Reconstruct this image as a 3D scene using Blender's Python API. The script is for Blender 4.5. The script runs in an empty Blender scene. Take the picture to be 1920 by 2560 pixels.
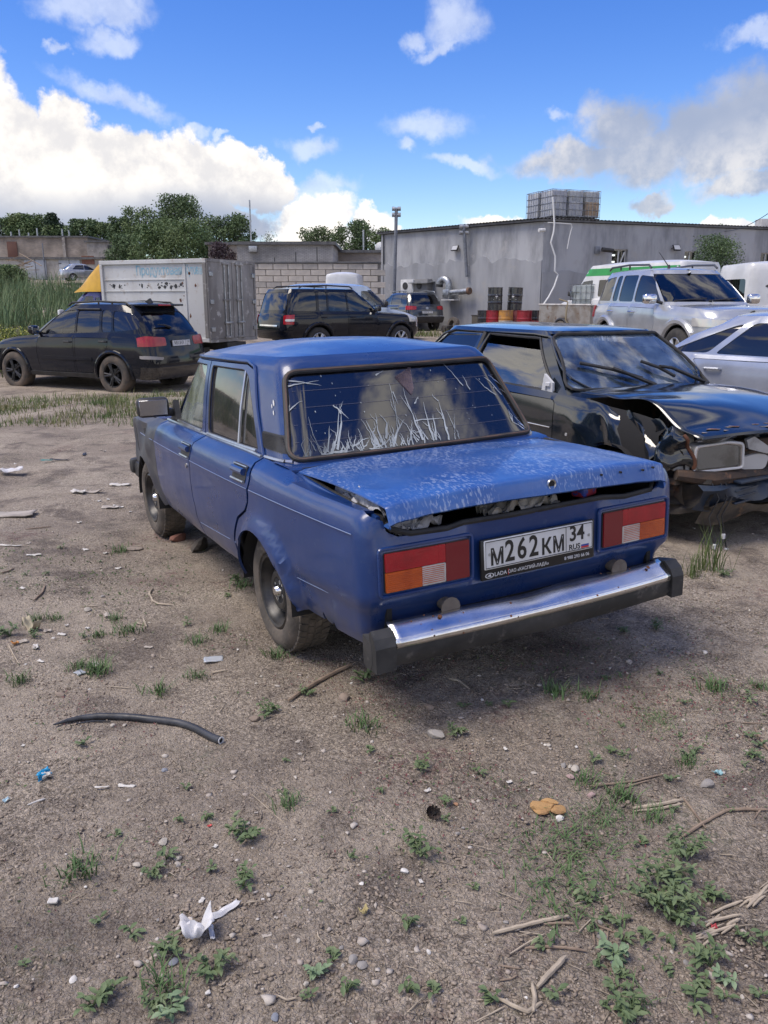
import bpy, bmesh, math, random
import numpy as np
from math import radians as RAD, pi, sin, cos, atan2, sqrt
from mathutils import Vector, Matrix, Euler
from mathutils.geometry import delaunay_2d_cdt
random.seed(7); RNG = np.random.default_rng(7)
S = bpy.context.scene
COL = S.collection
# ------------------------------------------------------------------ camera
F, PIT, CAMH = 2040.0, 0.2545, 1.553            # focal length in photo pixels (1920 x 2560), pitch down, height
cam = bpy.data.cameras.new('camera'); camo = bpy.data.objects.new('camera', cam); COL.objects.link(camo)
cam.sensor_fit = 'VERTICAL'; cam.sensor_height = 24.0; cam.lens = 24.0*F/2560.0
cam.clip_start = 0.05; cam.clip_end = 3000
camo.location = (0, 0, CAMH); camo.rotation_euler = (pi/2-PIT, 0, 0)
S.camera = camo
S.render.resolution_x, S.render.resolution_y = 768, 1024
S.view_settings.view_transform = 'Standard'; S.view_settings.look = 'None'
S.view_settings.exposure = 1.02; S.view_settings.gamma = 1; S.view_settings.use_curve_mapping = False
S.render.engine = 'CYCLES'
try:
    S.cycles.max_bounces = 8; S.cycles.transparent_max_bounces = 12; S.cycles.sample_clamp_indirect = 6
    S.cycles.use_denoising = True
except Exception: pass
# ------------------------------------------------------------------ sky
SUN_EL, SUN_AZ = RAD(62), RAD(250)             # azimuth clockwise from +Y
W = bpy.data.worlds.new('World'); S.world = W; W.use_nodes = True
NT = W.node_tree
def azel(px, py):
    u, v = (px-960)/F, (1280-py)/F
    d = Vector((u, cos(PIT)+v*sin(PIT), -sin(PIT)+v*cos(PIT))).normalized()
    return atan2(d.x, d.y), math.asin(d.z)
def build_sky():
    N, L = NT.nodes, NT.links
    N.clear()
    def nd(t, **k):
        n = N.new(t)
        for a, b in k.items(): setattr(n, a, b)
        return n
    def val(sock, v):
        if isinstance(v, (int, float)): sock.default_value = v
        else: L.new(v, sock)
    def M(op, a, b=0.0, c=None, clamp=False):
        n = nd('ShaderNodeMath', operation=op); n.use_clamp = clamp
        val(n.inputs[0], a); val(n.inputs[1], b)
        if c is not None: val(n.inputs[2], c)
        return n.outputs[0]
    def VM(op, a, b=None):
        n = nd('ShaderNodeVectorMath', operation=op); L.new(a, n.inputs[0])
        if b is not None:
            if isinstance(b, tuple): n.inputs[1].default_value = b
            else: L.new(b, n.inputs[1])
        return n.outputs[1] if op == 'LENGTH' else n.outputs[0]
    def step(x, a, b):
        n = nd('ShaderNodeMapRange', interpolation_type='SMOOTHSTEP'); L.new(x, n.inputs[0])
        n.inputs[1].default_value = a; n.inputs[2].default_value = b
        return n.outputs[0]
    def noise(vec, sc, det, rough=.55, out=0):
        n = nd('ShaderNodeTexNoise'); L.new(vec, n.inputs['Vector']); n.inputs['Scale'].default_value = sc
        n.inputs['Detail'].default_value = det; n.inputs['Roughness'].default_value = rough
        return n.outputs[out]
    def mix(f, a, b):
        n = nd('ShaderNodeMix', data_type='RGBA'); val(n.inputs[0], f)
        for s, v in ((n.inputs[6], a), (n.inputs[7], b)):
            if isinstance(v, tuple): s.default_value = (*v, 1)
            else: L.new(v, s)
        return n.outputs[2]
    sky = nd('ShaderNodeTexSky'); sky.sky_type = 'NISHITA'; sky.sun_disc = False
    sky.sun_elevation = SUN_EL; sky.sun_rotation = SUN_AZ; sky.altitude = 100
    sky.air_density = 1.0; sky.dust_density = 0.4; sky.ozone_density = 3.0
    hs = nd('ShaderNodeHueSaturation'); hs.inputs['Saturation'].default_value = 1.36; hs.inputs['Value'].default_value = 1.18
    hs.inputs['Hue'].default_value = 0.520
    L.new(sky.outputs[0], hs.inputs['Color'])
    tc = nd('ShaderNodeTexCoord'); D = tc.outputs['Generated']
    sx = nd('ShaderNodeSeparateXYZ'); L.new(D, sx.inputs[0])
    az = M('ARCTAN2', sx.outputs[0], sx.outputs[1]); el = M('ARCSINE', sx.outputs[2])
    wob = VM('SUBTRACT', noise(D, 9, 6, .6, 1), (.5, .5, .5))
    sc = nd('ShaderNodeVectorMath', operation='SCALE'); L.new(wob, sc.inputs[0]); sc.inputs['Scale'].default_value = .11
    cmb = nd('ShaderNodeCombineXYZ'); L.new(az, cmb.inputs[0]); L.new(el, cmb.inputs[1])
    uv = VM('ADD', cmb.outputs[0], sc.outputs[0])
    def group(ells):
        acc = None
        for px, py, a, b, ang in ells:
            mp = nd('ShaderNodeMapping', vector_type='TEXTURE'); L.new(uv, mp.inputs[0])
            x, y = azel(px, py)
            mp.inputs['Location'].default_value = (x, y, 0); mp.inputs['Rotation'].default_value = (0, 0, RAD(ang))
            mp.inputs['Scale'].default_value = (a/F, b/F, 1)
            fl = VM('MULTIPLY', mp.outputs[0], (1, 1, 0))
            d = M('SUBTRACT', 1.0, VM('LENGTH', fl))
            acc = d if acc is None else M('MAXIMUM', acc, d)
        return acc
    left = group([(-45, 310, 95, 150, 0), (50, 365, 105, 95, 0), (172, 358, 85, 90, 0), (295, 440, 185, 88, -12), (60, 450, 300, 150, 0), (470, 450, 190, 78, -8),
                  (630, 455, 120, 52, -8), (230, 520, 420, 75, 0), (80, 560, 380, 70, 0), (560, 545, 120, 40, 0)])
    lown = group([(765, 548, 130, 48, 8), (915, 560, 75, 34, 0), (830, 590, 190, 34, 0), (1250, 560, 105, 25, 5), (1030, 580, 75, 12, 0), (1400, 565, 120, 14, 0), (1830, 570, 90, 18, 0)])
    small = group([(290, 265, 155, 34, -23), (180, 0, 105, 50, 0), (290, 15, 100, 40, 0), (255, 80, 72, 34, 5), (160, 118, 26, 14, 10), (495, 357, 55, 16, 0), (570, 365, 28, 9, 0),
                   (805, 372, 75, 36, 0), (810, 312, 26, 12, 0), (820, 484, 100, 34, 3), (1150, 38, 95, 62, 10), (1037, 70, 48, 30, 15), (1080, 318, 145, 46, 5),
                   (1890, 88, 70, 28, 15), (1190, 410, 110, 24, 0), (1035, 385, 40, 24, 0), (1390, 270, 40, 22, -20), (1110, 92, 70, 20, 10)])
    right = group([(1560, 310, 125, 78, 0), (1490, 388, 215, 44, 0), (1620, 385, 150, 80, 0), (1780, 335, 200, 95, 14), (1900, 300, 160, 125, 10), (1850, 400, 190, 55, 0), (1880, 468, 130, 36, 4), (1610, 500, 62, 20, 8)])
    n1 = noise(D, 16, 9, .62); n2 = noise(D, 5, 4, .5); n3 = noise(D, 38, 6, .6)
    nn = M('MULTIPLY', M('SUBTRACT', n1, .5), 1.15)
    def dens(acc, lo, hi, k=1.0): return step(M('ADD', acc, M('MULTIPLY', nn, k)), lo, hi)
    # cloud field in the rest of the sky (behind and above the camera)
    st = nd('ShaderNodeMapping'); L.new(D, st.inputs[0]); st.inputs['Scale'].default_value = (1, 1, 2.6)
    gen = noise(st.outputs[0], 3.1, 9, .6)
    away = M('MAXIMUM', step(M('ABSOLUTE', az), .62, .95), step(el, .50, .75))
    low = step(el, .75, .05)
    gm = M('MULTIPLY', step(M('ADD', gen, M('MULTIPLY', low, .09)), .47, .64), away)
    top_l = step(M('ADD', el, M('MULTIPLY', M('SUBTRACT', n2, .5), .07)), azel(300, 570)[1], azel(300, 440)[1])
    puff = step(M('ADD', M('MULTIPLY', n1, .6), M('MULTIPLY', n3, .4)), .38, .60)
    cl = mix(top_l, (2.55, 3.0, 4.0), (7.5, 7.15, 6.7))
    cl = mix(puff, mix(.55, cl, (3.7, 3.8, 4.3)), cl)
    cr = mix(M('MULTIPLY', puff, step(n2, .40, .6)), (2.6, 2.95, 3.8), (5.6, 5.4, 5.3))
    cs = mix(puff, (4.6, 5.0, 6.0), (6.2, 6.5, 7.0))
    cw = mix(puff, (5.8, 5.8, 6.1), (7.9, 7.5, 6.9))
    cg = mix(step(gen, .58, .78), (8.4, 8.0, 7.5), (4.6, 4.8, 5.6))
    c = hs.outputs[0]
    c = mix(gm, c, cg)
    c = mix(M('MULTIPLY', dens(small, .0, .75, .95), .55), c, cs)
    c = mix(M('MULTIPLY', dens(right, -.06, .55), .90), c, cr)
    c = mix(dens(lown, .05, .4), c, cw)
    c = mix(dens(left, .0, .26, .9), c, cl)
    bg = nd('ShaderNodeBackground'); L.new(c, bg.inputs[0]); bg.inputs[1].default_value = 0.078
    out = nd('ShaderNodeOutputWorld'); L.new(bg.outputs[0], out.inputs[0])
build_sky()
sun = bpy.data.lights.new('sun', 'SUN'); sun.energy = 1.7; sun.angle = RAD(30); sun.color = (1, .90, .78)
suno = bpy.data.objects.new('sun', sun); COL.objects.link(suno)
_s = Vector((sin(SUN_AZ)*cos(SUN_EL), cos(SUN_AZ)*cos(SUN_EL), sin(SUN_EL)))
suno.rotation_euler = _s.to_track_quat('Z', 'Y').to_euler()
suno.location = (0, 0, 50)
# ------------------------------------------------------------------ materials
MATS = {}
def mat(name, col, rough=.6, metal=0.0, col2=None, nscale=6.0, nlo=.4, nhi=.65, bump=0.0, bscale=60.0, coat=0.0, rvar=0.0, spec=None,
        dirt=None, dirt_z=(0.2, 0.6), detail=6, streak=None, emit=None, col3=None, n3=25.0, sss=None):
    """noise-varied principled material in object space (world-sized)"""
    if name in MATS: return MATS[name]
    m = bpy.data.materials.new(name); m.use_nodes = True; MATS[name] = m
    N, L = m.node_tree.nodes, m.node_tree.links
    b = N['Principled BSDF']; b.inputs['Roughness'].default_value = rough; b.inputs['Metallic'].default_value = metal
    b.inputs['Base Color'].default_value = (*col, 1); b.inputs['Coat Weight'].default_value = coat; b.inputs['Coat Roughness'].default_value = .08
    if spec is not None: b.inputs['Specular IOR Level'].default_value = spec
    tc = N.new('ShaderNodeTexCoord'); vec = tc.outputs['Object']
    if streak:
        mp = N.new('ShaderNodeMapping'); mp.inputs['Scale'].default_value = streak; L.new(vec, mp.inputs[0]); vec2 = mp.outputs[0]
    else: vec2 = vec
    def noise(v, sc, det=detail):
        n = N.new('ShaderNodeTexNoise'); L.new(v, n.inputs['Vector']); n.inputs['Scale'].default_value = sc; n.inputs['Detail'].default_value = det
        n.inputs['Roughness'].default_value = .62; return n.outputs[0]
    def ramp(f, a, c):
        n = N.new('ShaderNodeMapRange'); n.interpolation_type = 'SMOOTHSTEP'; L.new(f, n.inputs[0]); n.inputs[1].default_value = a; n.inputs[2].default_value = c
        return n.outputs[0]
    def mix(f, a, c):
        n = N.new('ShaderNodeMix'); n.data_type = 'RGBA'
        if isinstance(f, float): n.inputs[0].default_value = f
        else: L.new(f, n.inputs[0])
        for s, v in ((n.inputs[6], a), (n.inputs[7], c)):
            if isinstance(v, tuple): s.default_value = (*v, 1)
            else: L.new(v, s)
        return n.outputs[2]
    cur = tuple(col)
    if col2 is not None: cur = mix(ramp(noise(vec2, nscale), nlo, nhi), cur, tuple(col2))
    if col3 is not None: cur = mix(ramp(noise(vec, n3, 8), .56, .68), cur, tuple(col3))
    if dirt is not None:
        sp = N.new('ShaderNodeSeparateXYZ'); L.new(vec, sp.inputs[0])
        z = ramp(sp.outputs[2], dirt_z[1], dirt_z[0])
        nn = ramp(noise(vec, 9.0), .25, .75)
        mm = N.new('ShaderNodeMath'); mm.operation = 'MULTIPLY'; L.new(z, mm.inputs[0]); L.new(nn, mm.inputs[1])
        cur = mix(mm.outputs[0], cur, tuple(dirt))
    if not isinstance(cur, tuple): L.new(cur, b.inputs['Base Color'])
    if rvar:
        mr = N.new('ShaderNodeMapRange'); L.new(noise(vec, nscale*1.7), mr.inputs[0]); mr.inputs[1].default_value = .3; mr.inputs[2].default_value = .7
        mr.inputs[3].default_value = max(.02, rough-rvar); mr.inputs[4].default_value = min(1, rough+rvar); L.new(mr.outputs[0], b.inputs['Roughness'])
    if bump:
        bp = N.new('ShaderNodeBump'); bp.inputs['Strength'].default_value = 1.0; bp.inputs['Distance'].default_value = bump
        L.new(noise(vec, bscale), bp.inputs['Height']); L.new(bp.outputs[0], b.inputs['Normal'])
    if emit: b.inputs['Emission Color'].default_value = (*emit[0], 1); b.inputs['Emission Strength'].default_value = emit[1]
    return m
def glass(name, tint, gloss=.02, refl=1.0, dust_sheen=None, dust_sheen_amt=.0, body=0.0, body_col=(.02, .02, .025), ior=1.75):
    """thin pane: see-through tint + mirror by fresnel (+ film, or dirt and painted-on reflection as diffuse haze)"""
    if name in MATS: return MATS[name]
    m = bpy.data.materials.new(name); m.use_nodes = True; MATS[name] = m
    N, L = m.node_tree.nodes, m.node_tree.links; N.clear()
    tr = N.new('ShaderNodeBsdfTransparent'); tr.inputs[0].default_value = (*tint, 1)
    gl = N.new('ShaderNodeBsdfGlossy'); gl.inputs['Roughness'].default_value = gloss; gl.inputs[0].default_value = (refl, refl, refl, 1)
    fr = N.new('ShaderNodeFresnel'); fr.inputs[0].default_value = ior
    base = tr.outputs[0]
    if body:
        df = N.new('ShaderNodeBsdfDiffuse'); df.inputs[0].default_value = (*body_col, 1)
        mb = N.new('ShaderNodeMixShader'); mb.inputs[0].default_value = body; L.new(base, mb.inputs[1]); L.new(df.outputs[0], mb.inputs[2]); base = mb.outputs[0]
    if dust_sheen:
        df = N.new('ShaderNodeBsdfDiffuse'); df.inputs[0].default_value = (*dust_sheen, 1)
        tc = N.new('ShaderNodeTexCoord'); nz = N.new('ShaderNodeTexNoise'); nz.inputs['Scale'].default_value = 5; nz.inputs['Detail'].default_value = 7
        L.new(tc.outputs['Object'], nz.inputs['Vector'])
        mr = N.new('ShaderNodeMapRange'); L.new(nz.outputs[0], mr.inputs[0]); mr.inputs[1].default_value = .3; mr.inputs[2].default_value = .75; mr.inputs[4].default_value = dust_sheen_amt
        mb = N.new('ShaderNodeMixShader'); L.new(mr.outputs[0], mb.inputs[0]); L.new(base, mb.inputs[1]); L.new(df.outputs[0], mb.inputs[2]); base = mb.outputs[0]
    mx = N.new('ShaderNodeMixShader'); L.new(fr.outputs[0], mx.inputs[0]); L.new(base, mx.inputs[1]); L.new(gl.outputs[0], mx.inputs[2])
    o = N.new('ShaderNodeOutputMaterial'); L.new(mx.outputs[0], o.inputs[0])
    return m
# ------------------------------------------------------------------ objects
def add(name, data, parent=None, loc=None, rot=None):
    o = bpy.data.objects.new(name, data); COL.objects.link(o)
    if parent is not None: o.parent = parent
    if loc is not None: o.location = loc
    if rot is not None: o.rotation_euler = rot
    return o
def tag(o, label=None, cat=None, group=None, kind=None):
    for k, v in (('label', label), ('category', cat), ('group', group), ('kind', kind)):
        if v: o[k] = v
    return o
def thing(name, label, cat, loc=(0, 0, 0), rz=0.0, group=None):
    return tag(add(name, None, None, loc, (0, 0, rz)), label, cat, group)
def mesh(name, vf, mats, smooth=True, ang=38, mi=None):
    v, f = vf
    me = bpy.data.meshes.new(name)
    v = np.asarray(v, float)
    if isinstance(f, np.ndarray):
        n, k = f.shape
        me.vertices.add(len(v)); me.vertices.foreach_set('co', v.ravel())
        me.loops.add(n*k); me.loops.foreach_set('vertex_index', f.ravel().astype(np.int32))
        me.polygons.add(n); me.polygons.foreach_set('loop_start', np.arange(0, n*k, k, dtype=np.int32))
        me.update(calc_edges=True); me.validate()
    else:
        me.from_pydata(v.tolist(), [], [list(map(int, q)) for q in f])
    for m in (mats if isinstance(mats, (list, tuple)) else [mats]): me.materials.append(m)
    if mi is not None: me.polygons.foreach_set('material_index', np.asarray(mi, np.int32))
    if smooth:
        me.polygons.foreach_set('use_smooth', np.ones(len(me.polygons), bool))
        if ang < 180: me.set_sharp_from_angle(angle=RAD(ang))
    me.update()
    return me
def ob(name, vf, mats, parent=None, smooth=True, ang=38, loc=None, rot=None, mi=None):
    return add(name, mesh(name, vf, mats, smooth, ang, mi), parent, loc, rot)
def join(*vfs):
    V, Fc, n = [], [], 0
    for v, f in vfs:
        v = np.asarray(v, float).reshape(-1, 3)
        V.append(v); Fc += [[int(i)+n for i in q] for q in f]; n += len(v)
    return (np.vstack(V), Fc) if V else (np.zeros((0, 3)), [])
def xf(vf, M=None, loc=None, rz=0, rx=0, ry=0, s=1.0):
    v = np.asarray(vf[0], float)*np.asarray(s)
    if rx or ry or rz:
        R = np.array(Euler((rx, ry, rz)).to_matrix()); v = v @ R.T
    if loc is not None: v = v+np.asarray(loc)
    return v, vf[1]
def box(c, s, bev=0.0, seg=2):
    c, s = np.asarray(c, float), np.asarray(s, float)
    if bev <= 0:
        v = np.array([[x, y, z] for x in (-.5, .5) for y in (-.5, .5) for z in (-.5, .5)])*s+c
        return v, [[0, 1, 3, 2], [4, 6, 7, 5], [0, 4, 5, 1], [2, 3, 7, 6], [0, 2, 6, 4], [1, 5, 7, 3]]
    bm = bmesh.new(); bmesh.ops.create_cube(bm, size=1)
    for v in bm.verts: v.co = Vector(v.co[i]*s[i]+c[i] for i in range(3))
    bmesh.ops.bevel(bm, geom=list(bm.edges), offset=min(bev, .49*min(s)), segments=seg, affect='EDGES', profile=.5)
    bm.verts.index_update(); r = ([list(v.co) for v in bm.verts], [[v.index for v in f.verts] for f in bm.faces]); bm.free()
    return r
def tube(pts, r, n=8, caps=True, closed=False):
    P = np.asarray(pts, float); k = len(P); r = np.broadcast_to(np.asarray(r, float), (k,))
    T = np.gradient(P, axis=0) if not closed else np.roll(P, -1, 0)-np.roll(P, 1, 0)
    T = T/np.maximum(np.linalg.norm(T, axis=1)[:, None], 1e-9)
    a = np.array([0, 0, 1.]) if abs(T[0][2]) < .9 else np.array([1., 0, 0])
    u = np.cross(T[0], a); u /= np.linalg.norm(u); V = []
    for i in range(k):
        u = u-T[i]*(u@T[i]); u /= max(np.linalg.norm(u), 1e-9); w = np.cross(T[i], u)
        V += [P[i]+r[i]*(cos(2*pi*j/n)*u+sin(2*pi*j/n)*w) for j in range(n)]
    Fc = [[i*n+j, i*n+(j+1) % n, ((i+1) % k)*n+(j+1) % n, ((i+1) % k)*n+j] for i in range(k if closed else k-1) for j in range(n)]
    if caps and not closed: Fc += [list(range(n))[::-1], [(k-1)*n+j for j in range(n)]]
    return np.array(V), Fc
def lathe(prof, n=24, axis='y', closed=False):
    V = []
    for r, h in prof:
        for j in range(n):
            a = 2*pi*j/n; c, s = r*cos(a), r*sin(a)
            V.append((c, h, s) if axis == 'y' else (c, s, h) if axis == 'z' else (h, c, s))
    k = len(prof)
    Fc = [[i*n+j, ((i+1) % k)*n+j, ((i+1) % k)*n+(j+1) % n, i*n+(j+1) % n] for i in range(k if closed else k-1) for j in range(n)]
    return np.array(V), Fc
def prism(poly, z0, z1, ax=(0, 1, 2)):
    n = len(poly); V = [(x, y, z0) for x, y in poly]+[(x, y, z1) for x, y in poly]
    V = np.array(V, float)[:, list(np.argsort(ax))] if ax != (0, 1, 2) else np.array(V, float)
    return V, [list(range(n))[::-1], list(range(n, 2*n))]+[[i, (i+1) % n, n+(i+1) % n, n+i] for i in range(n)]
def grid(P, flip=False):
    P = np.asarray(P, float); a, b = P.shape[:2]
    Fc = [[i*b+j, (i+1)*b+j, (i+1)*b+j+1, i*b+j+1] for i in range(a-1) for j in range(b-1)]
    if flip: Fc = [q[::-1] for q in Fc]
    return P.reshape(-1, 3), Fc
def fillet(pts, rad, n=5):
    """round the corners of a closed 2D polygon"""
    out = []; k = len(pts)
    for i in range(k):
        p0, p, p1 = (np.array(pts[j % k], float) for j in (i-1, i, i+1))
        r = rad[i] if isinstance(rad, (list, tuple)) else rad
        a, c = p0-p, p1-p; la, lc = np.linalg.norm(a), np.linalg.norm(c)
        d = min(r, la*.45, lc*.45)
        if d < 1e-4: out.append(tuple(p)); continue
        A, C = p+a/la*d, p+c/lc*d
        for t in np.linspace(0, 1, n): out.append(tuple((1-t)**2*A+2*t*(1-t)*p+t*t*C))
    return out
def resample(poly, step, closed=True):
    out = []; k = len(poly)
    for i in range(k if closed else k-1):
        a, c = np.array(poly[i], float), np.array(poly[(i+1) % k], float)
        m = max(1, int(np.ceil(np.linalg.norm(c-a)/step)))
        out += [tuple(a+(c-a)*t/m) for t in range(m)]
    if not closed: out.append(tuple(poly[-1]))
    return out
def inpoly(P, poly):
    P = np.asarray(P, float); q = np.asarray(poly, float); r = np.zeros(len(P), bool); j = len(q)-1
    for i in range(len(q)):
        (xi, yi), (xj, yj) = q[i], q[j]
        if yi != yj:
            c = ((yi > P[:, 1]) != (yj > P[:, 1])) & (P[:, 0] < (xj-xi)*(P[:, 1]-yi)/(yj-yi)+xi); r ^= c
        j = i
    return r
def segdist(P, poly):
    q = np.asarray(poly, float); a, c = q, np.roll(q, -1, 0); d = np.full(len(P), 9e9)
    for i in range(len(q)):
        ab = c[i]-a[i]; L2 = max(ab@ab, 1e-12); t = np.clip(((P-a[i])@ab)/L2, 0, 1)
        d = np.minimum(d, np.linalg.norm(P-(a[i]+t[:, None]*ab), axis=1))
    return d
def tri2d(outline, holes=(), step=.05, res=None):
    loops = [resample(outline, res or step)]+[resample(h, res or step) for h in holes]
    pts, edges = [], []
    for lp in loops:
        n0 = len(pts); pts += lp; edges += [(n0+i, n0+(i+1) % len(lp)) for i in range(len(lp))]
    O = np.array(outline, float); (x0, y0), (x1, y1) = O.min(0), O.max(0)
    gx = np.arange(x0+step*.5, x1, step); gy = np.arange(y0+step*.5, y1, step)
    if len(gx) and len(gy):
        G = np.array(np.meshgrid(gx, gy)).reshape(2, -1).T
        k = inpoly(G, loops[0])
        for h in loops[1:]: k &= ~inpoly(G, h)
        G = G[k]
        for lp in loops: 
            if len(G): G = G[segdist(G, lp) > step*.35]
        pts += [tuple(g) for g in G]
    r = delaunay_2d_cdt([Vector(p) for p in pts], edges, [], 0, 1e-6)
    V = np.array([tuple(v) for v in r[0]]); T = np.array([tuple(f) for f in r[2]])
    C = V[T].mean(1); k = inpoly(C, loops[0])
    for h in loops[1:]: k &= ~inpoly(C, h)
    T = T[k]
    a, b, c = V[T[:, 0]], V[T[:, 1]], V[T[:, 2]]
    ar = (b[:, 0]-a[:, 0])*(c[:, 1]-a[:, 1])-(b[:, 1]-a[:, 1])*(c[:, 0]-a[:, 0])
    T = T[np.abs(ar) > 1e-10]; ar = ar[np.abs(ar) > 1e-10]
    T[ar < 0] = T[ar < 0][:, ::-1]
    return V, T
def boundary(T):
    cnt = {}
    for t in T:
        for i in range(3):
            e = (int(t[i]), int(t[(i+1) % 3])); k = (min(e), max(e))
            cnt[k] = None if k in cnt else e
    return [e for e in cnt.values() if e]
def mapped(V2, T, fn, depth=0.0, flip=False, disp=None, off=0.0):
    """lift a 2D triangulation by fn(a,b)->(n,3); fold the rim inwards by depth"""
    a, b = V2[:, 0], V2[:, 1]; h = 1e-4
    P = fn(a, b); du = fn(a+h, b)-fn(a-h, b); dv = fn(a, b+h)-fn(a, b-h)
    Nn = np.cross(du, dv); Nn /= np.maximum(np.linalg.norm(Nn, axis=1)[:, None], 1e-12)
    if flip: Nn = -Nn
    o = off if np.isscalar(off) else np.asarray(off)[:, None]
    if disp is not None: o = o+disp(a, b)[:, None]
    P = P+Nn*o
    Fc = [list(t[::-1]) if flip else list(t) for t in T]
    if depth:
        n = len(P); bd = boundary(T); ids = sorted({i for e in bd for i in e}); mp = {i: n+k for k, i in enumerate(ids)}
        Q = P[ids]-Nn[ids]*depth; P = np.vstack([P, Q])
        for i, j in bd:
            q = [j, i, mp[i], mp[j]]; Fc.append(q[::-1] if flip else q)
    return P, Fc
# ------------------------------------------------------------------ body shells
def interp_at(x, xs, ys):
    """monotone smooth interpolation (piecewise cubic, finite-difference tangents)"""
    xs, ys = np.asarray(xs, float), np.asarray(ys, float)
    return np.interp(x, xs, ys) if len(xs) < 3 else _pchip(x, xs, ys)
def _pchip(x, xs, ys):
    x, xs, ys = np.asarray(x, float), np.asarray(xs, float), np.asarray(ys, float)
    h = np.diff(xs); d = (np.diff(ys).T/h).T; m = np.zeros_like(ys)
    s = d[:-1]*d[1:]; hm = np.where(s > 0, 2*d[:-1]*d[1:]/np.where(np.abs(d[:-1]+d[1:]) < 1e-12, 1, d[:-1]+d[1:]), 0)
    m[1:-1] = hm; m[0], m[-1] = d[0], d[-1]
    x = np.clip(x, xs[0], xs[-1]); i = np.clip(np.searchsorted(xs, x)-1, 0, len(xs)-2)
    t = (x-xs[i])/h[i]; hi = h[i]
    return ((1+2*t)*(1-t)**2)*ys[i]+t*(1-t)**2*hi*m[i]+t*t*(3-2*t)*ys[i+1]-t*t*(1-t)*hi*m[i+1]
class Shell:
    """half body surface: a ring in plan per level, lofted in height; L runs from rear centre round the side to front centre"""
    K = 220
    def __init__(s, levels, zt=None, zc=None):
        # level: dict(z, xr, xf, wr, wm, wf, rr, rf, br, bf)
        s.z = np.array([l['z'] for l in levels]); s.R = np.array([s.ring(**{k: v for k, v in l.items() if k != 'z'}) for l in levels])
        mid = s.R[len(levels)//2]
        s.Ls = np.concatenate([[0], np.cumsum(np.linalg.norm(np.diff(mid, axis=0), axis=1))]); s.Lm = s.Ls[-1]
        s.zt, s.zc, s.zb = zt, zc, s.z[-1]
    def ring(s, xr, xf, wm, wr=None, wf=None, rr=.15, rf=.2, br=.06, bf=.1, xm=None):
        wr = wr or wm; wf = wf or wm; n = s.K//5; xm = (xr+xf)/2 if xm is None else xm
        y = np.linspace(0, wr-rr, n); rear = np.c_[xr+br*(y/wr)**2, y]
        x0 = xr+br+rr; th = np.linspace(0, pi/2, n)[1:]
        xs0 = rear[-1, 0]; c1 = np.c_[x0-(x0-xs0)*np.cos(th), wr-rr+rr*np.sin(th)]
        x1 = xf-bf-rf; xs = np.linspace(x0, x1, n*2)[1:]
        w = np.where(xs < xm, wm-(wm-wr)*np.abs((xm-xs)/(xm-x0))**2.4, wm-(wm-wf)*np.abs((xs-xm)/(x1-xm))**2.4)
        side = np.c_[xs, w]
        yf = np.linspace(wf-rf, 0, n); front = np.c_[xf-bf*(yf/wf)**2, yf]
        c2 = np.c_[x1+(front[0, 0]-x1)*np.sin(th), wf-rf+rf*np.cos(th)]
        return np.vstack([rear, c1, side, c2, front[1:]])
    def __call__(s, L, v):
        L, v = np.asarray(L, float), np.asarray(v, float)
        sg = np.where((L < 0) | (L > s.Lm), -1.0, 1.0); l = np.abs(L); l = np.where(l > s.Lm, 2*s.Lm-l, l)
        i = np.clip(np.searchsorted(s.Ls, l)-1, 0, len(s.Ls)-2); t = np.clip((l-s.Ls[i])/(s.Ls[i+1]-s.Ls[i]), 0, 1)
        Q = s.R[:, i]*(1-t)[None, :, None]+s.R[:, i+1]*t[None, :, None]       # levels x n x 2
        xy = np.empty((len(l), 2)); vv = np.clip(v, s.z[0], s.z[-1]); 
        j = np.clip(np.searchsorted(s.z, vv)-1, 0, len(s.z)-2); h = np.diff(s.z); ar = np.arange(len(l))
        if len(s.z) > 2:
            d = np.diff(Q, axis=0)/h[:, None, None]; m = np.zeros_like(Q)
            pr = d[:-1]*d[1:]; m[1:-1] = np.where(pr > 0, 2*pr/np.where(np.abs(d[:-1]+d[1:]) < 1e-12, 1, d[:-1]+d[1:]), 0); m[0], m[-1] = d[0], d[-1]
            tt = ((vv-s.z[j])/h[j])[:, None]; hj = h[j][:, None]; q0, q1, m0, m1 = Q[j, ar], Q[j+1, ar], m[j, ar], m[j+1, ar]
            xy = ((1+2*tt)*(1-tt)**2)*q0+tt*(1-tt)**2*hj*m0+tt*tt*(3-2*tt)*q1-tt*tt*(1-tt)*hj*m1
        else:
            tt = ((vv-s.z[j])/h[j])[:, None]; xy = Q[0]*(1-tt)+Q[1]*tt
        z = v.copy()
        if s.zt is not None:
            up = v > s.zc; zz = s.zc+(v-s.zc)/(s.zb-s.zc)*(s.zt(xy[:, 0])-s.zc); z = np.where(up, zz, v)
        return np.c_[xy[:, 0], xy[:, 1]*sg, z]
    def v_of(s, x, z):
        if s.zt is None or z <= s.zc: return z
        return min(s.zb, s.zc+(z-s.zc)*(s.zb-s.zc)/(float(s.zt(np.array([x]))[0])-s.zc))
    def side(s, x, z):
        v = s.v_of(x, z); n = len(s.Ls); i0, i1 = n//5, n-n//5
        P = s(s.Ls, np.full(n, v)); xs = np.maximum.accumulate(P[:, 0]+np.arange(n)*1e-9)
        return (float(np.interp(x, xs, s.Ls)), v)
    def rear(s, y, z, x=None):
        v = s.v_of(s.R[0][0, 0] if x is None else x, z); n = len(s.Ls)//2; P = s(s.Ls[:n], np.full(n, v))
        k = 2*(s.K//5)-1; ys = np.maximum.accumulate(P[:k, 1]+np.arange(k)*1e-9); l = float(np.interp(abs(y), ys, s.Ls[:k]))
        return (l if y >= 0 else -l, v)
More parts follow.
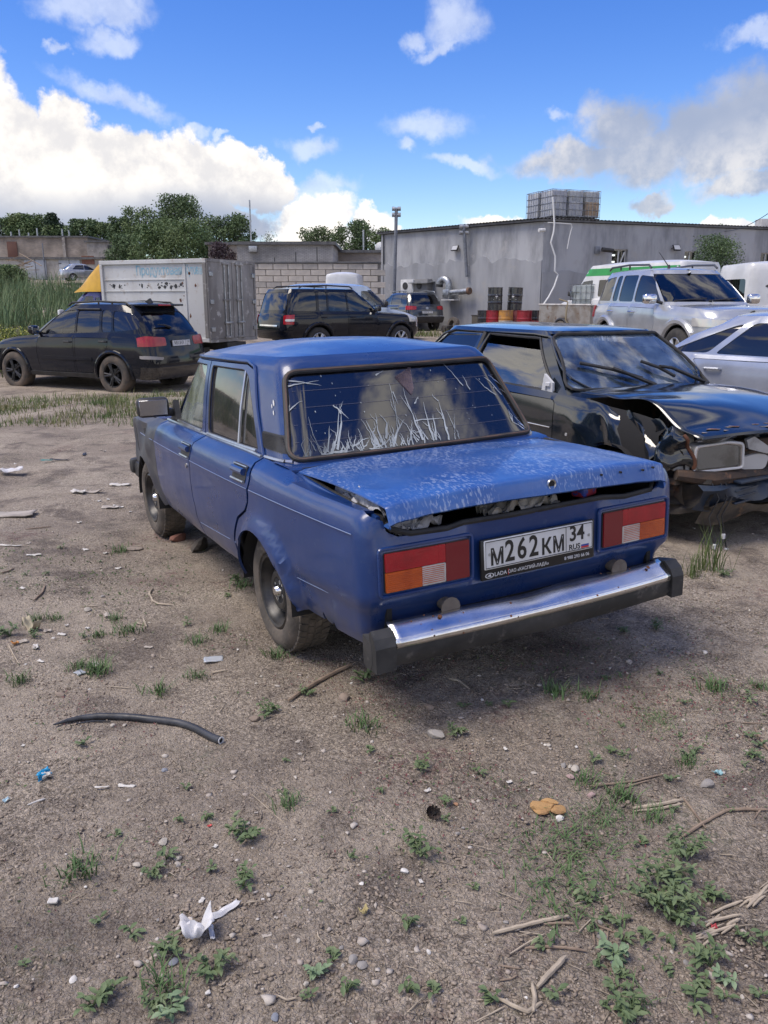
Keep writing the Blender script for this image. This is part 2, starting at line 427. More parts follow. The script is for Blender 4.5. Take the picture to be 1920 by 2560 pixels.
    def front(s, y, z, x=None):
        v = s.v_of(s.R[0][-1, 0] if x is None else x, z); n = len(s.Ls)//2; P = s(s.Ls[n:], np.full(len(s.Ls)-n, v))
        P = P[::-1]; k = 2*(s.K//5)-1; ys = np.maximum.accumulate(P[:k, 1]+np.arange(k)*1e-9); l = float(np.interp(abs(y), ys, s.Ls[n:][::-1][:k]))
        return (l if y >= 0 else 2*s.Lm-l, v)
    def sides(s, pts): return [s.side(x, z) for x, z in pts]
    def rears(s, pts): return [s.rear(y, z) for y, z in pts]
    def fronts(s, pts): return [s.front(y, z) for y, z in pts]
    def panel(s, outline, holes=(), step=.06, depth=.015, off=0.0, mirror=False, disp=None, res=None):
        """outline in (L, v); mirror=True gives the other side of the car"""
        V, T = tri2d(outline, holes, step, res)
        if mirror:
            V = V*np.array([-1, 1]); T = T[:, ::-1]
            d2 = None if disp is None else (lambda a, b: disp(-a, b))
        else: d2 = disp
        # (L,v): dP/dL x dP/dv points inwards for +L running rear->front on the left side, so flip
        return mapped(V, T, s, depth, True, d2, off)
def cap(sh, v, La, Lb, n=24, m=13, crown=.03, zfun=None, pw=2.5, endr=None, over=0.0):
    """surface spanning from the left to the right edge of a ring between L=La..Lb (roof, bonnet, boot lid)"""
    L = np.linspace(La, Lb, n); E = sh(L, np.full(n, v)); t = np.linspace(1, -1, m)
    G = np.zeros((n, m, 3))
    x0, x1 = E[:, 0].min(), E[:, 0].max()
    for i in range(n):
        x, y, z = E[i]; yy = t*y
        e = 1.0 if endr is None else 1-abs((x-(x0+x1)/2)/((x1-x0)/2))**endr
        G[i, :, 0] = x; G[i, :, 1] = yy; G[i, :, 2] = z+crown*(1-np.abs(t)**pw)*e
    return grid(G, flip=False)
def text(s, size, mat_, parent, M, name='lettering', sx=1.0, extr=.0008, align='CENTER', bold=0.0):
    c = bpy.data.curves.new(name, 'FONT'); c.body = s; c.size = size; c.align_x = align; c.align_y = 'CENTER'; c.extrude = extr; c.resolution_u = 3; c.offset = bold
    o = bpy.data.objects.new(name, c); COL.objects.link(o)
    dg = bpy.context.evaluated_depsgraph_get(); me = bpy.data.meshes.new_from_object(o.evaluated_get(dg)); bpy.data.objects.remove(o); bpy.data.curves.remove(c)
    me.materials.clear(); me.materials.append(mat_)
    me.transform(Matrix.Diagonal((sx, 1, 1, 1))); me.transform(M)
    return add(name, me, parent)
def frame_on(P, N, up=(0, 0, 1)):
    """matrix: local x to the reader's right, y up, z out of the surface"""
    z = Vector(N).normalized(); y = Vector(up); y = (y-z*y.dot(z)).normalized(); x = y.cross(z)
    return Matrix(((x.x, y.x, z.x, P[0]), (x.y, y.y, z.y, P[1]), (x.z, y.z, z.z, P[2]), (0, 0, 0, 1)))
def copy_tree(o, parent=None):
    c = o.copy(); COL.objects.link(c); c.parent = parent
    for ch in o.children: copy_tree(ch, c)
    return c
# value noise for heights
_LAT = np.random.default_rng(3).random((256, 256))
def vnoise(x, y):
    xi, yi = np.floor(x).astype(int), np.floor(y).astype(int); fx, fy = x-xi, y-yi
    fx, fy = fx*fx*(3-2*fx), fy*fy*(3-2*fy); g = lambda a, b: _LAT[a % 256, b % 256]
    return (g(xi, yi)*(1-fx)+g(xi+1, yi)*fx)*(1-fy)+(g(xi, yi+1)*(1-fx)+g(xi+1, yi+1)*fx)*fy
def fbm(x, y, o=5, g=.5):
    r, a, n = 0, 1, 0
    for k in range(o): r = r+a*(vnoise(x*2**k+17.3*k, y*2**k+5.1*k)-.5); n += a; a *= g
    return r/n
# ------------------------------------------------------------------ terrain
CTRL = np.array([(0, 2, 0), (-3, 3, 0), (3, 3, 0), (0, 6, 0), (-3, 8, -.06), (4, 9.5, .04), (1.2, 8, 0), (-5.1, 17.7, -.3), (-2.5, 13, -.12), (-8, 16, -.32), (-9, 12, -.2), (-3.8, 21, -.2),
    (-2.3, 24, .05), (1.6, 38.5, .2), (5.4, 17.2, .33), (3, 14, .18), (8, 20, .35), (9, 25, .3), (6, 32, .26), (3, 33, .25), (0, 42, .2), (-6, 37, .2), (12, 12, .3), (18, 35, .4), (-9, 28, .2), (-16, 30, .6),
    (-14, 45, 1.2), (-24, 60, 2.2), (-35, 82, 3.3), (-45, 80, 3.3), (-36, 98, 6.2), (-55, 100, 6.2), (-16, 60, 1.6), (-10, 55, .8), (-20, 90, 4), (-60, 50, 2), (-40, 140, 8), (40, 60, .6), (60, 20, .4), (0, 100, 2), (0, -20, 0), (-30, 0, -.2), (30, 0, .2),
    (-80, 180, 9), (0, 200, 5), (100, 200, 4), (150, 0, 0), (-150, 0, 0), (0, -150, 0)], float)
CARX, CARY, CARYAW, CPIT, CROL = .153, 3.863, 2.0581, -.031, -.0268
def gz0(x, y):
    x, y = np.asarray(x, float), np.asarray(y, float); num = den = 0
    for a, b, c in CTRL:
        s = 2+.12*sqrt(a*a+b*b); w = 1/((x-a)**2+(y-b)**2+s*s*.25)**2; num = num+w*c; den = den+w
    z = num/den
    cx, cy = cos(CARYAW), sin(CARYAW); u = (x-CARX)*cx+(y-CARY)*cy; v = -(x-CARX)*cy*1.0+(y-CARY)*cx
    w = np.exp(-(np.maximum(np.abs(u-1.2)-1.5, 0)**2/1.0+np.maximum(np.abs(v)-.8, 0)**2/.8))
    return z*(1-w)+w*(u*CPIT+v*CROL)
def gz(x, y):
    x, y = np.asarray(x, float), np.asarray(y, float); r = np.sqrt(x*x+y*y); far = np.clip(1.6-r/14, .15, 1)
    z = gz0(x, y)+(.045*fbm(x*.8+3, y*.8, 3)*1.6+.016*fbm(x*4, y*4+9, 3)*1.6)*far
    return z
def gpt(px, py):
    """ground point under a photo pixel"""
    u, v = (px-960)/F, (1280-py)/F; d = np.array([u, cos(PIT)+v*sin(PIT), -sin(PIT)+v*cos(PIT)]); z = 0.0
    for _ in range(12):
        t = (z-CAMH)/d[2]; z = .5*z+.5*float(gz(d[0]*t, d[1]*t))
    return np.array([d[0]*t, d[1]*t, z])
def ray(px, py):
    u, v = (px-960)/F, (1280-py)/F
    return np.array([u, cos(PIT)+v*sin(PIT), -sin(PIT)+v*cos(PIT)])
def at(px, py, Y):
    d = ray(px, py); return np.array([0, 0, CAMH])+d*Y/d[1]
def graded(segs):
    out = []
    for a, b, s0, s1 in segs:
        x = a
        while x < b-1e-6:
            out.append(x); t = (x-a)/(b-a); x += s0*(s1/s0)**t
    out.append(segs[-1][1]); return np.array(out)
gx = graded([(0, 1.5, .015, .017), (1.5, 4, .017, .06), (4, 14, .06, .35), (14, 60, .35, 4), (60, 400, 4, 60)]); gx = np.r_[-gx[::-1], gx[1:]]
gy = np.r_[graded([(-300, -20, 60, 6), (-20, .9, 6, .06)])[:-1], graded([(.9, 3.2, .012, .016), (3.2, 7, .016, .05), (7, 20, .05, .22), (20, 60, .22, 1.4), (60, 500, 1.4, 50)])]
GX, GY = np.meshgrid(gx, gy)
GZ = gz(GX, GY)
near = np.clip(1.3-np.sqrt(GX**2+GY**2)/7, 0, 1)
crumb = np.clip(fbm(GX*3+40, GY*3, 3)*2.2+.5+GX*.12, 0, 1)            # where the soil is broken into crumbs
vor = np.abs(fbm(GX*26, GY*26+4, 3)); fine = fbm(GX*60, GY*60, 2)
# tyre tracks on the left: shallow long ruts
rut = np.exp(-((GX+2.6+.12*GY-.2*np.sin(GY*.4))/.22)**2)+np.exp(-((GX+4.0+.12*GY-.2*np.sin(GY*.4+.4))/.22)**2)
GZ = GZ+near*((vor < .045)*-.006*crumb+.010*crumb*fbm(GX*14, GY*14, 3)*1.6+.006*fine*crumb+.004*fine)-.035*rut*np.clip(GY/3-.6, 0, 1)*np.clip(2-GY/8, 0, 1)
nr, nc = GX.shape; idx = np.arange(nr*nc).reshape(nr, nc)
quads = np.stack([idx[:-1, :-1], idx[:-1, 1:], idx[1:, 1:], idx[1:, :-1]], -1).reshape(-1, 4)
def soil():
    m = bpy.data.materials.new('soil'); m.use_nodes = True; N, L = m.node_tree.nodes, m.node_tree.links; b = N['Principled BSDF']; b.inputs['Roughness'].default_value = .95
    b.inputs['Specular IOR Level'].default_value = .15
    P = N.new('ShaderNodeNewGeometry').outputs['Position']
    def noise(sc, det=8, r=.6, off=(0, 0, 0)):
        mp = N.new('ShaderNodeMapping'); L.new(P, mp.inputs[0]); mp.inputs['Location'].default_value = off
        n = N.new('ShaderNodeTexNoise'); L.new(mp.outputs[0], n.inputs['Vector']); n.inputs['Scale'].default_value = sc; n.inputs['Detail'].default_value = det; n.inputs['Roughness'].default_value = r; return n.outputs[0]
    def rg(f, a, c):
        n = N.new('ShaderNodeMapRange'); n.interpolation_type = 'SMOOTHSTEP'; L.new(f, n.inputs[0]); n.inputs[1].default_value = a; n.inputs[2].default_value = c; return n.outputs[0]
    def mix(f, a, c, mode='MIX'):
        n = N.new('ShaderNodeMix'); n.data_type = 'RGBA'; n.blend_type = mode
        if isinstance(f, float): n.inputs[0].default_value = f
        else: L.new(f, n.inputs[0])
        for s, v in ((n.inputs[6], a), (n.inputs[7], c)):
            if isinstance(v, tuple): s.default_value = (*v, 1)
            else: L.new(v, s)
        return n.outputs[2]
    def mul(a, c):
        n = N.new('ShaderNodeMath'); n.operation = 'MULTIPLY'; L.new(a, n.inputs[0])
        if isinstance(c, float): n.inputs[1].default_value = c
        else: L.new(c, n.inputs[1])
        return n.outputs[0]
    c = mix(rg(noise(.9), .38, .62), (.315, .258, .198), (.485, .408, .315))            # dark loam / sandy
    c = mix(mul(rg(noise(2.6, 8, .65, (9, 2, 0)), .50, .64), .8), c, (.112, .086, .068))  # damp or mossy brown patches
    c = mix(mul(rg(noise(1.7, 6, .6, (3, 8, 0)), .56, .70), .6), c, (.43, .36, .285))    # pale sand
    c = mix(mul(rg(noise(1.3, 7, .6, (5, 3, 2)), .56, .66), mul(rg(noise(30, 4), .46, .6), .75)), c, (.16, .062, .058))   # reddish creeping moss
    c = mix(mul(rg(noise(2.1, 7, .6, (1, 7, 5)), .55, .66), mul(rg(noise(45, 4, .6, (2, 2, 2)), .48, .6), .55)), c, (.085, .105, .05))  # green film
    g = rg(noise(120, 3, .7), .35, .68); c = mix(mul(g, .55), c, (.45, .405, .36))
    d = rg(noise(75, 4, .7, (4, 4, 1)), .56, .68); c = mix(mul(d, .5), c, (.115, .095, .082))
    vo = N.new('ShaderNodeTexVoronoi'); vo.feature = 'DISTANCE_TO_EDGE'; L.new(P, vo.inputs['Vector']); vo.inputs['Scale'].default_value = 62; vd = N.new('ShaderNodeVectorMath'); vd.operation = 'MULTIPLY_ADD'; nv = N.new('ShaderNodeTexNoise'); nv.inputs['Scale'].default_value = 40; nv.inputs['Detail'].default_value = 3; L.new(P, nv.inputs['Vector']); L.new(nv.outputs[1], vd.inputs[0]); vd.inputs[1].default_value = (.03, .03, .03); L.new(P, vd.inputs[2]); L.new(vd.outputs[0], vo.inputs['Vector'])
    crk = rg(vo.outputs['Distance'], .07, .0); sx_ = N.new('ShaderNodeSeparateXYZ'); L.new(P, sx_.inputs[0]); east = rg(sx_.outputs[0], -.2, 1.0); area = mul(mul(rg(noise(1.1, 5, .6, (7, 1, 3)), .42, .6), east), rg(noise(9, 5, .65, (3, 3, 3)), .42, .6))
    c = mix(mul(mul(crk, area), .45), c, (.10, .082, .07))
    vc = N.new('ShaderNodeTexVoronoi'); L.new(vd.outputs[0], vc.inputs['Vector']); vc.inputs['Scale'].default_value = 118
    sv = N.new('ShaderNodeSeparateColor'); L.new(vc.outputs['Color'], sv.inputs[0])
    grain = N.new('ShaderNodeMapRange'); L.new(sv.outputs[0], grain.inputs[0]); grain.inputs[3].default_value = .62; grain.inputs[4].default_value = 1.55
    edge = rg(vc.outputs['Distance'], .25, .62); gm_ = N.new('ShaderNodeMath'); gm_.operation = 'MULTIPLY_ADD'; L.new(edge, gm_.inputs[0]); gm_.inputs[1].default_value = -.38; L.new(grain.outputs[0], gm_.inputs[2])
    amt = N.new('ShaderNodeMath'); amt.operation = 'MULTIPLY_ADD'; L.new(mul(rg(noise(1.6, 6, .65, (2, 9, 4)), .40, .58), .50), amt.inputs[0]); amt.inputs[1].default_value = 1.0; amt.inputs[2].default_value = .35
    fm = N.new('ShaderNodeMix'); L.new(amt.outputs[0], fm.inputs[0]); fm.inputs[2].default_value = 1.0; L.new(gm_.outputs[0], fm.inputs[3])
    vs = N.new('ShaderNodeVectorMath'); vs.operation = 'SCALE'; L.new(c, vs.inputs[0]); L.new(fm.outputs[0], vs.inputs['Scale']); c = vs.outputs[0]
    md = rg(noise(23, 6, .7, (8, 3, 1)), .53, .66); c = mix(mul(mul(md, rg(noise(2.2, 5, .6, (6, 6, 2)), .40, .58)), .5), c, (.105, .080, .064))
    L.new(c, b.inputs['Base Color'])
    ht = N.new('ShaderNodeMath'); ht.operation = 'MULTIPLY_ADD'; L.new(noise(95, 6, .75), ht.inputs[0]); ht.inputs[1].default_value = 1.0; L.new(mul(mul(crk, area), -.5), ht.inputs[2]); h2 = N.new('ShaderNodeMath'); h2.operation = 'MULTIPLY_ADD'; L.new(noise(17, 5, .6, (1, 1, 1)), h2.inputs[0]); h2.inputs[1].default_value = 1.6; L.new(ht.outputs[0], h2.inputs[2]); ht = h2; h3 = N.new('ShaderNodeMath'); h3.operation = 'MULTIPLY_ADD'; L.new(edge, h3.inputs[0]); h3.inputs[1].default_value = -.35; L.new(ht.outputs[0], h3.inputs[2]); ht = h3
    bp = N.new('ShaderNodeBump'); bp.inputs['Distance'].default_value = .014; bp.inputs['Strength'].default_value = 1; L.new(ht.outputs[0], bp.inputs['Height']); L.new(bp.outputs[0], b.inputs['Normal'])
    return m
SOIL = soil()
o = ob('ground', (np.c_[GX.ravel(), GY.ravel(), GZ.ravel()], quads), SOIL, ang=180); tag(o, kind='structure')
del GX, GY, GZ, quads
# ------------------------------------------------------------------ crumbs of soil and gravel
def ico(sub=1):
    bm = bmesh.new(); bmesh.ops.create_icosphere(bm, subdivisions=sub, radius=1); bm.verts.index_update()
    r = (np.array([list(v.co) for v in bm.verts]), np.array([[v.index for v in f.verts] for f in bm.faces])); bm.free(); return r
def scatter_stones(name, n, xy, rmin, rmax, m, power=3, sink=.25):
    V0, F0 = ico(1); V0 = V0[:12] if len(V0) > 42 else V0
    x, y = xy(n); z = gz(x, y); r = rmin+(rmax-rmin)*RNG.random(n)**power
    nv = len(V0); sh = 1+.6*(RNG.random((n, nv, 1))-.5)*2
    sc = np.c_[.7+.7*RNG.random(n), .7+.7*RNG.random(n), .35+.45*RNG.random(n)]
    a = RNG.random(n)*2*pi; ca, sa = np.cos(a), np.sin(a)
    Q = V0[None]*sh*sc[:, None, :]*r[:, None, None]
    X = Q[:, :, 0]*ca[:, None]-Q[:, :, 1]*sa[:, None]+x[:, None]; Y = Q[:, :, 0]*sa[:, None]+Q[:, :, 1]*ca[:, None]+y[:, None]
    Z = Q[:, :, 2]+(z+r*sink)[:, None]
    V = np.stack([X, Y, Z], -1).reshape(-1, 3); Fc = (F0[None]+(np.arange(n)*nv)[:, None, None]).reshape(-1, 3)
    return tag(ob(name, (V, Fc), m, smooth=False), kind='stuff')
def fan(r0, r1, spread=.56, bias=None):
    def f(n):
        xs, ys = [], []
        while sum(map(len, xs)) < n:
            y = r0+(r1-r0)*RNG.random(n*2)**1.7; x = (RNG.random(n*2)*2-1)*(spread*y+.25)
            k = RNG.random(n*2) < np.clip(fbm(x*2.2+40, y*2.2, 3)*2.4+.42+x*.25, .06, 1)
            xs.append(x[k]); ys.append(y[k])
        return np.concatenate(xs)[:n], np.concatenate(ys)[:n]
    return f
M_CRUMB = mat('soil_crumb', (.30, .25, .20), .95, col2=(.19, .155, .125), nscale=9, nlo=.4, nhi=.6, spec=.15, col3=(.40, .35, .29), n3=40)
M_PALE = mat('pale_gravel', (.46, .42, .37), .9, col2=(.30, .25, .21), nscale=7, spec=.2, col3=(.6, .57, .52), n3=19)
scatter_stones('soil_crumbs', 30000, fan(1.3, 4.6), .0018, .0066, M_CRUMB, 2.4, .0)
scatter_stones('gravel', 1000, fan(1.3, 9), .003, .012, M_PALE, 3.6)
# ------------------------------------------------------------------ grass
def blades(x, y, h, w, lean=.35, z=None, dirn=None):
    n = len(x); z = gz(x, y) if z is None else z; a = RNG.random(n)*2*pi; l = lean*(.3+RNG.random(n))*h
    dx, dy = np.cos(a), np.sin(a); px, py = -dy, dx
    b = np.stack([x, y, z-.01], -1); t = np.stack([dx, dy, 0*x], -1); p = np.stack([px, py, 0*x], -1); up = np.array([0, 0, 1.])
    w = np.broadcast_to(w, (n,))[:, None]; h = np.asarray(h)[:, None]; l = np.asarray(l)[:, None]
    m = b+t*l*.3+up*h*.58; e = b+t*l+up*h*(.97)
    V = np.stack([b-p*w*.5, b+p*w*.5, m-p*w*.42, m+p*w*.42, e], 1).reshape(-1, 3)
    T = np.array([[0, 1, 3], [0, 3, 2], [2, 3, 4]]); Fc = (T[None]+(np.arange(n)*5)[:, None, None]).reshape(-1, 3)
    return V, Fc
M_GRASS = mat('grass_blade', (.085, .135, .04), .7, col2=(.19, .18, .075), nscale=1.2, spec=.25, col3=(.30, .25, .13), n3=7)
M_REED = mat('reed_leaf', (.085, .14, .065), .65, col2=(.14, .19, .085), nscale=.8, spec=.25, col3=(.21, .2, .1), n3=3)
M_WEED = mat('weed_leaf', (.10, .145, .065), .65, col2=(.16, .20, .105), nscale=6, spec=.3, col3=(.17, .19, .09), n3=11)
M_WEEDP = mat('pale_weed_leaf', (.15, .22, .12), .6, col2=(.22, .28, .17), nscale=9, spec=.3)
def patch(n, cx, cy, sx, sy, thr=.0):
    x = cx+(RNG.random(n)*2-1)*sx; y = cy+(RNG.random(n)*2-1)*sy
    k = fbm(x*1.3+11, y*1.3+3, 3)*2+.35-thr*1.0 > RNG.random(n)*.6
    return x[k], y[k]
gxs, gys = zip(*[patch(9000, -6.5, 12.4, 4.2, 1.5, .05), patch(9000, -6.6, 14.6, 4.6, 1.7, -.3), patch(3500, -2.6, 13.6, 1.6, 1.6, .0), patch(2500, -1.2, 17, 2.0, 3, .1), patch(2500, -8, 10.6, 3, .7, .15)])
x, y = np.concatenate(gxs), np.concatenate(gys)
tag(ob('grass', blades(x, y, .035+.13*RNG.random(len(x))**1.5, .009, .7), M_GRASS, ang=180), kind='stuff')
x, y = patch(9000, -14.5, 22, 5.5, 4.5, -.5); k = (x < -8.9-(y-20)*.3)&(y > 18.8); x, y = x[k], y[k]
tag(ob('grass', blades(x, y, .35+.45*RNG.random(len(x)), .02, .5), M_GRASS, ang=180), kind='stuff')
n = 34000; x = -44+36*RNG.random(n); y = 26.5+34*RNG.random(n)**1.3; k = (x < -9.2-(y-26)*.2) & (fbm(x*.4, y*.4, 3)*2+.75 > RNG.random(n)*.8); x, y = x[k], y[k]
tag(ob('reeds', blades(x, y, (.6+1.1*RNG.random(len(x)))*np.clip(.5+fbm(x*.5, y*.5, 3)*1.6+.4, .5, 1.25), .03, .45), M_REED, ang=180), kind='stuff')
x, y = patch(2600, 3.5, 31.5, 4.5, 1.0, -.1)
tag(ob('grass', blades(x, y, .08+.2*RNG.random(len(x)), .02, .6), M_GRASS, ang=180), kind='stuff')
# yellow flowering weeds beside the dark estate car
M_YEL = mat('yellow_flower', (.42, .42, .06), .7, col2=(.20, .27, .06), nscale=5)
def quads_cloud(P, s, up=.4):
    n = len(P); A = RNG.normal(size=(n, 3)); A[:, 2] += up; A /= np.linalg.norm(A, axis=1)[:, None]; Bv = np.cross(A, RNG.normal(size=(n, 3))); Bv /= np.linalg.norm(Bv, axis=1)[:, None]; C = np.cross(A, Bv)
    s = np.broadcast_to(s, (n,))[:, None]
    V = np.stack([P-Bv*s, P-C*s*.5+A*s*.15, P+Bv*s, P+C*s*.5+A*s*.15], 1).reshape(-1, 3)
    return V, (np.array([[0, 1, 2, 3]])[None]+(np.arange(n)*4)[:, None, None]).reshape(-1, 4)
x, y = patch(7000, -12.2, 21.6, 3.0, 2.6, -.3); k = (x < -9.0-(y-20)*.2)&(y > 19.6); x, y = x[k], y[k]; P = np.c_[x, y, gz(x, y)+.25+.5*RNG.random(len(x))]
tag(ob('yellow_flower_weeds', quads_cloud(P, .03), M_YEL, smooth=False), kind='stuff')
P2 = P+RNG.normal(size=P.shape)*.15; P2[:, 2] -= .18
tag(ob('yellow_weed_foliage', quads_cloud(P2, .055), M_GRASS, smooth=False), kind='stuff')
# ------------------------------------------------------------------ grey rendered building
M_PLASTER = mat('grey_render', (.31, .32, .34), .9, col2=(.20, .207, .222), nscale=.7, nlo=.38, nhi=.66, bump=.004, bscale=25, col3=(.30, .30, .305), n3=1.6, streak=(1, 1, .25))
M_PLASTER2 = mat('grey_render_upper', (.375, .385, .405), .9, col2=(.215, .223, .238), nscale=.9, nlo=.38, nhi=.64, bump=.004, bscale=25, col3=(.33, .33, .335), n3=1.3, streak=(1, 1, .3))
M_ROOFM = mat('roof_sheet', (.13, .13, .13), .6, .3, col2=(.08, .08, .085), nscale=3)
M_STEEL = mat('galvanised_steel', (.42, .44, .46), .42, .8, col2=(.26, .27, .28), nscale=8)
M_PIPEG = mat('grey_painted_pipe', (.19, .205, .235), .5, .3, col2=(.13, .14, .16), nscale=4)
M_BLACK = mat('black_plastic', (.02, .02, .021), .5, col2=(.035, .035, .036), nscale=8)
M_WHITE = mat('white_plastic', (.62, .63, .63), .5, col2=(.48, .48, .47), nscale=3)
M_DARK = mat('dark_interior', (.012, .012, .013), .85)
GLASS_WIN = glass('window_pane', (.25, .27, .28), .03)
WA, WC, WD = np.array([-.14, 42.0]), np.array([6.5, 35.0]), np.array([24.0, 41.6])
ZW = 4.62
bld = thing('workshop_building', 'long low building of bare grey render with tanks on its flat roof', 'building', (WC[0], WC[1], .2))
def rel(P, o): return np.asarray(P, float)-np.array(o.location)
def wall_panel(name, a, b, z0, z1, t, m, parent, holes=(), jag=0.0, off=0.0):
    """wall between plan points a->b (outer face), thickness t inwards; holes in (u, z)"""
    a, b = np.asarray(a), np.asarray(b); Ld = np.linalg.norm(b-a); d = (b-a)/Ld; nrm = np.array([d[1], -d[0]])
    top = [(u, z1+(jag*float(fbm(np.array(u*1.7), np.array(z1*3.3), 4))*2 if jag else 0)) for u in np.linspace(Ld, 0, 60 if jag else 2)]
    ol = [(0, z0), (Ld, z0)]+top
    V, T = tri2d(ol, holes, 1.2, .6)
    def fn(u, z): return np.c_[a[0]+d[0]*u+nrm[0]*off, a[1]+d[1]*u+nrm[1]*off, z]
    P, Fc = mapped(V, T, fn, t, False)
    return ob(name, (P-np.array(parent.location), Fc), m, parent, smooth=False)
def hit(px, py, a, b, off=0.0):
    a, b = np.asarray(a), np.asarray(b); d = (b-a)/np.linalg.norm(b-a); n = np.array([d[1], -d[0]]); r = ray(px, py); a2 = a+n*off
    t = (a2@n)/(r[:2]@n); return np.array([r[0]*t, r[1]*t, CAMH+r[2]*t])
def uz(px, py, a, b):
    P = hit(px, py, a, b); a, b = np.asarray(a), np.asarray(b); return float((P[:2]-a)@((b-a)/np.linalg.norm(b-a))), P[2]
wins = []
for q in (((1531, 623), (1567, 668)), ((1712, 628), (1743, 657)), ((1903, 632), (1932, 656))):
    (u0, z1), (u1, z0) = uz(*q[0], WC, WD), uz(*q[1], WC, WD); wins.append((u0, z0, u1, z1))
hol = [[(u0, z0), (u1, z0), (u1, z1), (u0, z1)] for u0, z0, u1, z1 in wins]
wall_panel('wall', WA, WC, -.2, 3.18, .07, M_PLASTER, bld, off=.06, jag=.35)
wall_panel('wall', WA, WC, 2.9, ZW, .25, M_PLASTER2, bld)
wall_panel('wall', WC, WD, -.2, 3.22, .05, M_PLASTER, bld, holes=[h for h in hol if h[0][1] < 3.0 and h[2][1] < 3.0], off=.035, jag=.12) if False else None
wall_panel('wall', WC, WD, -.2, 2.72, .07, M_PLASTER, bld, off=.06, jag=.16)
wall_panel('wall', WC, WD, 2.5, ZW, .25, M_PLASTER2, bld, holes=hol)
WB = WA+(WD-WC); wall_panel('wall', WD, WB, -.2, ZW, .25, M_PLASTER2, bld); wall_panel('wall', WB, WA, -.2, ZW, .25, M_PLASTER2, bld)
def plan(p, k=.22):
    c = (WA+WB+WC+WD)/4; v = p-c; return tuple(c+v*(1+k/np.linalg.norm(v)))
rv, rf = prism([plan(p) for p in (WA, WC, WD, WB)], ZW+.02, ZW+.10)
ob('roof', (rv-np.array(bld.location), rf), M_ROOFM, bld, smooth=False)
# corrugated sheet along the eaves
for a, b in ((WA, WC), (WC, WD)):
    a2, b2 = np.array(plan(a, .3)), np.array(plan(b, .3)); Ld = np.linalg.norm(b2-a2); d = (b2-a2)/Ld; nn = np.array([-d[1], d[0]])
    us = np.arange(0, Ld, .045); P = np.zeros((2, len(us), 3))
    for i, w in enumerate((0, .9)):
        q = a2+d*us[:, None]+nn*w; P[i] = np.c_[q, ZW+.125+.018*np.sin(us*2*pi/.18)]
    ob('roof_sheet', ((grid(P)[0]-np.array(bld.location)), grid(P)[1]), M_ROOFM, bld)
M_FRAME = mat('white_window_frame', (.62, .63, .64), .4)
M_TUBE = mat('lit_tube_lamp', (.9, .9, .9), .4, emit=((1, .98, .95), 2.2))
dW = (WD-WC)/np.linalg.norm(WD-WC); nW = np.array([dW[1], -dW[0]])
for wi, (u0, z0, u1, z1) in enumerate(wins):
    def wp(u, z, o): q = WC+dW*u+nW*o; return np.array([q[0], q[1], z])-np.array(bld.location)
    g = ob('window', grid([[wp(u0, z0, -.19), wp(u0, z1, -.19)], [wp(u1, z0, -.19), wp(u1, z1, -.19)]]), GLASS_WIN, bld, smooth=False)
    fr = []
    um = u0+(u1-u0)*.55
    for (ua, za, ub, zb) in ((u0, z0, u1, z0), (u0, z1, u1, z1), (u0, z0, u0, z1), (u1, z0, u1, z1), (um, z0, um, z1)):
        fr.append(tube([wp(ua, za, -.17), wp(ub, zb, -.17)], .035, 4))
    if wi == 0: fr.append(tube([wp(um+.05, z0+.05, -.14), wp(um+.22, z1-.1, -.05)], .03, 4))
    ob('window_frame', join(*fr), M_FRAME, g, smooth=False)
    ob('sill', tube([wp(u0-.05, z0-.02, -.08), wp(u1+.05, z0-.02, -.08)], .04, 4), M_STEEL, g, smooth=False)
    if wi < 2:
        for k in range(2 if wi == 0 else 1): ob('tube_lamp', tube([wp(u0+.02, z1-.22-.28*k, -.30), wp(u0+(u1-u0)*.45, z1-.22-.28*k, -.32)], .045, 6), M_TUBE, g)
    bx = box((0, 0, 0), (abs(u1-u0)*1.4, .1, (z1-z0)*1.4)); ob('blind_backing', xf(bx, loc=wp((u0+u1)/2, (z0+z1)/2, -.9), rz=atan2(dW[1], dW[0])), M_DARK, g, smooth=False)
# things fixed to the walls
angL = atan2(*(WC-WA)[::-1]); angR = atan2(*(WD-WC)[::-1])
def pole(px0, py0, px1, py1, lab, Y0, Y1, r=.075):
    a, b = at(px0, py0, Y0), at(px1, py1, Y1)
    t = thing('vent_pole', lab, 'pole', tuple(b)); A, Bq = a-b, np.zeros(3)
    ob('pole', tube([Bq, A], r, 12), M_PIPEG, t)
    for k, dz in enumerate((0.0, -.26)):
        c = A+np.array([0, 0, dz]); ob('cap_cylinder', join(tube([c+np.array([-.20, .0, 0]), c+np.array([-.06, 0, 0])], .095, 10), tube([c+np.array([.20, .0, 0]), c+np.array([.06, 0, 0])], .095, 10), tube([c+np.array([-.1, 0, 0]), c+np.array([.1, 0, 0])], .06, 8)), M_STEEL, t)
pole(991, 522, 985, 760, 'tall free standing grey pole with four round caps at its head', 39.2, 39.2)
pole(1160, 566, 1167, 692, 'shorter grey pipe fixed to the wall, ending above the roof edge', 37.7, 37.7)
def flood(px, py, a, b, ang, lab, s=1.0):
    P = hit(px, py, a, b, .12); t = thing('flood_light', lab, 'flood light', tuple(P), ang)
    ob('housing', xf(box((0, -.05, 0), (.36*s, .07, .26*s), .01), rx=-.5), M_BLACK, t); ob('lens', xf(box((0, -.088, 0), (.30*s, .006, .2*s)), rx=-.5), mat('lamp_glass', (.45, .46, .47), .2), t, smooth=False)
    ob('bracket', join(tube([(-.15*s, .12, -.02), (-.15*s, -.02, .05)], .012, 5), tube([(.15*s, .12, -.02), (.15*s, -.02, .05)], .012, 5)), M_BLACK, t)
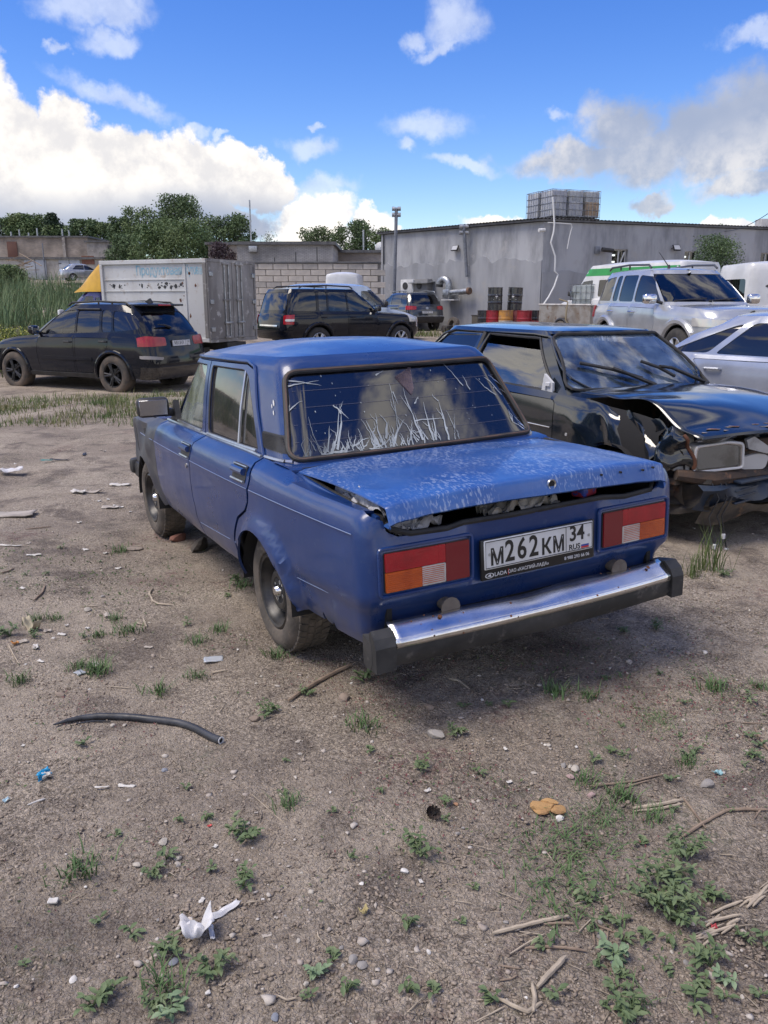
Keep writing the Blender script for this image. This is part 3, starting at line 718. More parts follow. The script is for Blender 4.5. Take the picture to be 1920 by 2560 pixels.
flood(1139, 622, WA, WC, angL, 'black flood light high on the wall between the two grey poles')
flood(1690, 621, WC, WD, angR, 'black flood light on the wall beside the second small window')
# outdoor air conditioner units
def ac(px, py, lab, s, M):
    P = hit(px, py, WA, WC, .02); t = thing('air_conditioner', lab, 'air conditioner', tuple(P), angL)
    ob('casing', box((0, -.22, 0), (.85*s, .32, .58*s), .02), M, t)
    ob('fan_grille', xf(lathe([(.17*s, 0), (.165*s, -.02), (.05, -.025), (0.002, -.025)], 20), loc=(-.1*s, -.385, 0)), M_BLACK, t)
    ob('bracket', join(box((-.3*s, -.2, -.31*s), (.04, .44, .03)), box((.3*s, -.2, -.31*s), (.04, .44, .03))), M_STEEL, t, smooth=False)
ac(1031, 715, 'white outdoor air conditioner unit on the wall above the dark hatchback', 1.0, M_WHITE)
ac(1066, 714, 'dull grey outdoor unit under a small steel hood beside the white one', 1.0, mat('dull_casing', (.2, .2, .2), .6))
P = hit(1066, 704, WA, WC, .02); o = ob('steel_hood', xf(box((0, -.3, 0), (1.2, .6, .04)), rx=.12), M_STEEL, smooth=False); o.location = P; o.rotation_euler.z = angL
tag(o, 'small sloping steel hood on the wall over the dull outdoor unit', 'hood')
# duct with elbow
P = hit(1128, 733, WA, WC, .25); t = thing('exhaust_duct', 'shiny steel exhaust duct with an elbow and a long round silencer on a bracket', 'duct', tuple(P), angL); t.scale = (.86, .86, .86)
el = [(-.02, -.2, .15)]+[(-.02-.32+.32*cos(a), -.2, .42+.30*sin(a)) for a in np.linspace(0, pi*.95, 9)]
ob('elbow', tube(el, .19, 12, caps=False), M_STEEL, t); ob('mouth', tube([el[-1], (el[-1][0]-.02, -.2, el[-1][2]-.14)], [.195, .20], 12), M_BLACK, t)
ob('silencer', tube([(.05, -.2, .02), (1.35, -.2, .10)], .15, 16), M_STEEL, t); ob('end_cap', tube([(1.35, -.2, .10), (1.48, -.2, .11)], [.19, .17], 14), mat('rust_brown', (.16, .09, .055), .8, col2=(.08, .06, .05), nscale=9), t)
ob('fan_box', box((-.05, -.2, -.02), (.42, .4, .42), .02), M_STEEL, t); ob('bracket', join(box((.1, -.15, -.34), (.9, .5, .05)), box((-.25, .1, -.2), (.05, .05, .4)), box((.5, .1, -.2), (.05, .05, .4))), M_WHITE, t, smooth=False)
# wall lamp on an arm, white security camera
P = hit(1513, 626, WC, WD, .03); t = thing('security_camera', 'dark bullet camera on a short arm left of the first window', 'camera', tuple(P), angR)
ob('arm', tube([(0, .0, 0), (-.28, -.22, .02)], .05, 8), M_PIPEG, t); ob('body', tube([(-.34, -.26, .02), (.16, -.34, -.03)], .09, 10), M_BLACK, t); ob('wall_plate', box((-.4, -.02, 0), (.24, .05, .3), .01), M_PIPEG, t)
P = hit(1349, 577, WC, WD, .03); t = thing('security_camera', 'white camera under the eaves at the building corner', 'camera', tuple(P), angR)
ob('body', tube([(-.16, -.2, 0), (.12, -.2, .02)], .075, 10), M_WHITE, t); ob('arm', tube([(.02, 0, .05), (.0, -.2, .03)], .03, 6), M_WHITE, t)
# thin conduit
# roof tanks
def ibc(name, lab, loc, rz, tint, low=None, group=None):
    t = thing(name, lab, 'tank', loc, rz, group)
    ob('tank', box((0, 0, .66), (.96, 1.14, .98), .06), tint, t)
    if low: ob('tank_stain', box((0, 0, .50), (.968, 1.148, .6), .06), low, t)
    cg = []
    for z in np.linspace(.2, 1.17, 5): cg += [tube([(-.5, -.6, z), (.5, -.6, z), (.5, .6, z), (-.5, .6, z)], .014, 5, closed=True)]
    for x in np.linspace(-.5, .5, 5): cg += [tube([(x, s*.6, .15), (x, s*.6, 1.18)], .012, 5) for s in (-1, 1)]
    for y in np.linspace(-.6, .6, 6): cg += [tube([(s*.5, y, .15), (s*.5, y, 1.18)], .012, 5) for s in (-1, 1)]
    ob('cage', join(*cg), M_STEEL, t); ob('pallet', join(box((0, 0, .12), (1.02, 1.22, .04)), *[box((x, 0, .05), (.1, 1.2, .1)) for x in (-.45, 0, .45)]), M_BLACK, t, smooth=False)
    ob('lid', tube([(0, 0, 1.14), (0, 0, 1.2)], .1, 12), M_BLACK, t)
    return t
M_TANKG = mat('tank_grey_plastic', (.36, .38, .39), .55, col2=(.24, .26, .29), nscale=2.5, col3=(.38, .39, .38), n3=3)
M_TANKB = mat('tank_cloudy_blue', (.27, .29, .34), .55, col2=(.40, .41, .42), nscale=2.5)
M_TANKO = mat('tank_rust_water', (.34, .24, .15), .6, col2=(.22, .17, .13), nscale=3)
M_TANKW = mat('tank_dirty_white', (.33, .36, .36), .5, col2=(.22, .25, .25), nscale=2)
dR = dW; base = at(1314, 566, 36.2); pR = np.array([-dR[1], dR[0]])
for k, (lab, m, low) in enumerate((('caged liquid tank on the roof, nearest the building corner, full of cloudy liquid', M_TANKB, None), ('caged liquid tank on the roof between its two neighbours, half full', M_TANKG, M_TANKB),
        ('caged liquid tank on the roof, farthest from the corner, stained rusty orange', M_TANKG, M_TANKO))):
    q = np.array([6.62, 35.9])+dR*(.62+.80*k)*1.0+pR*.25
    bt = ibc('liquid_tank', lab, (q[0], q[1], ZW+.1), angR, m, low, 'liquid tanks on the building roof'); bt.scale = (.74, .80, 1.06)
q = np.array([6.62, 35.9])+dR*.55+pR*1.25; bt = ibc('liquid_tank', 'caged liquid tank on the roof standing behind the corner one', (q[0], q[1], ZW+.1), angR, M_TANKB, None, 'liquid tanks on the building roof'); bt.scale = (.74, .80, 1.06)
# white hoses down the wall
M_HOSE = mat('white_hose', (.66, .67, .66), .5)
hz = [(1382, 492), (1386, 560), (1384, 580), (1377, 607), (1388, 640), (1388, 655), (1387, 678), (1395, 687), (1386, 715), (1372, 742), (1354, 768)]
P = np.array([hit(x, y, WC, WD, .35) for x, y in hz]); P[:3, :2] -= 0*P[:3, :2]
tag(ob('drain_hose', tube(P, .035, 8), M_HOSE), 'thick white hose hanging from the roof tanks to the drums', 'hose')
P = np.array([hit(x, y, WC, WD, .3) for x, y in [(1370, 556), (1428, 560), (1430, 568), (1424, 590), (1418, 622)]])
tag(ob('drain_hose', tube(P, .02, 6), M_HOSE), 'thinner white pipe running under the tanks and short way down', 'hose')
# overhead cable
c0, c1 = at(1800, 578, 40), at(1960, 505, 26)
cp = [c0*(1-t)+c1*t-np.array([0, 0, .25*4*t*(1-t)]) for t in np.linspace(0, 1, 14)]
tag(ob('overhead_cable', tube(cp, .012, 5), M_BLACK), 'thin black cable stretching from the roof edge up out of view', 'cable')
# chimney block behind the roof at the far end
P = at(1912, 583, 44); o = ob('chimney', box((0, 0, .3), (.8, .8, 1.6), .02), mat('pale_block', (.42, .42, .42), .9, col2=(.33, .33, .33), nscale=3)); o.location = (P[0], P[1], ZW-.2); tag(o, 'pale square chimney stack rising behind the roof edge', 'chimney')
# ------------------------------------------------------------------ block wall
M_BLOCK = mat('aerated_block', (.52, .475, .42), .95, col2=(.43, .39, .345), nscale=2.2, bump=.006, bscale=30)
M_BLOCK2 = mat('aerated_block_grey', (.42, .385, .35), .95, col2=(.34, .315, .285), nscale=2.6, bump=.006, bscale=30)
M_MORT = mat('mortar', (.15, .14, .13), .95, col2=(.22, .2, .18), nscale=6)
bw = thing('block_wall', 'boundary wall of large pale aerated blocks with dark mortar joints', 'wall', (-3.42, 36.6, 0))
ob('mortar', box((0, .16, 1.5), (6.56, .26, 3.06)), M_MORT, bw, smooth=False)
blk = [mesh('block', box((0, 0, 0), (.615, .30, .228), .008, 1), M, smooth=False) for M in (M_BLOCK, M_BLOCK, M_BLOCK2)]
hb = mesh('block', box((0, 0, 0), (.30, .30, .228), .008, 1), M_BLOCK, smooth=False)
for r in range(12):
    z = 2.93-.252*r; x = -3.28+(.33 if r % 2 else 0); first = True
    if r % 2: add('block', hb, bw, (-3.28+.15, .15, z))
    while x < 2.95:
        b = add('block', random.choice(blk), bw, (x+.315, .15+random.uniform(-.012, .006), z+random.uniform(-.006, .006)), (0, 0, random.uniform(-.01, .01))); x += .645
ob('coping', box((0, .15, 3.10), (6.6, .42, .07), .01), M_ROOFM, bw)
# ------------------------------------------------------------------ brick buildings behind
def brickmat(name, c1, c2, mortar, sc, rot=0):
    m = bpy.data.materials.new(name); m.use_nodes = True; N, L = m.node_tree.nodes, m.node_tree.links; b = N['Principled BSDF']; b.inputs['Roughness'].default_value = .95
    tc = N.new('ShaderNodeTexCoord'); mp = N.new('ShaderNodeMapping'); mp.inputs['Rotation'].default_value = (pi/2, 0, 0); L.new(tc.outputs['Object'], mp.inputs[0])
    br = N.new('ShaderNodeTexBrick'); br.inputs['Scale'].default_value = sc; L.new(mp.outputs[0], br.inputs['Vector'])
    for k, v in (('Color1', c1), ('Color2', c2), ('Mortar', mortar)): br.inputs[k].default_value = (*v, 1)
    br.inputs['Mortar Size'].default_value = .012; br.inputs['Brick Width'].default_value = .26; br.inputs['Row Height'].default_value = .075
    nz = N.new('ShaderNodeTexNoise'); nz.inputs['Scale'].default_value = .7; nz.inputs['Detail'].default_value = 7; L.new(tc.outputs['Object'], nz.inputs['Vector'])
    mr = N.new('ShaderNodeMapRange'); L.new(nz.outputs[0], mr.inputs[0]); mr.inputs[1].default_value = .35; mr.inputs[2].default_value = .7; mr.inputs[3].default_value = .55; mr.inputs[4].default_value = 1.1
    mx = N.new('ShaderNodeVectorMath'); mx.operation = 'SCALE'; L.new(br.outputs['Color'], mx.inputs[0]); L.new(mr.outputs[0], mx.inputs['Scale']); L.new(mx.outputs[0], b.inputs['Base Color'])
    return m
M_SIL = brickmat('white_silicate_brick', (.42, .41, .39), (.34, .33, .32), (.24, .23, .23), 1.0)
M_OLDB = brickmat('old_yellow_brick', (.36, .30, .24), (.27, .225, .185), (.33, .31, .29), 1.0)
M_CONC = mat('weathered_concrete', (.34, .32, .29), .95, col2=(.22, .2, .185), nscale=1.2, col3=(.42, .4, .37), n3=4)
def slab_building(name, lab, px0, px1, pyt, Y, depth, zb, m, roofm=M_ROOFM, rh=.18, skew=0.0):
    a, b = at(px0, pyt, Y), at(px1, pyt, Y); zt = a[2]
    t = thing(name, lab, 'building', ((a[0]+b[0])/2, Y, zb), skew)
    w = b[0]-a[0]; ob('wall', box((0, depth/2, (zt-zb)/2), (w, depth, zt-zb)), m, t, smooth=False)
    ob('roof', box((0, depth/2, zt-zb+rh/2), (w+.4, depth+.4, rh)), roofm, t, smooth=False)
    return t, w, zt-zb
t, w, h = slab_building('brick_building', 'flat roofed building of pale silicate brick rising behind the block wall', 592, 832, 612, 52, 10, .5, M_SIL)
ob('parapet', box((0, -.3, h*.66), (w*.95, .5, .12)), M_ROOFM, t, smooth=False); ob('vent_pipe', tube([(-w*.36, .4, h), (-w*.36, .4, h+2.6)], .05, 6), M_STEEL, t)
ob('vent_box', box((-w*.33, -.1, h-.25), (.5, .3, .35), .02), M_STEEL, t)
for k in range(3): ob('rod', tube([(-w*.1+k*w*.22, -.5, h*.66), (-w*.1+k*w*.22, -.5, h*.66+.7+.3*k)], .03, 5), M_BLACK, t)
t, w, h = slab_building('brick_building', 'lower grey brick shed between the pale brick building and the grey render wall', 828, 962, 632, 58, 8, .5, M_OLDB)
ob('vent_pipe', tube([(w*.1, .4, h-.5), (w*.1, .4, h+1.5)], .06, 6), M_STEEL, t); ob('roof_step', box((w*.3, -.4, h-.7), (w*.45, .9, .14)), M_ROOFM, t, smooth=False); ob('dish', xf(lathe([(.02, 0), (.25, .04), (.38, .12)], 14, 'y'), loc=(w*.42, .2, h+.35)), M_WHITE, t)
t, w, h = slab_building('brick_building', 'small dark brick shed half hidden by the purple leaved shrub', 520, 600, 612, 60, 8, 1.2, M_OLDB)
# garages on the slope
t, w, h = slab_building('garage_row', 'lower row of whitewashed garages with pale metal doors on the slope', -60, 268, 648, 80, 9, 3.25, mat('whitewashed_brick', (.43, .41, .37), .95, col2=(.28, .26, .23), nscale=.9, col3=(.5, .48, .45), n3=4), skew=0.0)
X0 = t.location.x
def gx_(px, Y=80): return at(px, 700, Y)[0]-X0
M_GDOOR = mat('pale_metal_door', (.42, .45, .48), .6, col2=(.33, .35, .38), nscale=1.5)
for px0, px1 in ((66, 120), (152, 204)):
    a, b = gx_(px0), gx_(px1); d = ob('garage_door', box(((a+b)/2, -.05, 1.0), (b-a, .08, 2.0), .01), M_GDOOR, t)
    ob('door_seam', box(((a+b)/2, -.1, 1.0), (.04, .02, 1.95)), M_BLACK, d, smooth=False); ob('hinge', join(*[box((a+.1, -.1, z), (.25, .03, .06)) for z in (.4, 1.6)]), M_BLACK, d, smooth=False)
a, b = gx_(209), gx_(240); ob('brick_infill', box(((a+b)/2, -.03, 1.9), (b-a, .06, .75)), mat('red_brick', (.22, .1, .07), .9, col2=(.14, .07, .05), nscale=6), t, smooth=False)
ob('cable', tube([(gx_(x), -.2, z) for x, z in ((0, 2.05), (60, 1.95), (118, 2.0), (170, 1.92), (262, 2.0))], .02, 4), M_BLACK, t); ob('pole', tube([(gx_(117), -.2, -.2), (gx_(117), -.2, 3.4)], .05, 6), M_PIPEG, t)
t2, w, h = slab_building('garage_row', 'upper row of weathered brick garages with a little brown door', -60, 218, 594, 96, 9, 6.0, M_OLDB)
X2 = t2.location.x; fx = lambda px: at(px, 620, 96)[0]-X2
ob('door', box((fx(31), -.05, 1.0), (1.1, .1, 1.7), .01), mat('brown_door', (.12, .06, .045), .8), t2); 
for px in (22, 43, 66, 88, 151, 168): ob('chimney_pipe', tube([(fx(px), 1, h), (fx(px), 1, h+random.uniform(.5, 1.2))], .09, 6), M_STEEL, t2)
ob('pillar', box((fx(162), -.12, h/2), (.3, .24, h)), M_CONC, t2, smooth=False)
t3, w, h = slab_building('garage', 'garage with a rough concrete front at the end of the upper row', 216, 292, 606, 93, 8, 5.6, M_CONC)
ob('vent_hole', box((w*.28, -.03, h-.5), (.6, .08, .4)), M_BLACK, t3, smooth=False)
P = at(55, 690, 78); wood = thing('firewood_stack', 'jumbled heap of pale planks leaning on the lower garages', 'firewood', (P[0], P[1], float(gz(P[0], P[1]))))
M_PLANK = mat('weathered_plank', (.33, .26, .19), .9, col2=(.2, .16, .12), nscale=3)
for k in range(16): ob('plank', xf(box((0, 0, 0), (random.uniform(1.2, 2.4), .16, .05)), ry=random.uniform(-.5, .5), rz=random.uniform(-.7, .7), loc=(random.uniform(-.9, .9), random.uniform(-.5, .5), .15+.12*k)), M_PLANK, wood, smooth=False)
# ------------------------------------------------------------------ trees
M_BARK = mat('bark', (.09, .075, .06), .95, col2=(.05, .042, .035), nscale=6)
def leafmat(name, a, b):
    m = mat(name, a, .6, col2=b, nscale=.55, nlo=.35, nhi=.65, spec=.25, col3=tuple(c*1.5 for c in b), n3=2.2); return m
LF = {'dark': leafmat('leaf_dark_green', (.066, .108, .050), (.105, .152, .068)), 'mid': leafmat('leaf_green', (.080, .132, .055), (.135, .18, .078)),
      'conifer': leafmat('needle_green', (.022, .042, .026), (.038, .062, .034)), 'purple': leafmat('leaf_purple', (.05, .035, .042), (.075, .05, .055)), 'light': leafmat('leaf_olive', (.085, .125, .06), (.13, .17, .08))}
def tree(name, lab, px, pytop, Y, width, kind, zb=None, n=5200, s=.16, nbl=22, lowf=.25, cat='tree', group=None, sparse=1.0):
    p = at(px, pytop, Y); zb = float(gz(p[0], Y)) if zb is None else zb; H = p[2]-zb; n = int(n*1.7); s *= .66
    t = thing(name, lab, cat, (p[0], Y, zb), random.random()*6, group)
    limbs = [tube([(0, 0, -.3), (.03*H, 0, H*.3), (0, .02*H, H*.6), (0, 0, H*.9)], [.03*H+.04, .024*H+.02, .014*H, .004*H], 7)]
    cl = []
    for k in range(nbl):
        f = lowf+(1-lowf)*((k+.6)/nbl)**.9; a = k*2.4+random.random()
        rr = width/2*(1-abs((f-(lowf+.38))/(.72))**2.2)*(.55+.45*random.random()); rr = max(rr, width*.08)
        c = np.array([rr*cos(a)*.72, rr*sin(a)*.72, H*f*.97]); cl.append((c, width*(.09+.11*random.random())))
        if k % 2 == 0: limbs.append(tube([(0, 0, H*f*.6), c*np.array([.6, .6, .88]), c], [.011*H, .006*H, .002*H], 5))
    cl.append((np.array([0, 0, H*.93]), width*.12))
    ob('trunk', join(*limbs), M_BARK, t)
    C = np.array([c for c, _ in cl]); R = np.array([r for _, r in cl]); i = RNG.choice(len(cl), n, p=R**2/(R**2).sum())
    d = RNG.normal(size=(n, 3)); d /= np.linalg.norm(d, axis=1)[:, None]
    P = C[i]+d*(R[i]*(.35+.75*RNG.random(n)**.6))[:, None]*np.array([1, 1, .85]); P += RNG.normal(size=P.shape)*width*.032
    P = P[P[:, 2] < H*1.03]
    ob('crown', quads_cloud(P, s*(.7+.6*RNG.random(len(P)))), LF[kind], t, smooth=False); return t
def conifer(lab, px, pytop, Y, width, zb):
    p = at(px, pytop, Y); H = p[2]-zb; t = thing('conifer_tree', lab, 'tree', (p[0], Y, zb)); ob('trunk', tube([(0, 0, -.2), (0, 0, H)], [.25, .02], 7), M_BARK, t); P = []
    for k in range(16):
        f = .18+.8*k/16
        for j in range(7):
            a = j*2*pi/7+k*.7; R = width/2*(1-f)**.75*random.uniform(.75, 1.15)
            u = np.linspace(.05, 1, 26)[:, None]; br = np.c_[np.cos(a)*R*u, np.sin(a)*R*u, H*f-u*.35*R+.25*R*u**2]
            P.append(np.repeat(br, 3, 0)+RNG.normal(size=(78, 3))*.14)
    ob('crown', quads_cloud(np.vstack(P), .14, .1), LF['conifer'], t, smooth=False)
tree('deciduous_tree', 'broad green tree behind the garages at the far end of the row', 10, 548, 108, 6.5, 'dark', 6.5, s=.24, n=4200)
tree('deciduous_tree', 'rounded green tree between the far end tree and the spruce', 66, 538, 106, 6.2, 'mid', 6.5, s=.24, n=4200)
conifer('dark spruce with a ragged pointed top behind the garages', 129, 530, 104, 6.0, 6.3)
tree('deciduous_tree', 'low bushy tree just right of the spruce', 148, 566, 104, 4.6, 'mid', 6.3, s=.22, n=2800)
tree('deciduous_tree', 'small round tree standing alone above the end garage', 206, 550, 104, 4.6, 'dark', 6.3, s=.22, n=3400)
tree('deciduous_tree', 'low tree between the lone round tree and the tall group', 256, 560, 104, 4.4, 'mid', 6.3, s=.22, n=3000)
tree('deciduous_tree', 'slender tree at the edge of the tall group by the garages', 305, 546, 96, 3.8, 'dark', 5, s=.2, n=3000)
tree('deciduous_tree', 'airy tree with sky showing through its crown', 356, 520, 92, 5.6, 'mid', 4.6, s=.2, n=3000)
tree('deciduous_tree', 'tallest tree of the group with an open dark crown', 452, 494, 88, 6.0, 'dark', 4, s=.2, n=4600, lowf=.35)
tree('deciduous_tree', 'dense broad bush like tree right behind the box truck cab', 392, 556, 68, 5.6, 'mid', 1.6, s=.15, n=7000, lowf=.1)
tree('deciduous_tree', 'dense green tree behind the middle of the white box body', 468, 552, 66, 5.6, 'mid', 1.5, s=.15, n=7000, lowf=.1)
tree('deciduous_tree', 'dark low tree filling the gap beside the concrete garage', 302, 590, 74, 3.8, 'dark', 2.2, s=.15, n=3600, lowf=.1)
tree('deciduous_tree', 'round dark tree to the right of the dense group', 545, 540, 84, 4.4, 'dark', 2, s=.18, n=4200)
tree('deciduous_tree', 'round dark tree beside the thin vent pipe', 598, 538, 84, 3.9, 'dark', 2, s=.18, n=4200)
tree('purple_leaf_shrub', 'purple leaved shrub in front of the dark brick shed', 556, 606, 54, 2.6, 'purple', 1.0, s=.1, n=3000, cat='shrub', lowf=.15)
tree('sapling_tree', 'thin wispy tree top between the brick building and the clouds', 672, 582, 95, 2.6, 'light', 2, s=.15, n=360)
tree('deciduous_tree', 'grey green tree above the middle of the brick building', 790, 572, 92, 5.2, 'light', 2, s=.2, n=4200)
tree('deciduous_tree', 'tall dark poplar like tree above the brick shed', 886, 556, 90, 5.0, 'dark', 2, s=.2, n=4600)
tree('deciduous_tree', 'low leafy tree at the corner of the grey render building', 946, 574, 88, 3.4, 'mid', 2, s=.19, n=2600)
tree('leafy_bush', 'tall leafy bush growing against the grey wall by the small windows', 1800, 592, 33.5, 2.5, 'dark', .35, s=.06, n=7000, lowf=.2, cat='bush')
tree('deciduous_tree', 'tree top just showing over the roof of the grey building', 1775, 568, 70, 2.8, 'dark', 1, s=.16, n=2200, lowf=.6)
tree('leafy_bush', 'green bush in the reeds below the garages', 14, 664, 58, 3.0, 'mid', 2.0, s=.12, n=3000, lowf=.1, cat='bush')
# ------------------------------------------------------------------ vehicles: shared builders
def paint(name, col, rough=.28, dirt=(.17, .14, .11), dz=(.15, .75), coat=.5, metal=0.0, col2=None, ns=1.6, rvar=.06, spec=None):
    return mat(name, col, rough, metal, col2=col2 or tuple(c*.82 for c in col), nscale=ns, coat=coat, dirt=dirt, dirt_z=dz, rvar=rvar, spec=spec)
M_TYRE = mat('tyre_rubber', (.028, .027, .026), .85, col2=(.05, .046, .042), nscale=7, bump=.003, bscale=70)
M_TYRED = mat('dusty_tyre_rubber', (.075, .066, .056), .92, col2=(.125, .105, .085), nscale=9, bump=.004, bscale=60, col3=(.16, .135, .11), n3=14)
M_TYREM = mat('muddy_tyre_rubber', (.055, .050, .045), .95, col2=(.13, .10, .075), nscale=3, bump=.004, bscale=60)
M_RIMB = mat('black_rim', (.016, .016, .017), .4, .2, col2=(.03, .03, .03), nscale=6)
M_RIMD = mat('dark_steel_rim', (.030, .032, .036), .38, .5, col2=(.075, .07, .066), nscale=5, rvar=.12)
M_RIMS = mat('silver_rim', (.5, .51, .52), .3, .8)
M_CHROME = mat('chrome', (.75, .76, .78), .08, 1.0, col2=(.6, .6, .6), nscale=4, rvar=.05)
M_RUBBER = mat('black_rubber', (.014, .014, .014), .6, col2=(.03, .03, .03), nscale=8)
M_RED = mat('red_lens', (.36, .008, .016), .12, col2=(.26, .006, .012), nscale=7, coat=.4, bump=.0015, bscale=160)
M_ORANGE = mat('orange_lens', (.48, .085, .008), .15, col2=(.38, .06, .006), nscale=9, coat=.4, bump=.0015, bscale=160)
M_CLEAR = mat('clear_lens', (.55, .54, .52), .12, .3, coat=.6)
M_LENSW = mat('white_lens', (.52, .50, .47), .2, col2=(.38, .36, .33), nscale=12, coat=.4)
M_PLATEW = mat('plate_white', (.62, .63, .63), .4, col2=(.55, .55, .54), nscale=5)
M_INK = mat('plate_black', (.012, .012, .012), .4)
M_FB, M_FR = mat('flag_blue', (.02, .06, .3), .4), mat('flag_red', (.45, .02, .02), .4)
G_TINT = glass('tinted_glass', (.10, .105, .12), .015, body=.45, body_col=(.012, .012, .014))
G_CLEAR = glass('clear_glass', (.60, .64, .64), .015)
G_DARK = glass('dark_tint_glass', (.03, .03, .035), .02, body=.7, body_col=(.006, .006, .008))
M_SEAT = mat('seat_cloth', (.045, .043, .042), .9, col2=(.07, .066, .06), nscale=14)
M_MIRROR = mat('mirror_glass', (.6, .62, .65), .06, 1.0)
def wheel(parent, loc, r, w, rim_r, M_T, M_R, side=1, spokes=0, steer=0.0, treads=0, hub=True, steel=False):
    """wheel > tyre, rim ; axis along y, outer face towards +y (side=1)"""
    wh = ob('wheel', lathe([(0.001, -.02), (rim_r*.55, -.02), (rim_r*.55, -w*.6), (.001, -w*.6)], 14), M_DARK, parent, loc=loc, rot=(0, 0, (0 if side > 0 else pi)+steer))
    sw = r-rim_r
    pr = [(rim_r, -.012), (rim_r+.012, .012), (rim_r+sw*.35, .022), (rim_r+sw*.62, .018), (rim_r+sw*.84, .004), (r-.006, -.020), (r, -.040), (r+.001, -w*.5), (r, -w+.04), (r-.006, -w+.02), (rim_r+sw*.5, -w-.012), (rim_r, -w+.02)]
    parts = [lathe(pr, 48)]
    ob('tyre', join(*parts), M_T, wh)
    if treads:
        tv = []
        for row, (y0, y1, ph) in enumerate(((-.008, -.046, 0), (-.052, -w*.5+.004, .5), (-w*.5-.004, -w+.052, 0), (-w+.046, -w+.008, .5))):
            for k in range(treads):
                a0 = 2*pi*(k+ph)/treads; a1 = a0+2*pi/treads*.72; rr = r+.0045 if row in (1, 2) else r+.003; sk = .03*(1 if row < 2 else -1)
                V = []
                for a, y in ((a0, y0), (a1, y0), (a1+sk, y1), (a0+sk, y1)):
                    for q in (r-.012, rr): V.append((q*cos(a), y, q*sin(a)))
                tv.append((np.array(V), [[1, 3, 5, 7], [0, 1, 7, 6], [2, 3, 1, 0][::-1], [4, 5, 3, 2][::-1], [6, 7, 5, 4][::-1]]))
        tag(ob('tread', join(*tv), M_T, wh, smooth=False), kind='stuff')
    if steel:
        R = rim_r
        pr = [(R+.004, .006), (R-.004, .012), (R-.012, .008), (R-.016, -.012), (R-.030, -.028), (R-.034, -.060), (R*.70, -.070), (R*.64, -.058), (R*.60, -.030), (R*.48, -.014), (R*.36, -.018), (R*.31, -.034), (R*.18, -.036), (.001, -.036)]
        rm = ob('rim', lathe(pr, 48), M_R, wh, ang=50)
        sl = []
        for k in range(12):
            a = 2*pi*k/12; c = np.array([cos(a), sin(a)]); tq = np.array([-sin(a), cos(a)]); V = []
            for u in np.linspace(0, 2*pi, 10)[:-1]:
                q = c*(R*.655+.012*cos(u))+tq*.026*sin(u); V.append((q[0], -.056+.004*cos(u), q[1]))
            sl.append((np.array(V), [list(range(9))]))
        ob('rim_slot', join(*sl), M_DARK, wh, smooth=False)
        nb = []
        for k in range(4):
            a = 2*pi*k/4+.4; nb.append(lathe([(.001, -.018), (.011, -.020), (.012, -.034)], 6)); nb[-1] = xf(nb[-1], loc=(R*.27*cos(a), 0, R*.27*sin(a)))
        tag(ob('wheel_nuts', join(*nb), M_STEEL, wh, smooth=False), kind='stuff'); ob('hub_cap', lathe([(.001, .004), (.020, .002), (.030, -.012), (.033, -.036)], 20), M_CHROME, wh)
    else:
        R = rim_r; sp = [lathe([(R+.006, .004), (R-.004, .010), (R-.014, .002), (R-.020, -.03), (R-.03, -w*.6)], 32)]
        sp.append(lathe([(.001, -.004), (R*.2, -.006), (R*.26, -.03)], 14))
        for k in range(spokes or 5):
            a = 2*pi*k/(spokes or 5); c, s_ = cos(a), sin(a)
            for dd in (-.13, .13) if spokes <= 6 else (0,):
                A = np.array([R*.18*cos(a+dd*.6), -.016, R*.18*sin(a+dd*.6)]); Bq = np.array([(R-.01)*cos(a+dd), -.004, (R-.01)*sin(a+dd)])
                sp.append(tube([A, (A+Bq)/2+np.array([0, .004, 0]), Bq], [.026, .020, .022] if spokes <= 6 else .016, 6))
        ob('rim', join(*sp), M_R, wh)
    return wh
def arc(cx, cz, r, a0, a1, n=14):
    return [(cx+r*cos(RAD(a)), cz+r*sin(RAD(a))) for a in np.linspace(a0, a1, n)]
def liner(parent, x, y, z, r, side):
    A = np.linspace(RAD(-2), RAD(182), 20)
    P = [[(x+r_*cos(a), y+side*h, z+r_*sin(a)) for a in A] for r_, h in ((r, 0), (r, -.34), (.02, -.34))]
    ob('wheel_well', grid(P), M_DARK, parent)
def plate_small(parent, P, Nn, txt, reg, w=.52, h=.112):
    Mx = frame_on(P, Nn); pv, pf = box((0, 0, .004), (w, h, .008), .003, 1)
    pl = ob('licence_plate', (np.array([Mx @ Vector(v) for v in pv]), pf), M_PLATEW, parent, smooth=False)
    fr = [tube([(-w/2, -h/2, .009), (w/2, -h/2, .009), (w/2, h/2, .009), (-w/2, h/2, .009)], .004, 4, closed=True), tube([(w*.235, -h/2, .009), (w*.235, h/2, .009)], .003, 4)]
    fv, ff = join(*fr); ob('plate_border', (np.array([Mx @ Vector(v) for v in fv]), ff), M_INK, pl, smooth=False)
    text(txt, h*.86, M_INK, pl, Mx @ Matrix.Translation((-w*.125, 0, .009)), sx=.78); text(reg, h*.56, M_INK, pl, Mx @ Matrix.Translation((w*.37, h*.12, .009)), sx=.8)
    text('RUS', h*.24, M_INK, pl, Mx @ Matrix.Translation((w*.345, -h*.33, .009)))
    return pl
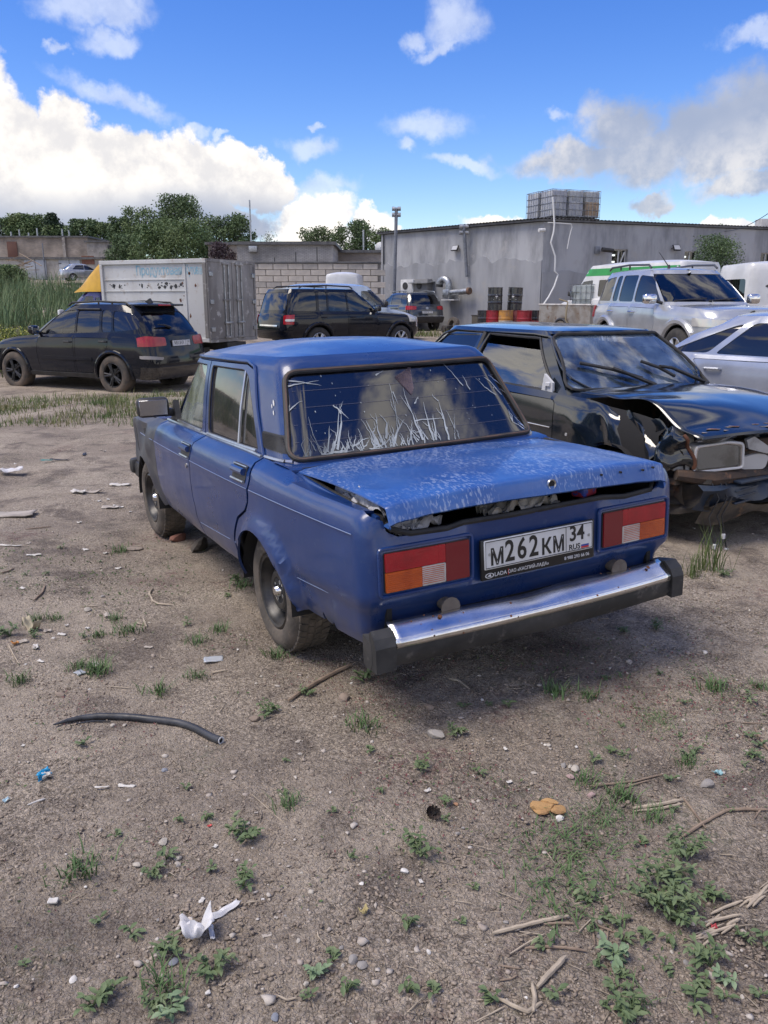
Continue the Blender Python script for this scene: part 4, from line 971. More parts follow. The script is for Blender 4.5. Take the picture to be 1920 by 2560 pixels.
def car(name, label, loc, rz, sp, group=None, cat='car', dxy=None):
    """generic car from a specification in metres; x forward from the rear axle, y left"""
    t = thing(name, label, cat, loc, rz, group)
    g = sp.get; xr, xfr, Wd, zs = sp['xr'], sp['xf'], sp['w'], sp['zs']; zb = sp['zb']; zc = g('zc', zb-.28)
    ztp = sp['zt']; zt = lambda x: _pchip(x, [p[0] for p in ztp], [p[1] for p in ztp])
    mp = sp['paint']; rr, rf = g('rr', .22), g('rf', .35); br, bf = g('br', .08), g('bf', .16); wr, wf = g('wr', .94), g('wf', .9)
    lv = []
    bmp = g('bump', .05)
    for z, k, dr, df in ((zs, .93, .10, .12), (zs+.10, .97, .03, .03), (zs+.22, .99, 0, 0), (zc-.14, 1.0, .01, .01), (zc, 1.0, bmp, bmp*.6), ((zc+zb)/2, .99, bmp+.02, bmp+.02), (zb-.05, .975, bmp+.04, bmp+.05), (zb-.015, .955, bmp+.06, bmp+.08), (zb, .925, bmp+.09, bmp+.12)):
        lv.append(dict(z=z, xr=xr+dr, xf=xfr-df, wm=Wd*k, wr=Wd*k*wr, wf=Wd*k*wf, rr=rr, rf=rf, br=br, bf=bf))
    sh = Shell(lv, zt, zc); sp['L0'] = sh.side(0, .5)[0]
    R = sp['r']; axles = (0.0, sp['wb']); za = R; ra = g('ra', R*1.16)
    cb0, cb1, ct0, ct1 = sp['cab']; zr = sp['zr']; wt = g('wt', .78); wbq = Wd*.915
    gl = [dict(z=zb-.04, xr=cb0, xf=cb1, wm=wbq, wr=wbq*.97, wf=wbq*.95, rr=g('grr', .16), rf=g('gfr', .13), br=g('gbr', .07), bf=g('gbf', .13)),
          dict(z=(zb+zr)/2, xr=cb0+(ct0-cb0)*.46, xf=cb1+(ct1-cb1)*.52, wm=Wd*(wt*.42+.53), wr=Wd*(wt*.42+.53)*.965, wf=Wd*(wt*.42+.53)*.95, rr=g('grr', .16), rf=g('gfr', .13), br=g('gbr', .07), bf=g('gbf', .13)*.9),
          dict(z=zr-.03, xr=ct0, xf=ct1, wm=Wd*wt, wr=Wd*wt*.95, wf=Wd*wt*.95, rr=g('grr', .16)*.9, rf=g('gfr', .13), br=g('gbr', .07), bf=g('gbf', .13)*.75),
          dict(z=zr, xr=ct0+.02, xf=ct1-.03, wm=Wd*wt-.035, wr=Wd*wt*.95-.035, wf=Wd*wt*.95-.035, rr=g('grr', .16)*.9, rf=g('gfr', .13), br=g('gbr', .07), bf=g('gbf', .13)*.75)]
    gh = Shell(gl)
    # lower body with door openings and arches
    ol = [(xr, zs)]
    bot = []
    for ax in axles:
        bot += [(x, max(z, zs)) for x, z in arc(ax, za, ra, 180+4, -4, 18)]
    def side_outline():
        pts = [sh.side(x, z) for x, z in [(xr+.35, zs)]+[(p[0], p[1]) for p in bot]+[(xfr-.4, zs)]]
        if 'front_cut' in sp:
            cut = [sh.side(sp['front_cut']+.05*math.sin(9*z)+.03*math.sin(23*z), z) for z in np.linspace(zs+.05, zb-.10, 9)]; lc = sh.side(sp['front_cut']-.03, zb-.01)[0]
            return [(0.0, zs)]+pts[:-1]+cut+[(lc, zb)]+[(l, zb) for l in np.linspace(lc, 0, 40)[1:]]
        return [(0.0, zs)]+pts+[(sh.Lm, zs), (sh.Lm, zb)]+[(l, zb) for l in np.linspace(sh.Lm, 0, 40)[1:]]
    outl = side_outline()
    doors = [fillet(d, .05, 4) for d in sp['doors']]
    dl = [[sh.side(x, z) for x, z in resample(d, .12)] for d in doors]
    def shrink(poly, k):
        P = np.array(poly); c = P.mean(0); v = P-c; n = np.linalg.norm(v, axis=1)[:, None]; return [tuple(p) for p in c+v*(1-k/n)]
    bd = sp.get('disp'); st_ = g('body_step', .13)
    bb = [sh.panel(outl, dl, st_, .02, disp=bd and (lambda a, b: bd(a, b, 1)), res=g('body_step', .13)), sh.panel(outl, dl, st_, .02, mirror=True, disp=bd and (lambda a, b: bd(a, b, -1)), res=g('body_step', .13))]
    ob('body', join(*bb), mp, t)
    ob('inner_panel', join(*[sh.panel([(l, v) for l, v in outl], [], .2, 0, off=-.035, mirror=m) for m in (False, True)]), M_DARK, t)
    dn = []
    for d in dl:
        for mir in (False, True):
            do = ob('door', sh.panel(shrink(d, .008), [], .12, .015, mirror=mir), mp, t); dn.append(do)
    hs = sp.get('handles', [])
    for k, (x, z) in enumerate(hs):
        for mi, s_ in enumerate((1, -1)):
            L0, v0 = sh.side(x, z); P = sh([L0], [v0])[0]*np.array([1, s_, 1]); d = dn[min(k*2+mi, len(dn)-1)]
            ob('door_handle', tube([P+np.array([-.09, 0, 0]), P+np.array([-.07, s_*.035, .004]), P+np.array([.07, s_*.035, .004]), P+np.array([.09, 0, 0])], [.012, .016, .016, .012], 7), sp.get('handle_mat', mp), d)
    # bonnet and rear deck
    Lb = sh.side(cb1-.05, zb)[0]
    if not g('no_bonnet'): ob('bonnet', cap(sh, zb, Lb, sh.Lm, 18, 15, g('hood_crown', .035)), mp, t)
    La = sh.side(cb0+.12, zb)[0] if cb0 > xr+.3 else sh.rear(.02, zb)[0]
    if cb0 > xr+.3: ob('boot_lid', cap(sh, zb, 0, La, 12, 13, .015), mp, t)
    v, f = cap(sh, zb, max(La, .02), Lb, 12, 5, 0); v[:, 2] -= .10; ob('interior', (v, f), M_DARK, t)
    v, f = cap(sh, zs, .02, sh.Lm-.02, 14, 3, 0); v[:, 2] += .05; ob('underbody', (v, f[::1]), M_DARK, t)
    # cabin: frame with window openings, glass, roof
    zg0 = zb-.04
    wl = [[gh.side(x, z) for x, z in resample(fillet(w, sp.get('wrad', .06), 4), .1)] for w in sp['windows']]
    Lm = gh.Lm
    rg = sp.get('rear_glass'); holes = list(wl)+[[(-l, v) for l, v in w[::-1]] for w in wl]
    RG = None
    if rg:
        RG = [gh.rear(y, z) for y, z in resample(fillet([(-rg[0], rg[2]), (rg[0], rg[2]), (rg[1], rg[3]), (-rg[1], rg[3])], .08, 4), .12)]
        holes.append(RG)
    ws = sp['shield']   # (half width bottom, half width top, z bottom, z top)
    WSl = [gh.front(y, z) for y, z in resample(fillet([(ws[0], ws[2]), (ws[1], ws[3]), (-ws[1], ws[3]), (-ws[0], ws[2])], .07, 4), .12)]
    lo = max(p[0] for p in WSl)
    top = gh.z[-1]
    # wrap: -Lm .. Lm with the windscreen closing across the seam
    fl = [(-Lm, zg0), (Lm, zg0), (Lm, top), (-Lm, top)]
    holes.append([p for p in WSl if p[0] <= Lm+1e-6]+[(Lm+.001, ws[3]), (Lm+.001, ws[2])] if False else None); holes.pop()
    half = [p for p in WSl]; minL = min(p[0] for p in half)
    Lp = lambda z: float(np.interp(z, [ws[2], ws[3]], [gh.front(ws[0], ws[2])[0], gh.front(ws[1], ws[3])[0]]))
    zz = np.linspace(ws[2], ws[3], 6)
    right = [(Lm, zg0), (Lm, ws[2])]+[(Lp(z), z) for z in zz]+[(Lm, ws[3]), (Lm, top)]
    fl = [(-q, z) for q, z in right[::-1]][:0]+[(-Lm, zg0)]+right+[(-Lm, top)]+[(-q, z) for q, z in right[::-1]][1:-1]
    ob('cabin_frame', gh.panel(fl, holes, .11, .03), g('pillar_mat', mp), t)
    gm = sp.get('glass', [G_TINT]*len(wl))
    for k, w in enumerate(wl):
        pw = w
        if k in sp.get('panes', {}): pw = [gh.side(x, z) for x, z in resample(sp['panes'][k], .1)]
        for mir in (False, True): ob('window', gh.panel(pw, [], .15, 0, off=-.010, mirror=mir), gm[k] if k < len(gm) else gm[-1], t)
    if RG: ob('rear_window', gh.panel(RG, [], .14, 0, off=-.010), sp.get('rear_mat', G_TINT), t)
    ob('windscreen', gh.panel(WSl, [], .14, 0, off=-.010), sp.get('shield_mat', G_CLEAR), t)
    ob('roof', cap(gh, top, 0, Lm, 26, 15, g('crown', .05), endr=g('endr', 4)), g('roof_mat', mp), t)
    for x0, x1 in sp.get('pillars', []):   # dark divider bars over the side glass
        for s_ in (1, -1):
            A = [gh(*[np.array([q]) for q in gh.side(x0+(x1-x0)*u, ws_)])[0]*np.array([1, s_, 1]) for u, ws_ in zip((0, .5, 1), np.linspace(zb+.0, zr-.06, 3))]
            ob('window_pillar', tube(A, .022, 6), g('pillar_bar', M_BLACK), t)
    # seats, dashboard, wheel
    if g('seats', True):
        for y in (-.38, .38):
            ob('seat', join(box((cb1-1.35+ .15, y, zb-.02), (.16, .46, .62), .06), box((cb1-1.36+.15, y, zb+.38), (.11, .26, .18), .04)), M_SEAT, t)
        ob('rear_seat', box((max(cb1-2.2, cb0+.25), 0, zb+.0), (.18, 1.2, .5), .06), M_SEAT, t)
        ob('dashboard', box((cb1-.42, 0, zb-.05), (.5, Wd*1.5, .2), .06), M_DARK, t)
        ob('steering_wheel', xf(tube([(0, .18*cos(a), .18*sin(a)) for a in np.linspace(0, 2*pi, 20)[:-1]], .016, 6, closed=True), ry=-.4, loc=(cb1-.75, .38, zb+.12)), M_BLACK, t)
    # wheels
    for ax in axles:
        for s_ in (1, -1):
            wheel(t, (ax, s_*(Wd-.025), R), R, g('tw', .22), g('rim_r', R*.62), g('tyre_mat', M_TYRE), g('rim_mat', M_RIMS), s_, g('spokes', 5), steel=g('steel', False))
            liner(t, ax, s_*(Wd-.04), za, ra+.02, s_)
            if g('flare'):
                fm = g('flare_mat', mp); A = [sh.side(x, max(z, zs+.02)) for x, z in arc(ax, za, ra+.02, 188, -8, 22)]; P = sh(np.array([a[0] for a in A]), np.array([a[1] for a in A]))*np.array([1, s_, 1])
                ob('wheel_arch_flare', tube(P, g('flare'), 7), fm, t)
    # lamps, mirrors, bumpers, plate
    for nm, poly, m_, where, off in sp.get('lamps', []):
        for mir in (False, True):
            fn = sh.rears if where == 'rear' else sh.fronts if where == 'front' else sh.sides
            if where == 'rearxy': pl = [sh.rear(y, z) for y, z in poly]
            else: pl = fn(resample(fillet(poly, .03, 3), .08))
            if where == 'front' and mir: pl2 = [(2*sh.Lm-l, v) for l, v in pl][::-1]; ob(nm, sh.panel(pl2, [], .07, .02, off=off), m_, t); continue
            ob(nm, sh.panel(pl, [], .07, .02, off=off, mirror=mir), m_, t)
    for nm, poly, m_, where, off in sp.get('panels', []):
        if where == 'rear': pl = [sh.rear(y, z) for y, z in resample(fillet(poly, .04, 3), .1)]; ob(nm, sh.panel(pl, [], .1, .03, off=off), m_, t)
        elif where == 'front': pl = [sh.front(y, z) for y, z in resample(fillet(poly, .04, 3), .1)]; ob(nm, sh.panel(pl, [], .1, .03, off=off), m_, t)
        elif where == 'side':
            pl = [sh.side(x, z) for x, z in resample(fillet(poly, .02, 3), .1)]
            for mir in (False, True): ob(nm, sh.panel(pl, [], .1, .02, off=off, mirror=mir), m_, t)
    if g('mirror'):
        mx, mz = sp['mirror'][:2]
        for s_ in (1, -1):
            a = gh(*[np.array([q]) for q in gh.side(mx, mz)])[0]*np.array([1, s_, 1])
            mo = ob('wing_mirror', xf(box((0, 0, 0), (.12, .24, .17), .05, 3), loc=a+np.array([-.01, s_*.20, .05]), rz=s_*.15), g('mirror_mat', mp), t)
            ob('mirror_face', xf(box((0, 0, 0), (.006, .2, .135), .002), loc=a+np.array([-.075, s_*.20, .05]), rz=s_*.15), M_MIRROR, mo); ob('mirror_arm', tube([a+np.array([.05, 0, -.02]), a+np.array([0, s_*.12, .02])], .03, 6), M_BLACK, mo)
    if g('rails'):
        x0, x1, zr_ = sp['rails']
        for s_ in (1, -1):
            y = s_*(Wd*wt-.06); P = [(x0, y, zr_-.06), (x0+.10, y, zr_-.005), (x0+.3, y, zr_), ((x0+x1)/2, y, zr_+.02), (x1-.3, y, zr_), (x1-.1, y, zr_-.005), (x1, y, zr_-.06)]
            ob('roof_rail', tube(P, .020, 7), g('rail_mat', M_RUBBER), t); 
            for xq in (x0+.5*(x1-x0), x0+.28*(x1-x0)): ob('rail_foot', tube([(xq, y, zr_-.07), (xq, y, zr_+.01)], .018, 6), M_BLACK, t)
    if g('plate'):
        zp, txt, reg = sp['plate']; L0, v0 = sh.rear(0, zp); P = sh(np.array([L0]), np.array([v0]))[0]+np.array([-.02, 0, 0]); plate_small(t, P, (-1, 0, .08), txt, reg)
    return t, sh, gh
# ------------------------------------------------------------------ the parked vehicles in the yard
def gzf(x, y): return float(gz0(x, y))
# dark estate car at the left (heading away to the left)
PB = paint('black_paint', (.010, .012, .018), .08, dirt=(.05, .047, .045), dz=(.2, .55), coat=.25, rvar=.03, spec=.3)
PBD = paint('black_paint_dusty', (.012, .012, .014), .16, dirt=(.07, .063, .055), dz=(.2, .9), coat=.9)
kz = gzf(-5.11, 17.72)
t, sh, gh = car('estate_car', 'black estate car with muddy tyres parked nose first into the grass beside the box truck', (-5.11, 17.72, kz-.02), RAD(153.5), dict(
    xr=-.99, xf=3.67, w=.94, zs=.30, zb=1.13, zc=.86, zt=[(-1, 1.15), (0, 1.17), (1.5, 1.12), (2.3, 1.08), (3.0, 1.0), (3.5, .86), (3.7, .74)], wb=2.74, r=.375, rim_r=.23, tw=.25, paint=PB, cab=(-.86, 2.35, -.42, 1.35), zr=1.69, wt=.74, crown=.06,
    grr=.24, rear_glass=(.70, .58, 1.20, 1.55), rear_mat=G_DARK, shield=(.75, .62, 1.17, 1.58), ra=.425, bump=.04, wr=.93,
    doors=[[(.98, .40), (1.95, .40), (2.02, .8), (1.95, 1.06), (.98, 1.07)], [(.42, .62), (.52, .40), (.94, .40), (.94, 1.07), (.05, 1.07), (.12, .86)]], handles=[(1.12, .98), (.2, 1.0)], handle_mat=M_BLACK,
    windows=[[(1.0, 1.15), (2.02, 1.13), (1.45, 1.55), (1.0, 1.585)], [(.34, 1.17), (.95, 1.155), (.95, 1.585), (.38, 1.59)], [(.03, 1.18), (.28, 1.175), (.32, 1.59), (.08, 1.58)], [(-.62, 1.24), (-.02, 1.185), (.03, 1.575), (-.40, 1.53), (-.55, 1.42)]],
    glass=[G_CLEAR, G_TINT, G_TINT, G_TINT], tyre_mat=M_TYREM, rim_mat=M_RIMB, spokes=5, flare=.035, rails=(-.3, 1.3, 1.725), mirror=(1.95, 1.15),
    lamps=[('taillight', [(.93, .92), (.40, .93), (.40, 1.08), (.80, 1.11), (.93, 1.06)], M_RED, 'rear', .012), ('headlight', [(.50, .74), (.74, .74), (.74, .82), (.55, .81)], M_CLEAR, 'front', .01), ('reflector', [(.9, .70), (.55, .67), (.52, .72), (.88, .76)], mat('bumper_reflector', (.30, .28, .27), .3), 'rear', .012)],
    panels=[('tailgate', [(-.76, .60), (.76, .60), (.80, .86), (.76, 1.10), (-.76, 1.10), (-.80, .86)], PB, 'rear', .008), ('rear_bumper', [(-.93, .33), (.93, .33), (.93, .54), (-.93, .54)], PBD, 'rear', .03), ('side_moulding', [(.5, .64), (1.9, .64), (1.9, .70), (.5, .70)], PB, 'side', .015), ('side_sill', [(.46, .31), (2.26, .31), (2.26, .39), (.46, .39)], M_BLACK, 'side', .02)],
    plate=(.97, 'М513НХ', '134')))
t.scale = (1.055, 1.055, 1.07); t.location.z -= .04
ob('roof_spoiler', join(box((-.46, 0, 1.675), (.26, 1.16, .045), .02)), PB, t); ob('brake_lamp', box((-.60, 0, 1.675), (.02, .34, .03), .006), M_RED, t)
ob('roof_fin', prism([(-.2, 0), (.02, 0), (-.14, .085)], -.02, .02, (0, 2, 1)), M_BLACK, t, loc=(-.1, 0, 1.715))
a = gh(*[np.array([q]) for q in gh.rear(.05, 1.28)])[0]; ob('rear_wiper', tube([a+np.array([-.02, .02, -.02]), a+np.array([-.03, .20, .03]), a+np.array([-.03, .38, .04])], [.03, .02, .01], 6), M_BLACK, t)
ob('exhaust_pipe', tube([(-.9, -.5, .36), (-.4, -.5, .36)], .05, 8), mat('rust_brown', (.16, .09, .055), .8), t)
ob('rain_deflector', join(*[tube([gh(*[np.array([q]) for q in gh.side(x, 1.60)])[0]*np.array([1, s_, 1])+np.array([0, s_*.02, 0]) for x in (.36, .95, 1.42)], .02, 6) for s_ in (1,)]), M_BLACK, t)
# big black off-roader in the middle (heading away to the right)
t, sh, gh = car('off_road_car', 'large black off road car with roof rails parked in front of the block wall', (-2.34, 23.96, gzf(-2.34, 23.96)+.02), RAD(36.1), dict(
    xr=-1.12, xf=3.74, w=.96, zs=.45, zb=1.18, zc=.92, zt=[(-1.1, 1.19), (1.8, 1.17), (2.1, 1.14), (3.0, 1.10), (3.5, 1.04), (3.75, .92)], wb=2.85, r=.39, rim_r=.235, tw=.27, paint=PB, cab=(-1.02, 2.28, -.82, 1.45), zr=1.80, wt=.80, crown=.05,
    grr=.18, rear_glass=(.74, .66, 1.24, 1.70), rear_mat=G_DARK, shield=(.78, .66, 1.22, 1.72), ra=.47, bump=.03,
    doors=[[(1.0, .52), (1.95, .52), (2.02, .8), (1.95, 1.10), (1.0, 1.12)], [(.46, .64), (.6, .52), (.96, .52), (.96, 1.12), (.02, 1.12), (.16, .86)]], handles=[(1.12, 1.04), (.16, 1.04)], handle_mat=PB,
    windows=[[(1.02, 1.20), (2.0, 1.19), (1.5, 1.69), (1.02, 1.72)], [(.36, 1.21), (.97, 1.20), (.97, 1.72), (.38, 1.72)], [(.04, 1.21), (.30, 1.21), (.32, 1.72), (.06, 1.72)], [(-.86, 1.22), (-.04, 1.21), (-.02, 1.72), (-.74, 1.71)]],
    glass=[G_CLEAR, G_TINT, G_TINT, G_DARK], spokes=6, rails=(-.5, 1.25, 1.88), mirror=(1.95, 1.22), flare=.05,
    lamps=[('taillight', [(.96, .86), (.76, .86), (.74, 1.10), (.96, 1.12)], M_RED, 'rear', .015), ('headlight', [(.50, .88), (.90, .88), (.93, 1.02), (.5, 1.02)], M_CLEAR, 'front', .012)],
    panels=[('rear_bumper', [(-.95, .50), (.95, .50), (.95, .70), (-.95, .70)], PB, 'rear', .06), ('chrome_strip', [(-.5, .80), (.5, .80), (.5, .84), (-.5, .84)], M_CHROME, 'rear', .02), ('front_bumper', [(-.95, .48), (.95, .48), (.95, .72), (-.95, .72)], PB, 'front', .05), ('grille', [(-.42, .84), (.42, .84), (.45, 1.0), (-.45, 1.0)], M_CHROME, 'front', .015), ('reversing_lamp', [(-.95, .94), (-.80, .94), (-.80, 1.0), (-.95, 1.0)], M_CLEAR, 'rear', .022), ('reversing_lamp', [(.95, .94), (.80, .94), (.80, 1.0), (.95, 1.0)], M_CLEAR, 'rear', .022)]))
# dark hatchback by the grey wall (heading away to the left)
t, sh, gh = car('suv_car', 'dark grey sport utility car seen from behind, parked at the foot of the grey wall', (1.50, 37.6, gzf(1.606, 38.5)), RAD(114.5), dict(
    xr=-.98, xf=3.77, w=.965, zs=.36, zb=1.10, zc=.85, zt=[(-1, 1.12), (1.6, 1.10), (2.2, 1.06), (3.0, 1.0), (3.5, .88), (3.8, .76)], wb=2.855, r=.37, rim_r=.24, tw=.26, paint=paint('graphite_paint', (.03, .034, .042), .15, coat=1), cab=(-.88, 2.35, -.52, 1.35), zr=1.64, wt=.76, crown=.06,
    grr=.2, rear_glass=(.68, .60, 1.16, 1.56), rear_mat=G_DARK, shield=(.76, .64, 1.14, 1.56), ra=.43, bump=.03,
    doors=[[(.98, .46), (1.95, .46), (2.02, .8), (1.95, 1.03), (.98, 1.05)], [(.42, .62), (.55, .46), (.94, .46), (.94, 1.05), (.05, 1.06), (.12, .86)]], handles=[(1.12, .96), (.2, .98)],
    windows=[[(1.0, 1.13), (2.02, 1.11), (1.45, 1.53), (1.0, 1.57)], [(.03, 1.15), (.95, 1.135), (.95, 1.57), (.08, 1.565)], [(-.62, 1.17), (-.02, 1.155), (.03, 1.56), (-.38, 1.53)]], glass=[glass('pale_reflecting_glass', (.5, .5, .5), .02)]*1+[G_TINT], spokes=5, rails=(-.35, 1.25, 1.71), rail_mat=M_STEEL, mirror=(1.95, 1.13),
    lamps=[('taillight', [(.94, .92), (.52, .93), (.50, 1.07), (.94, 1.09)], M_RED, 'rear', .014), ('headlight', [(.5, .76), (.9, .78), (.9, .9), (.55, .88)], M_CLEAR, 'front', .01)],
    panels=[('rear_bumper', [(-.95, .40), (.95, .40), (.95, .62), (-.95, .62)], M_BLACK, 'rear', .05), ('bumper_strip', [(-.8, .64), (.8, .64), (.8, .665), (-.8, .665)], M_STEEL, 'rear', .055), ('badge', [(-.06, .94), (.06, .94), (.06, 1.04), (-.06, 1.04)], M_STEEL, 'rear', .015)], plate=(.82, 'К307ТВ', '34')))
# silver off-roader at the right (nose towards the viewer's right)
PSV = paint('silver_paint', (.42, .44, .47), .22, dirt=(.3, .28, .25), coat=.8, metal=.35)
t, sh, gh = car('off_road_car', 'silver off road car with chrome mirrors behind the wrecked hatchback', (5.30, 16.9, gzf(5.42, 17.16)+.0), RAD(-80.5), dict(
    xr=-.95, xf=3.72, w=.92, zs=.44, zb=1.17, zc=.92, zt=[(-1, 1.18), (1.9, 1.16), (2.3, 1.14), (3.0, 1.11), (3.5, 1.06), (3.75, .97)], wb=2.8, r=.39, rim_r=.23, tw=.26, paint=PSV, cab=(-.84, 2.42, -.62, 1.48), zr=1.76, wt=.77, crown=.06,
    grr=.24, rear_glass=(.68, .58, 1.24, 1.66), shield=(.78, .66, 1.20, 1.69), shield_mat=glass('windscreen_glass', (.30, .33, .36), .015), ra=.48, bump=.03,
    doors=[[(1.05, .5), (1.95, .5), (2.05, .82), (2.0, 1.09), (1.05, 1.11)], [(.46, .66), (.6, .5), (1.01, .5), (1.01, 1.11), (.08, 1.11), (.18, .88)]], handles=[(1.17, 1.02), (.24, 1.02)], handle_mat=M_CHROME,
    windows=[[(1.06, 1.20), (2.05, 1.18), (1.52, 1.64), (1.06, 1.68)], [(.40, 1.205), (1.0, 1.20), (1.0, 1.68), (.42, 1.685)], [(.10, 1.21), (.34, 1.208), (.36, 1.685), (.16, 1.68)], [(-.68, 1.22), (.02, 1.21), (.08, 1.675), (-.42, 1.63), (-.6, 1.5)]], glass=[G_TINT]*4,
    spokes=6, rails=(-.45, 1.3, 1.86), rail_mat=mat('dark_grey_plastic', (.06, .065, .07), .4), mirror=(2.02, 1.2), mirror_mat=M_CHROME, flare=.06,
    lamps=[('headlight', [(.42, .80), (.88, .82), (.90, .94), (.5, .92)], M_CLEAR, 'front', .012), ('taillight', [(.90, .9), (.72, .9), (.70, 1.12), (.90, 1.13)], M_RED, 'rear', .012)],
    panels=[('front_bumper', [(-.9, .48), (.9, .48), (.9, .72), (-.9, .72)], PSV, 'front', .05), ('grille', [(-.4, .78), (.4, .78), (.38, .92), (-.38, .92)], M_CHROME, 'front', .015)]))
for y0 in (-.35, .25):
    a = gh(*[np.array([q]) for q in gh.front(y0-.3, 1.22)])[0]; b = gh(*[np.array([q]) for q in gh.front(y0+.28, 1.25)])[0]; ob('wiper', tube([a+np.array([.02, 0, .0]), b+np.array([.02, 0, .01])], .012, 5), M_BLACK, t)
ob('antenna', tube([(1.1, -.2, 1.82), (.72, -.22, 2.10)], [.012, .005], 5), M_BLACK, t); ob('antenna_base', tube([(1.1, -.2, 1.78), (1.09, -.2, 1.86)], [.035, .02], 8), M_BLACK, t)
# silver saloon at the right edge
PSL = paint('silver_blue_paint', (.40, .43, .50), .2, dirt=(.3, .28, .25), coat=.9, metal=.3)
t, sh, gh = car('saloon_car', 'silver saloon with dark tinted side windows cut off by the right edge of the photo', (3.92, 9.40, gzf(4.03, 9.54)-.02), RAD(-42), dict(
    xr=-1.06, xf=3.3, w=.83, zs=.24, zb=.95, zc=.72, zt=[(-1, .98), (0, .97), (1.6, .93), (2.2, .90), (2.8, .84), (3.2, .72), (3.3, .66)], wb=2.49, r=.29, rim_r=.18, tw=.18, paint=PSL, cab=(-.62, 2.18, .12, 1.30), zr=1.37, wt=.765, crown=.05,
    grr=.2, rear_glass=(.62, .52, 1.02, 1.31), shield=(.70, .55, .97, 1.30), ra=.335, bump=.03, wrad=.05,
    doors=[[(1.02, .3), (1.88, .3), (1.95, .6), (1.9, .90), (1.02, .92)], [(.34, .48), (.46, .3), (.98, .3), (.98, .92), (-.12, .93), (.08, .7)]], handles=[(1.14, .82), (.12, .83)],
    windows=[[(1.02, .96), (1.95, .94), (1.40, 1.27), (1.02, 1.31)], [(.10, .98), (.98, .965), (.98, 1.31), (.46, 1.30)], [(-.42, .99), (.02, .985), (.36, 1.29), (.26, 1.27)]], glass=[G_DARK]*3, spokes=5, mirror=(1.9, .97),
    lamps=[('taillight', [(.83, .70), (.48, .70), (.50, .90), (.83, .92)], M_RED, 'rear', .012), ('headlight', [(.4, .6), (.78, .6), (.8, .72), (.45, .70)], M_CLEAR, 'front', .01)],
    panels=[('rear_bumper', [(-.82, .28), (.82, .28), (.82, .52), (-.82, .52)], PSL, 'rear', .04), ('front_bumper', [(-.82, .28), (.82, .28), (.82, .5), (-.82, .5)], PSL, 'front', .04), ('side_moulding', [(.36, .50), (2.0, .50), (2.0, .56), (.36, .56)], PSL, 'side', .015)]))
# vans
PW = paint('white_van_paint', (.62, .63, .63), .4, dirt=(.35, .32, .28), coat=.2, dz=(.2, 1.3))
def van(label, loc, rz, H, Lg, pnt, group=None, w=1.0, extra=None, win=True):
    sp = dict(xr=-1.0, xf=Lg-1.0, w=w, zs=.32, zb=1.25, zc=.95, zt=[(-1, 1.26), (Lg-2.4, 1.24), (Lg-1.9, 1.18), (Lg-1.4, 1.05), (Lg-1.0, .9)], wb=Lg*.6, r=.34, rim_r=.2, tw=.2, paint=pnt, cab=(-.97, Lg-1.95, -.9, Lg-2.75), zr=H-.1, wt=.84, crown=.1, grr=.16, gbr=.03, br=.03,
        rear_glass=(.74, .66, 1.3, min(H-.3, 1.85)), shield=(.85, .72, 1.27, min(H-.22, 2.0)), ra=.40, bump=.02, doors=[[(Lg-3.2, .4), (Lg-2.15, .4), (Lg-2.1, .8), (Lg-2.2, 1.2), (Lg-3.2, 1.2)], [(.9, .4), (Lg-3.28, .4), (Lg-3.28, 1.2), (.9, 1.2)]], handles=[(Lg-3.05, 1.05)], handle_mat=M_BLACK,
        windows=[[(Lg-3.1, 1.3), (Lg-2.2, 1.28), (Lg-2.6, 1.78), (Lg-3.1, 1.82)]]+([[(.1, 1.3), (Lg-3.4, 1.3), (Lg-3.4, 1.82), (.1, 1.82)]] if win else []), glass=[G_CLEAR, G_DARK], mirror=(Lg-2.25, 1.35), mirror_mat=M_BLACK,
        lamps=[('taillight', [(w, 1.0), (w*.86, 1.0), (w*.86, 1.4 if False else 1.2), (w, 1.2)], M_RED, 'rear', .01), ('headlight', [(.55, .78), (.92, .8), (.94, .98), (.6, .95)], M_CLEAR, 'front', .01)], panels=[('rear_bumper', [(-w*.98, .4), (w*.98, .4), (w*.98, .6), (-w*.98, .6)], M_BLACK, 'rear', .05)], rim_mat=M_RIMD, seats=True)
    return car('van', label, loc, rz, sp, group, 'van')
x, y = at(1712, 700, 25.5)[:2]
t, sh, gh = van('white van with a broad green stripe under its roof, behind the silver off road car', (x-.2, y, gzf(x, y)+.05), RAD(117), 2.37, 5.9, PW)
M_GRN = mat('green_stripe', (.03, .30, .07), .4, col2=(.025, .24, .06), nscale=2)
pl = [gh.side(xq, z) for xq, z in resample([(-.8, 1.95), (3.3, 1.95), (3.05, 2.17), (-.8, 2.17)], .2)]
for mir in (False, True): ob('green_stripe', gh.panel(pl, [], .2, .004, off=.004, mirror=mir), M_GRN, t)
x = at(1830, 700, 20.5)[0]
t, sh, gh = van('tall plain white van at the right edge with chipped black spots on its side', (x+1.1, 21.0, gzf(x+1, 21)-.15), RAD(4), 2.30, 6.2, PW, win=False)
chips = []
for k in range(14):
    u, z = .0+random.gauss(0, .16), 1.72+random.gauss(0, .10); L0, v0 = gh.side(u, z); q = [(L0+random.uniform(.02, .05)*cos(a), v0+random.uniform(.015, .05)*sin(a)) for a in np.linspace(0, 2*pi, 7)[:-1]]; chips.append(gh.panel(q, [], .1, 0, off=.004, mirror=True))
tag(ob('paint_chips', join(*chips), M_BLACK, t, smooth=False), kind='stuff')
for u in (-.45, .55, 1.6, 2.65):
    pl = [gh.side(xq, z) for xq, z in resample(fillet([(u, 1.4), (u+.8, 1.4), (u+.8, 1.95), (u, 1.95)], .12, 4), .12)]
    ob('pressed_panel', gh.panel(pl, [], .2, .012, off=.010, mirror=True), PW, t)
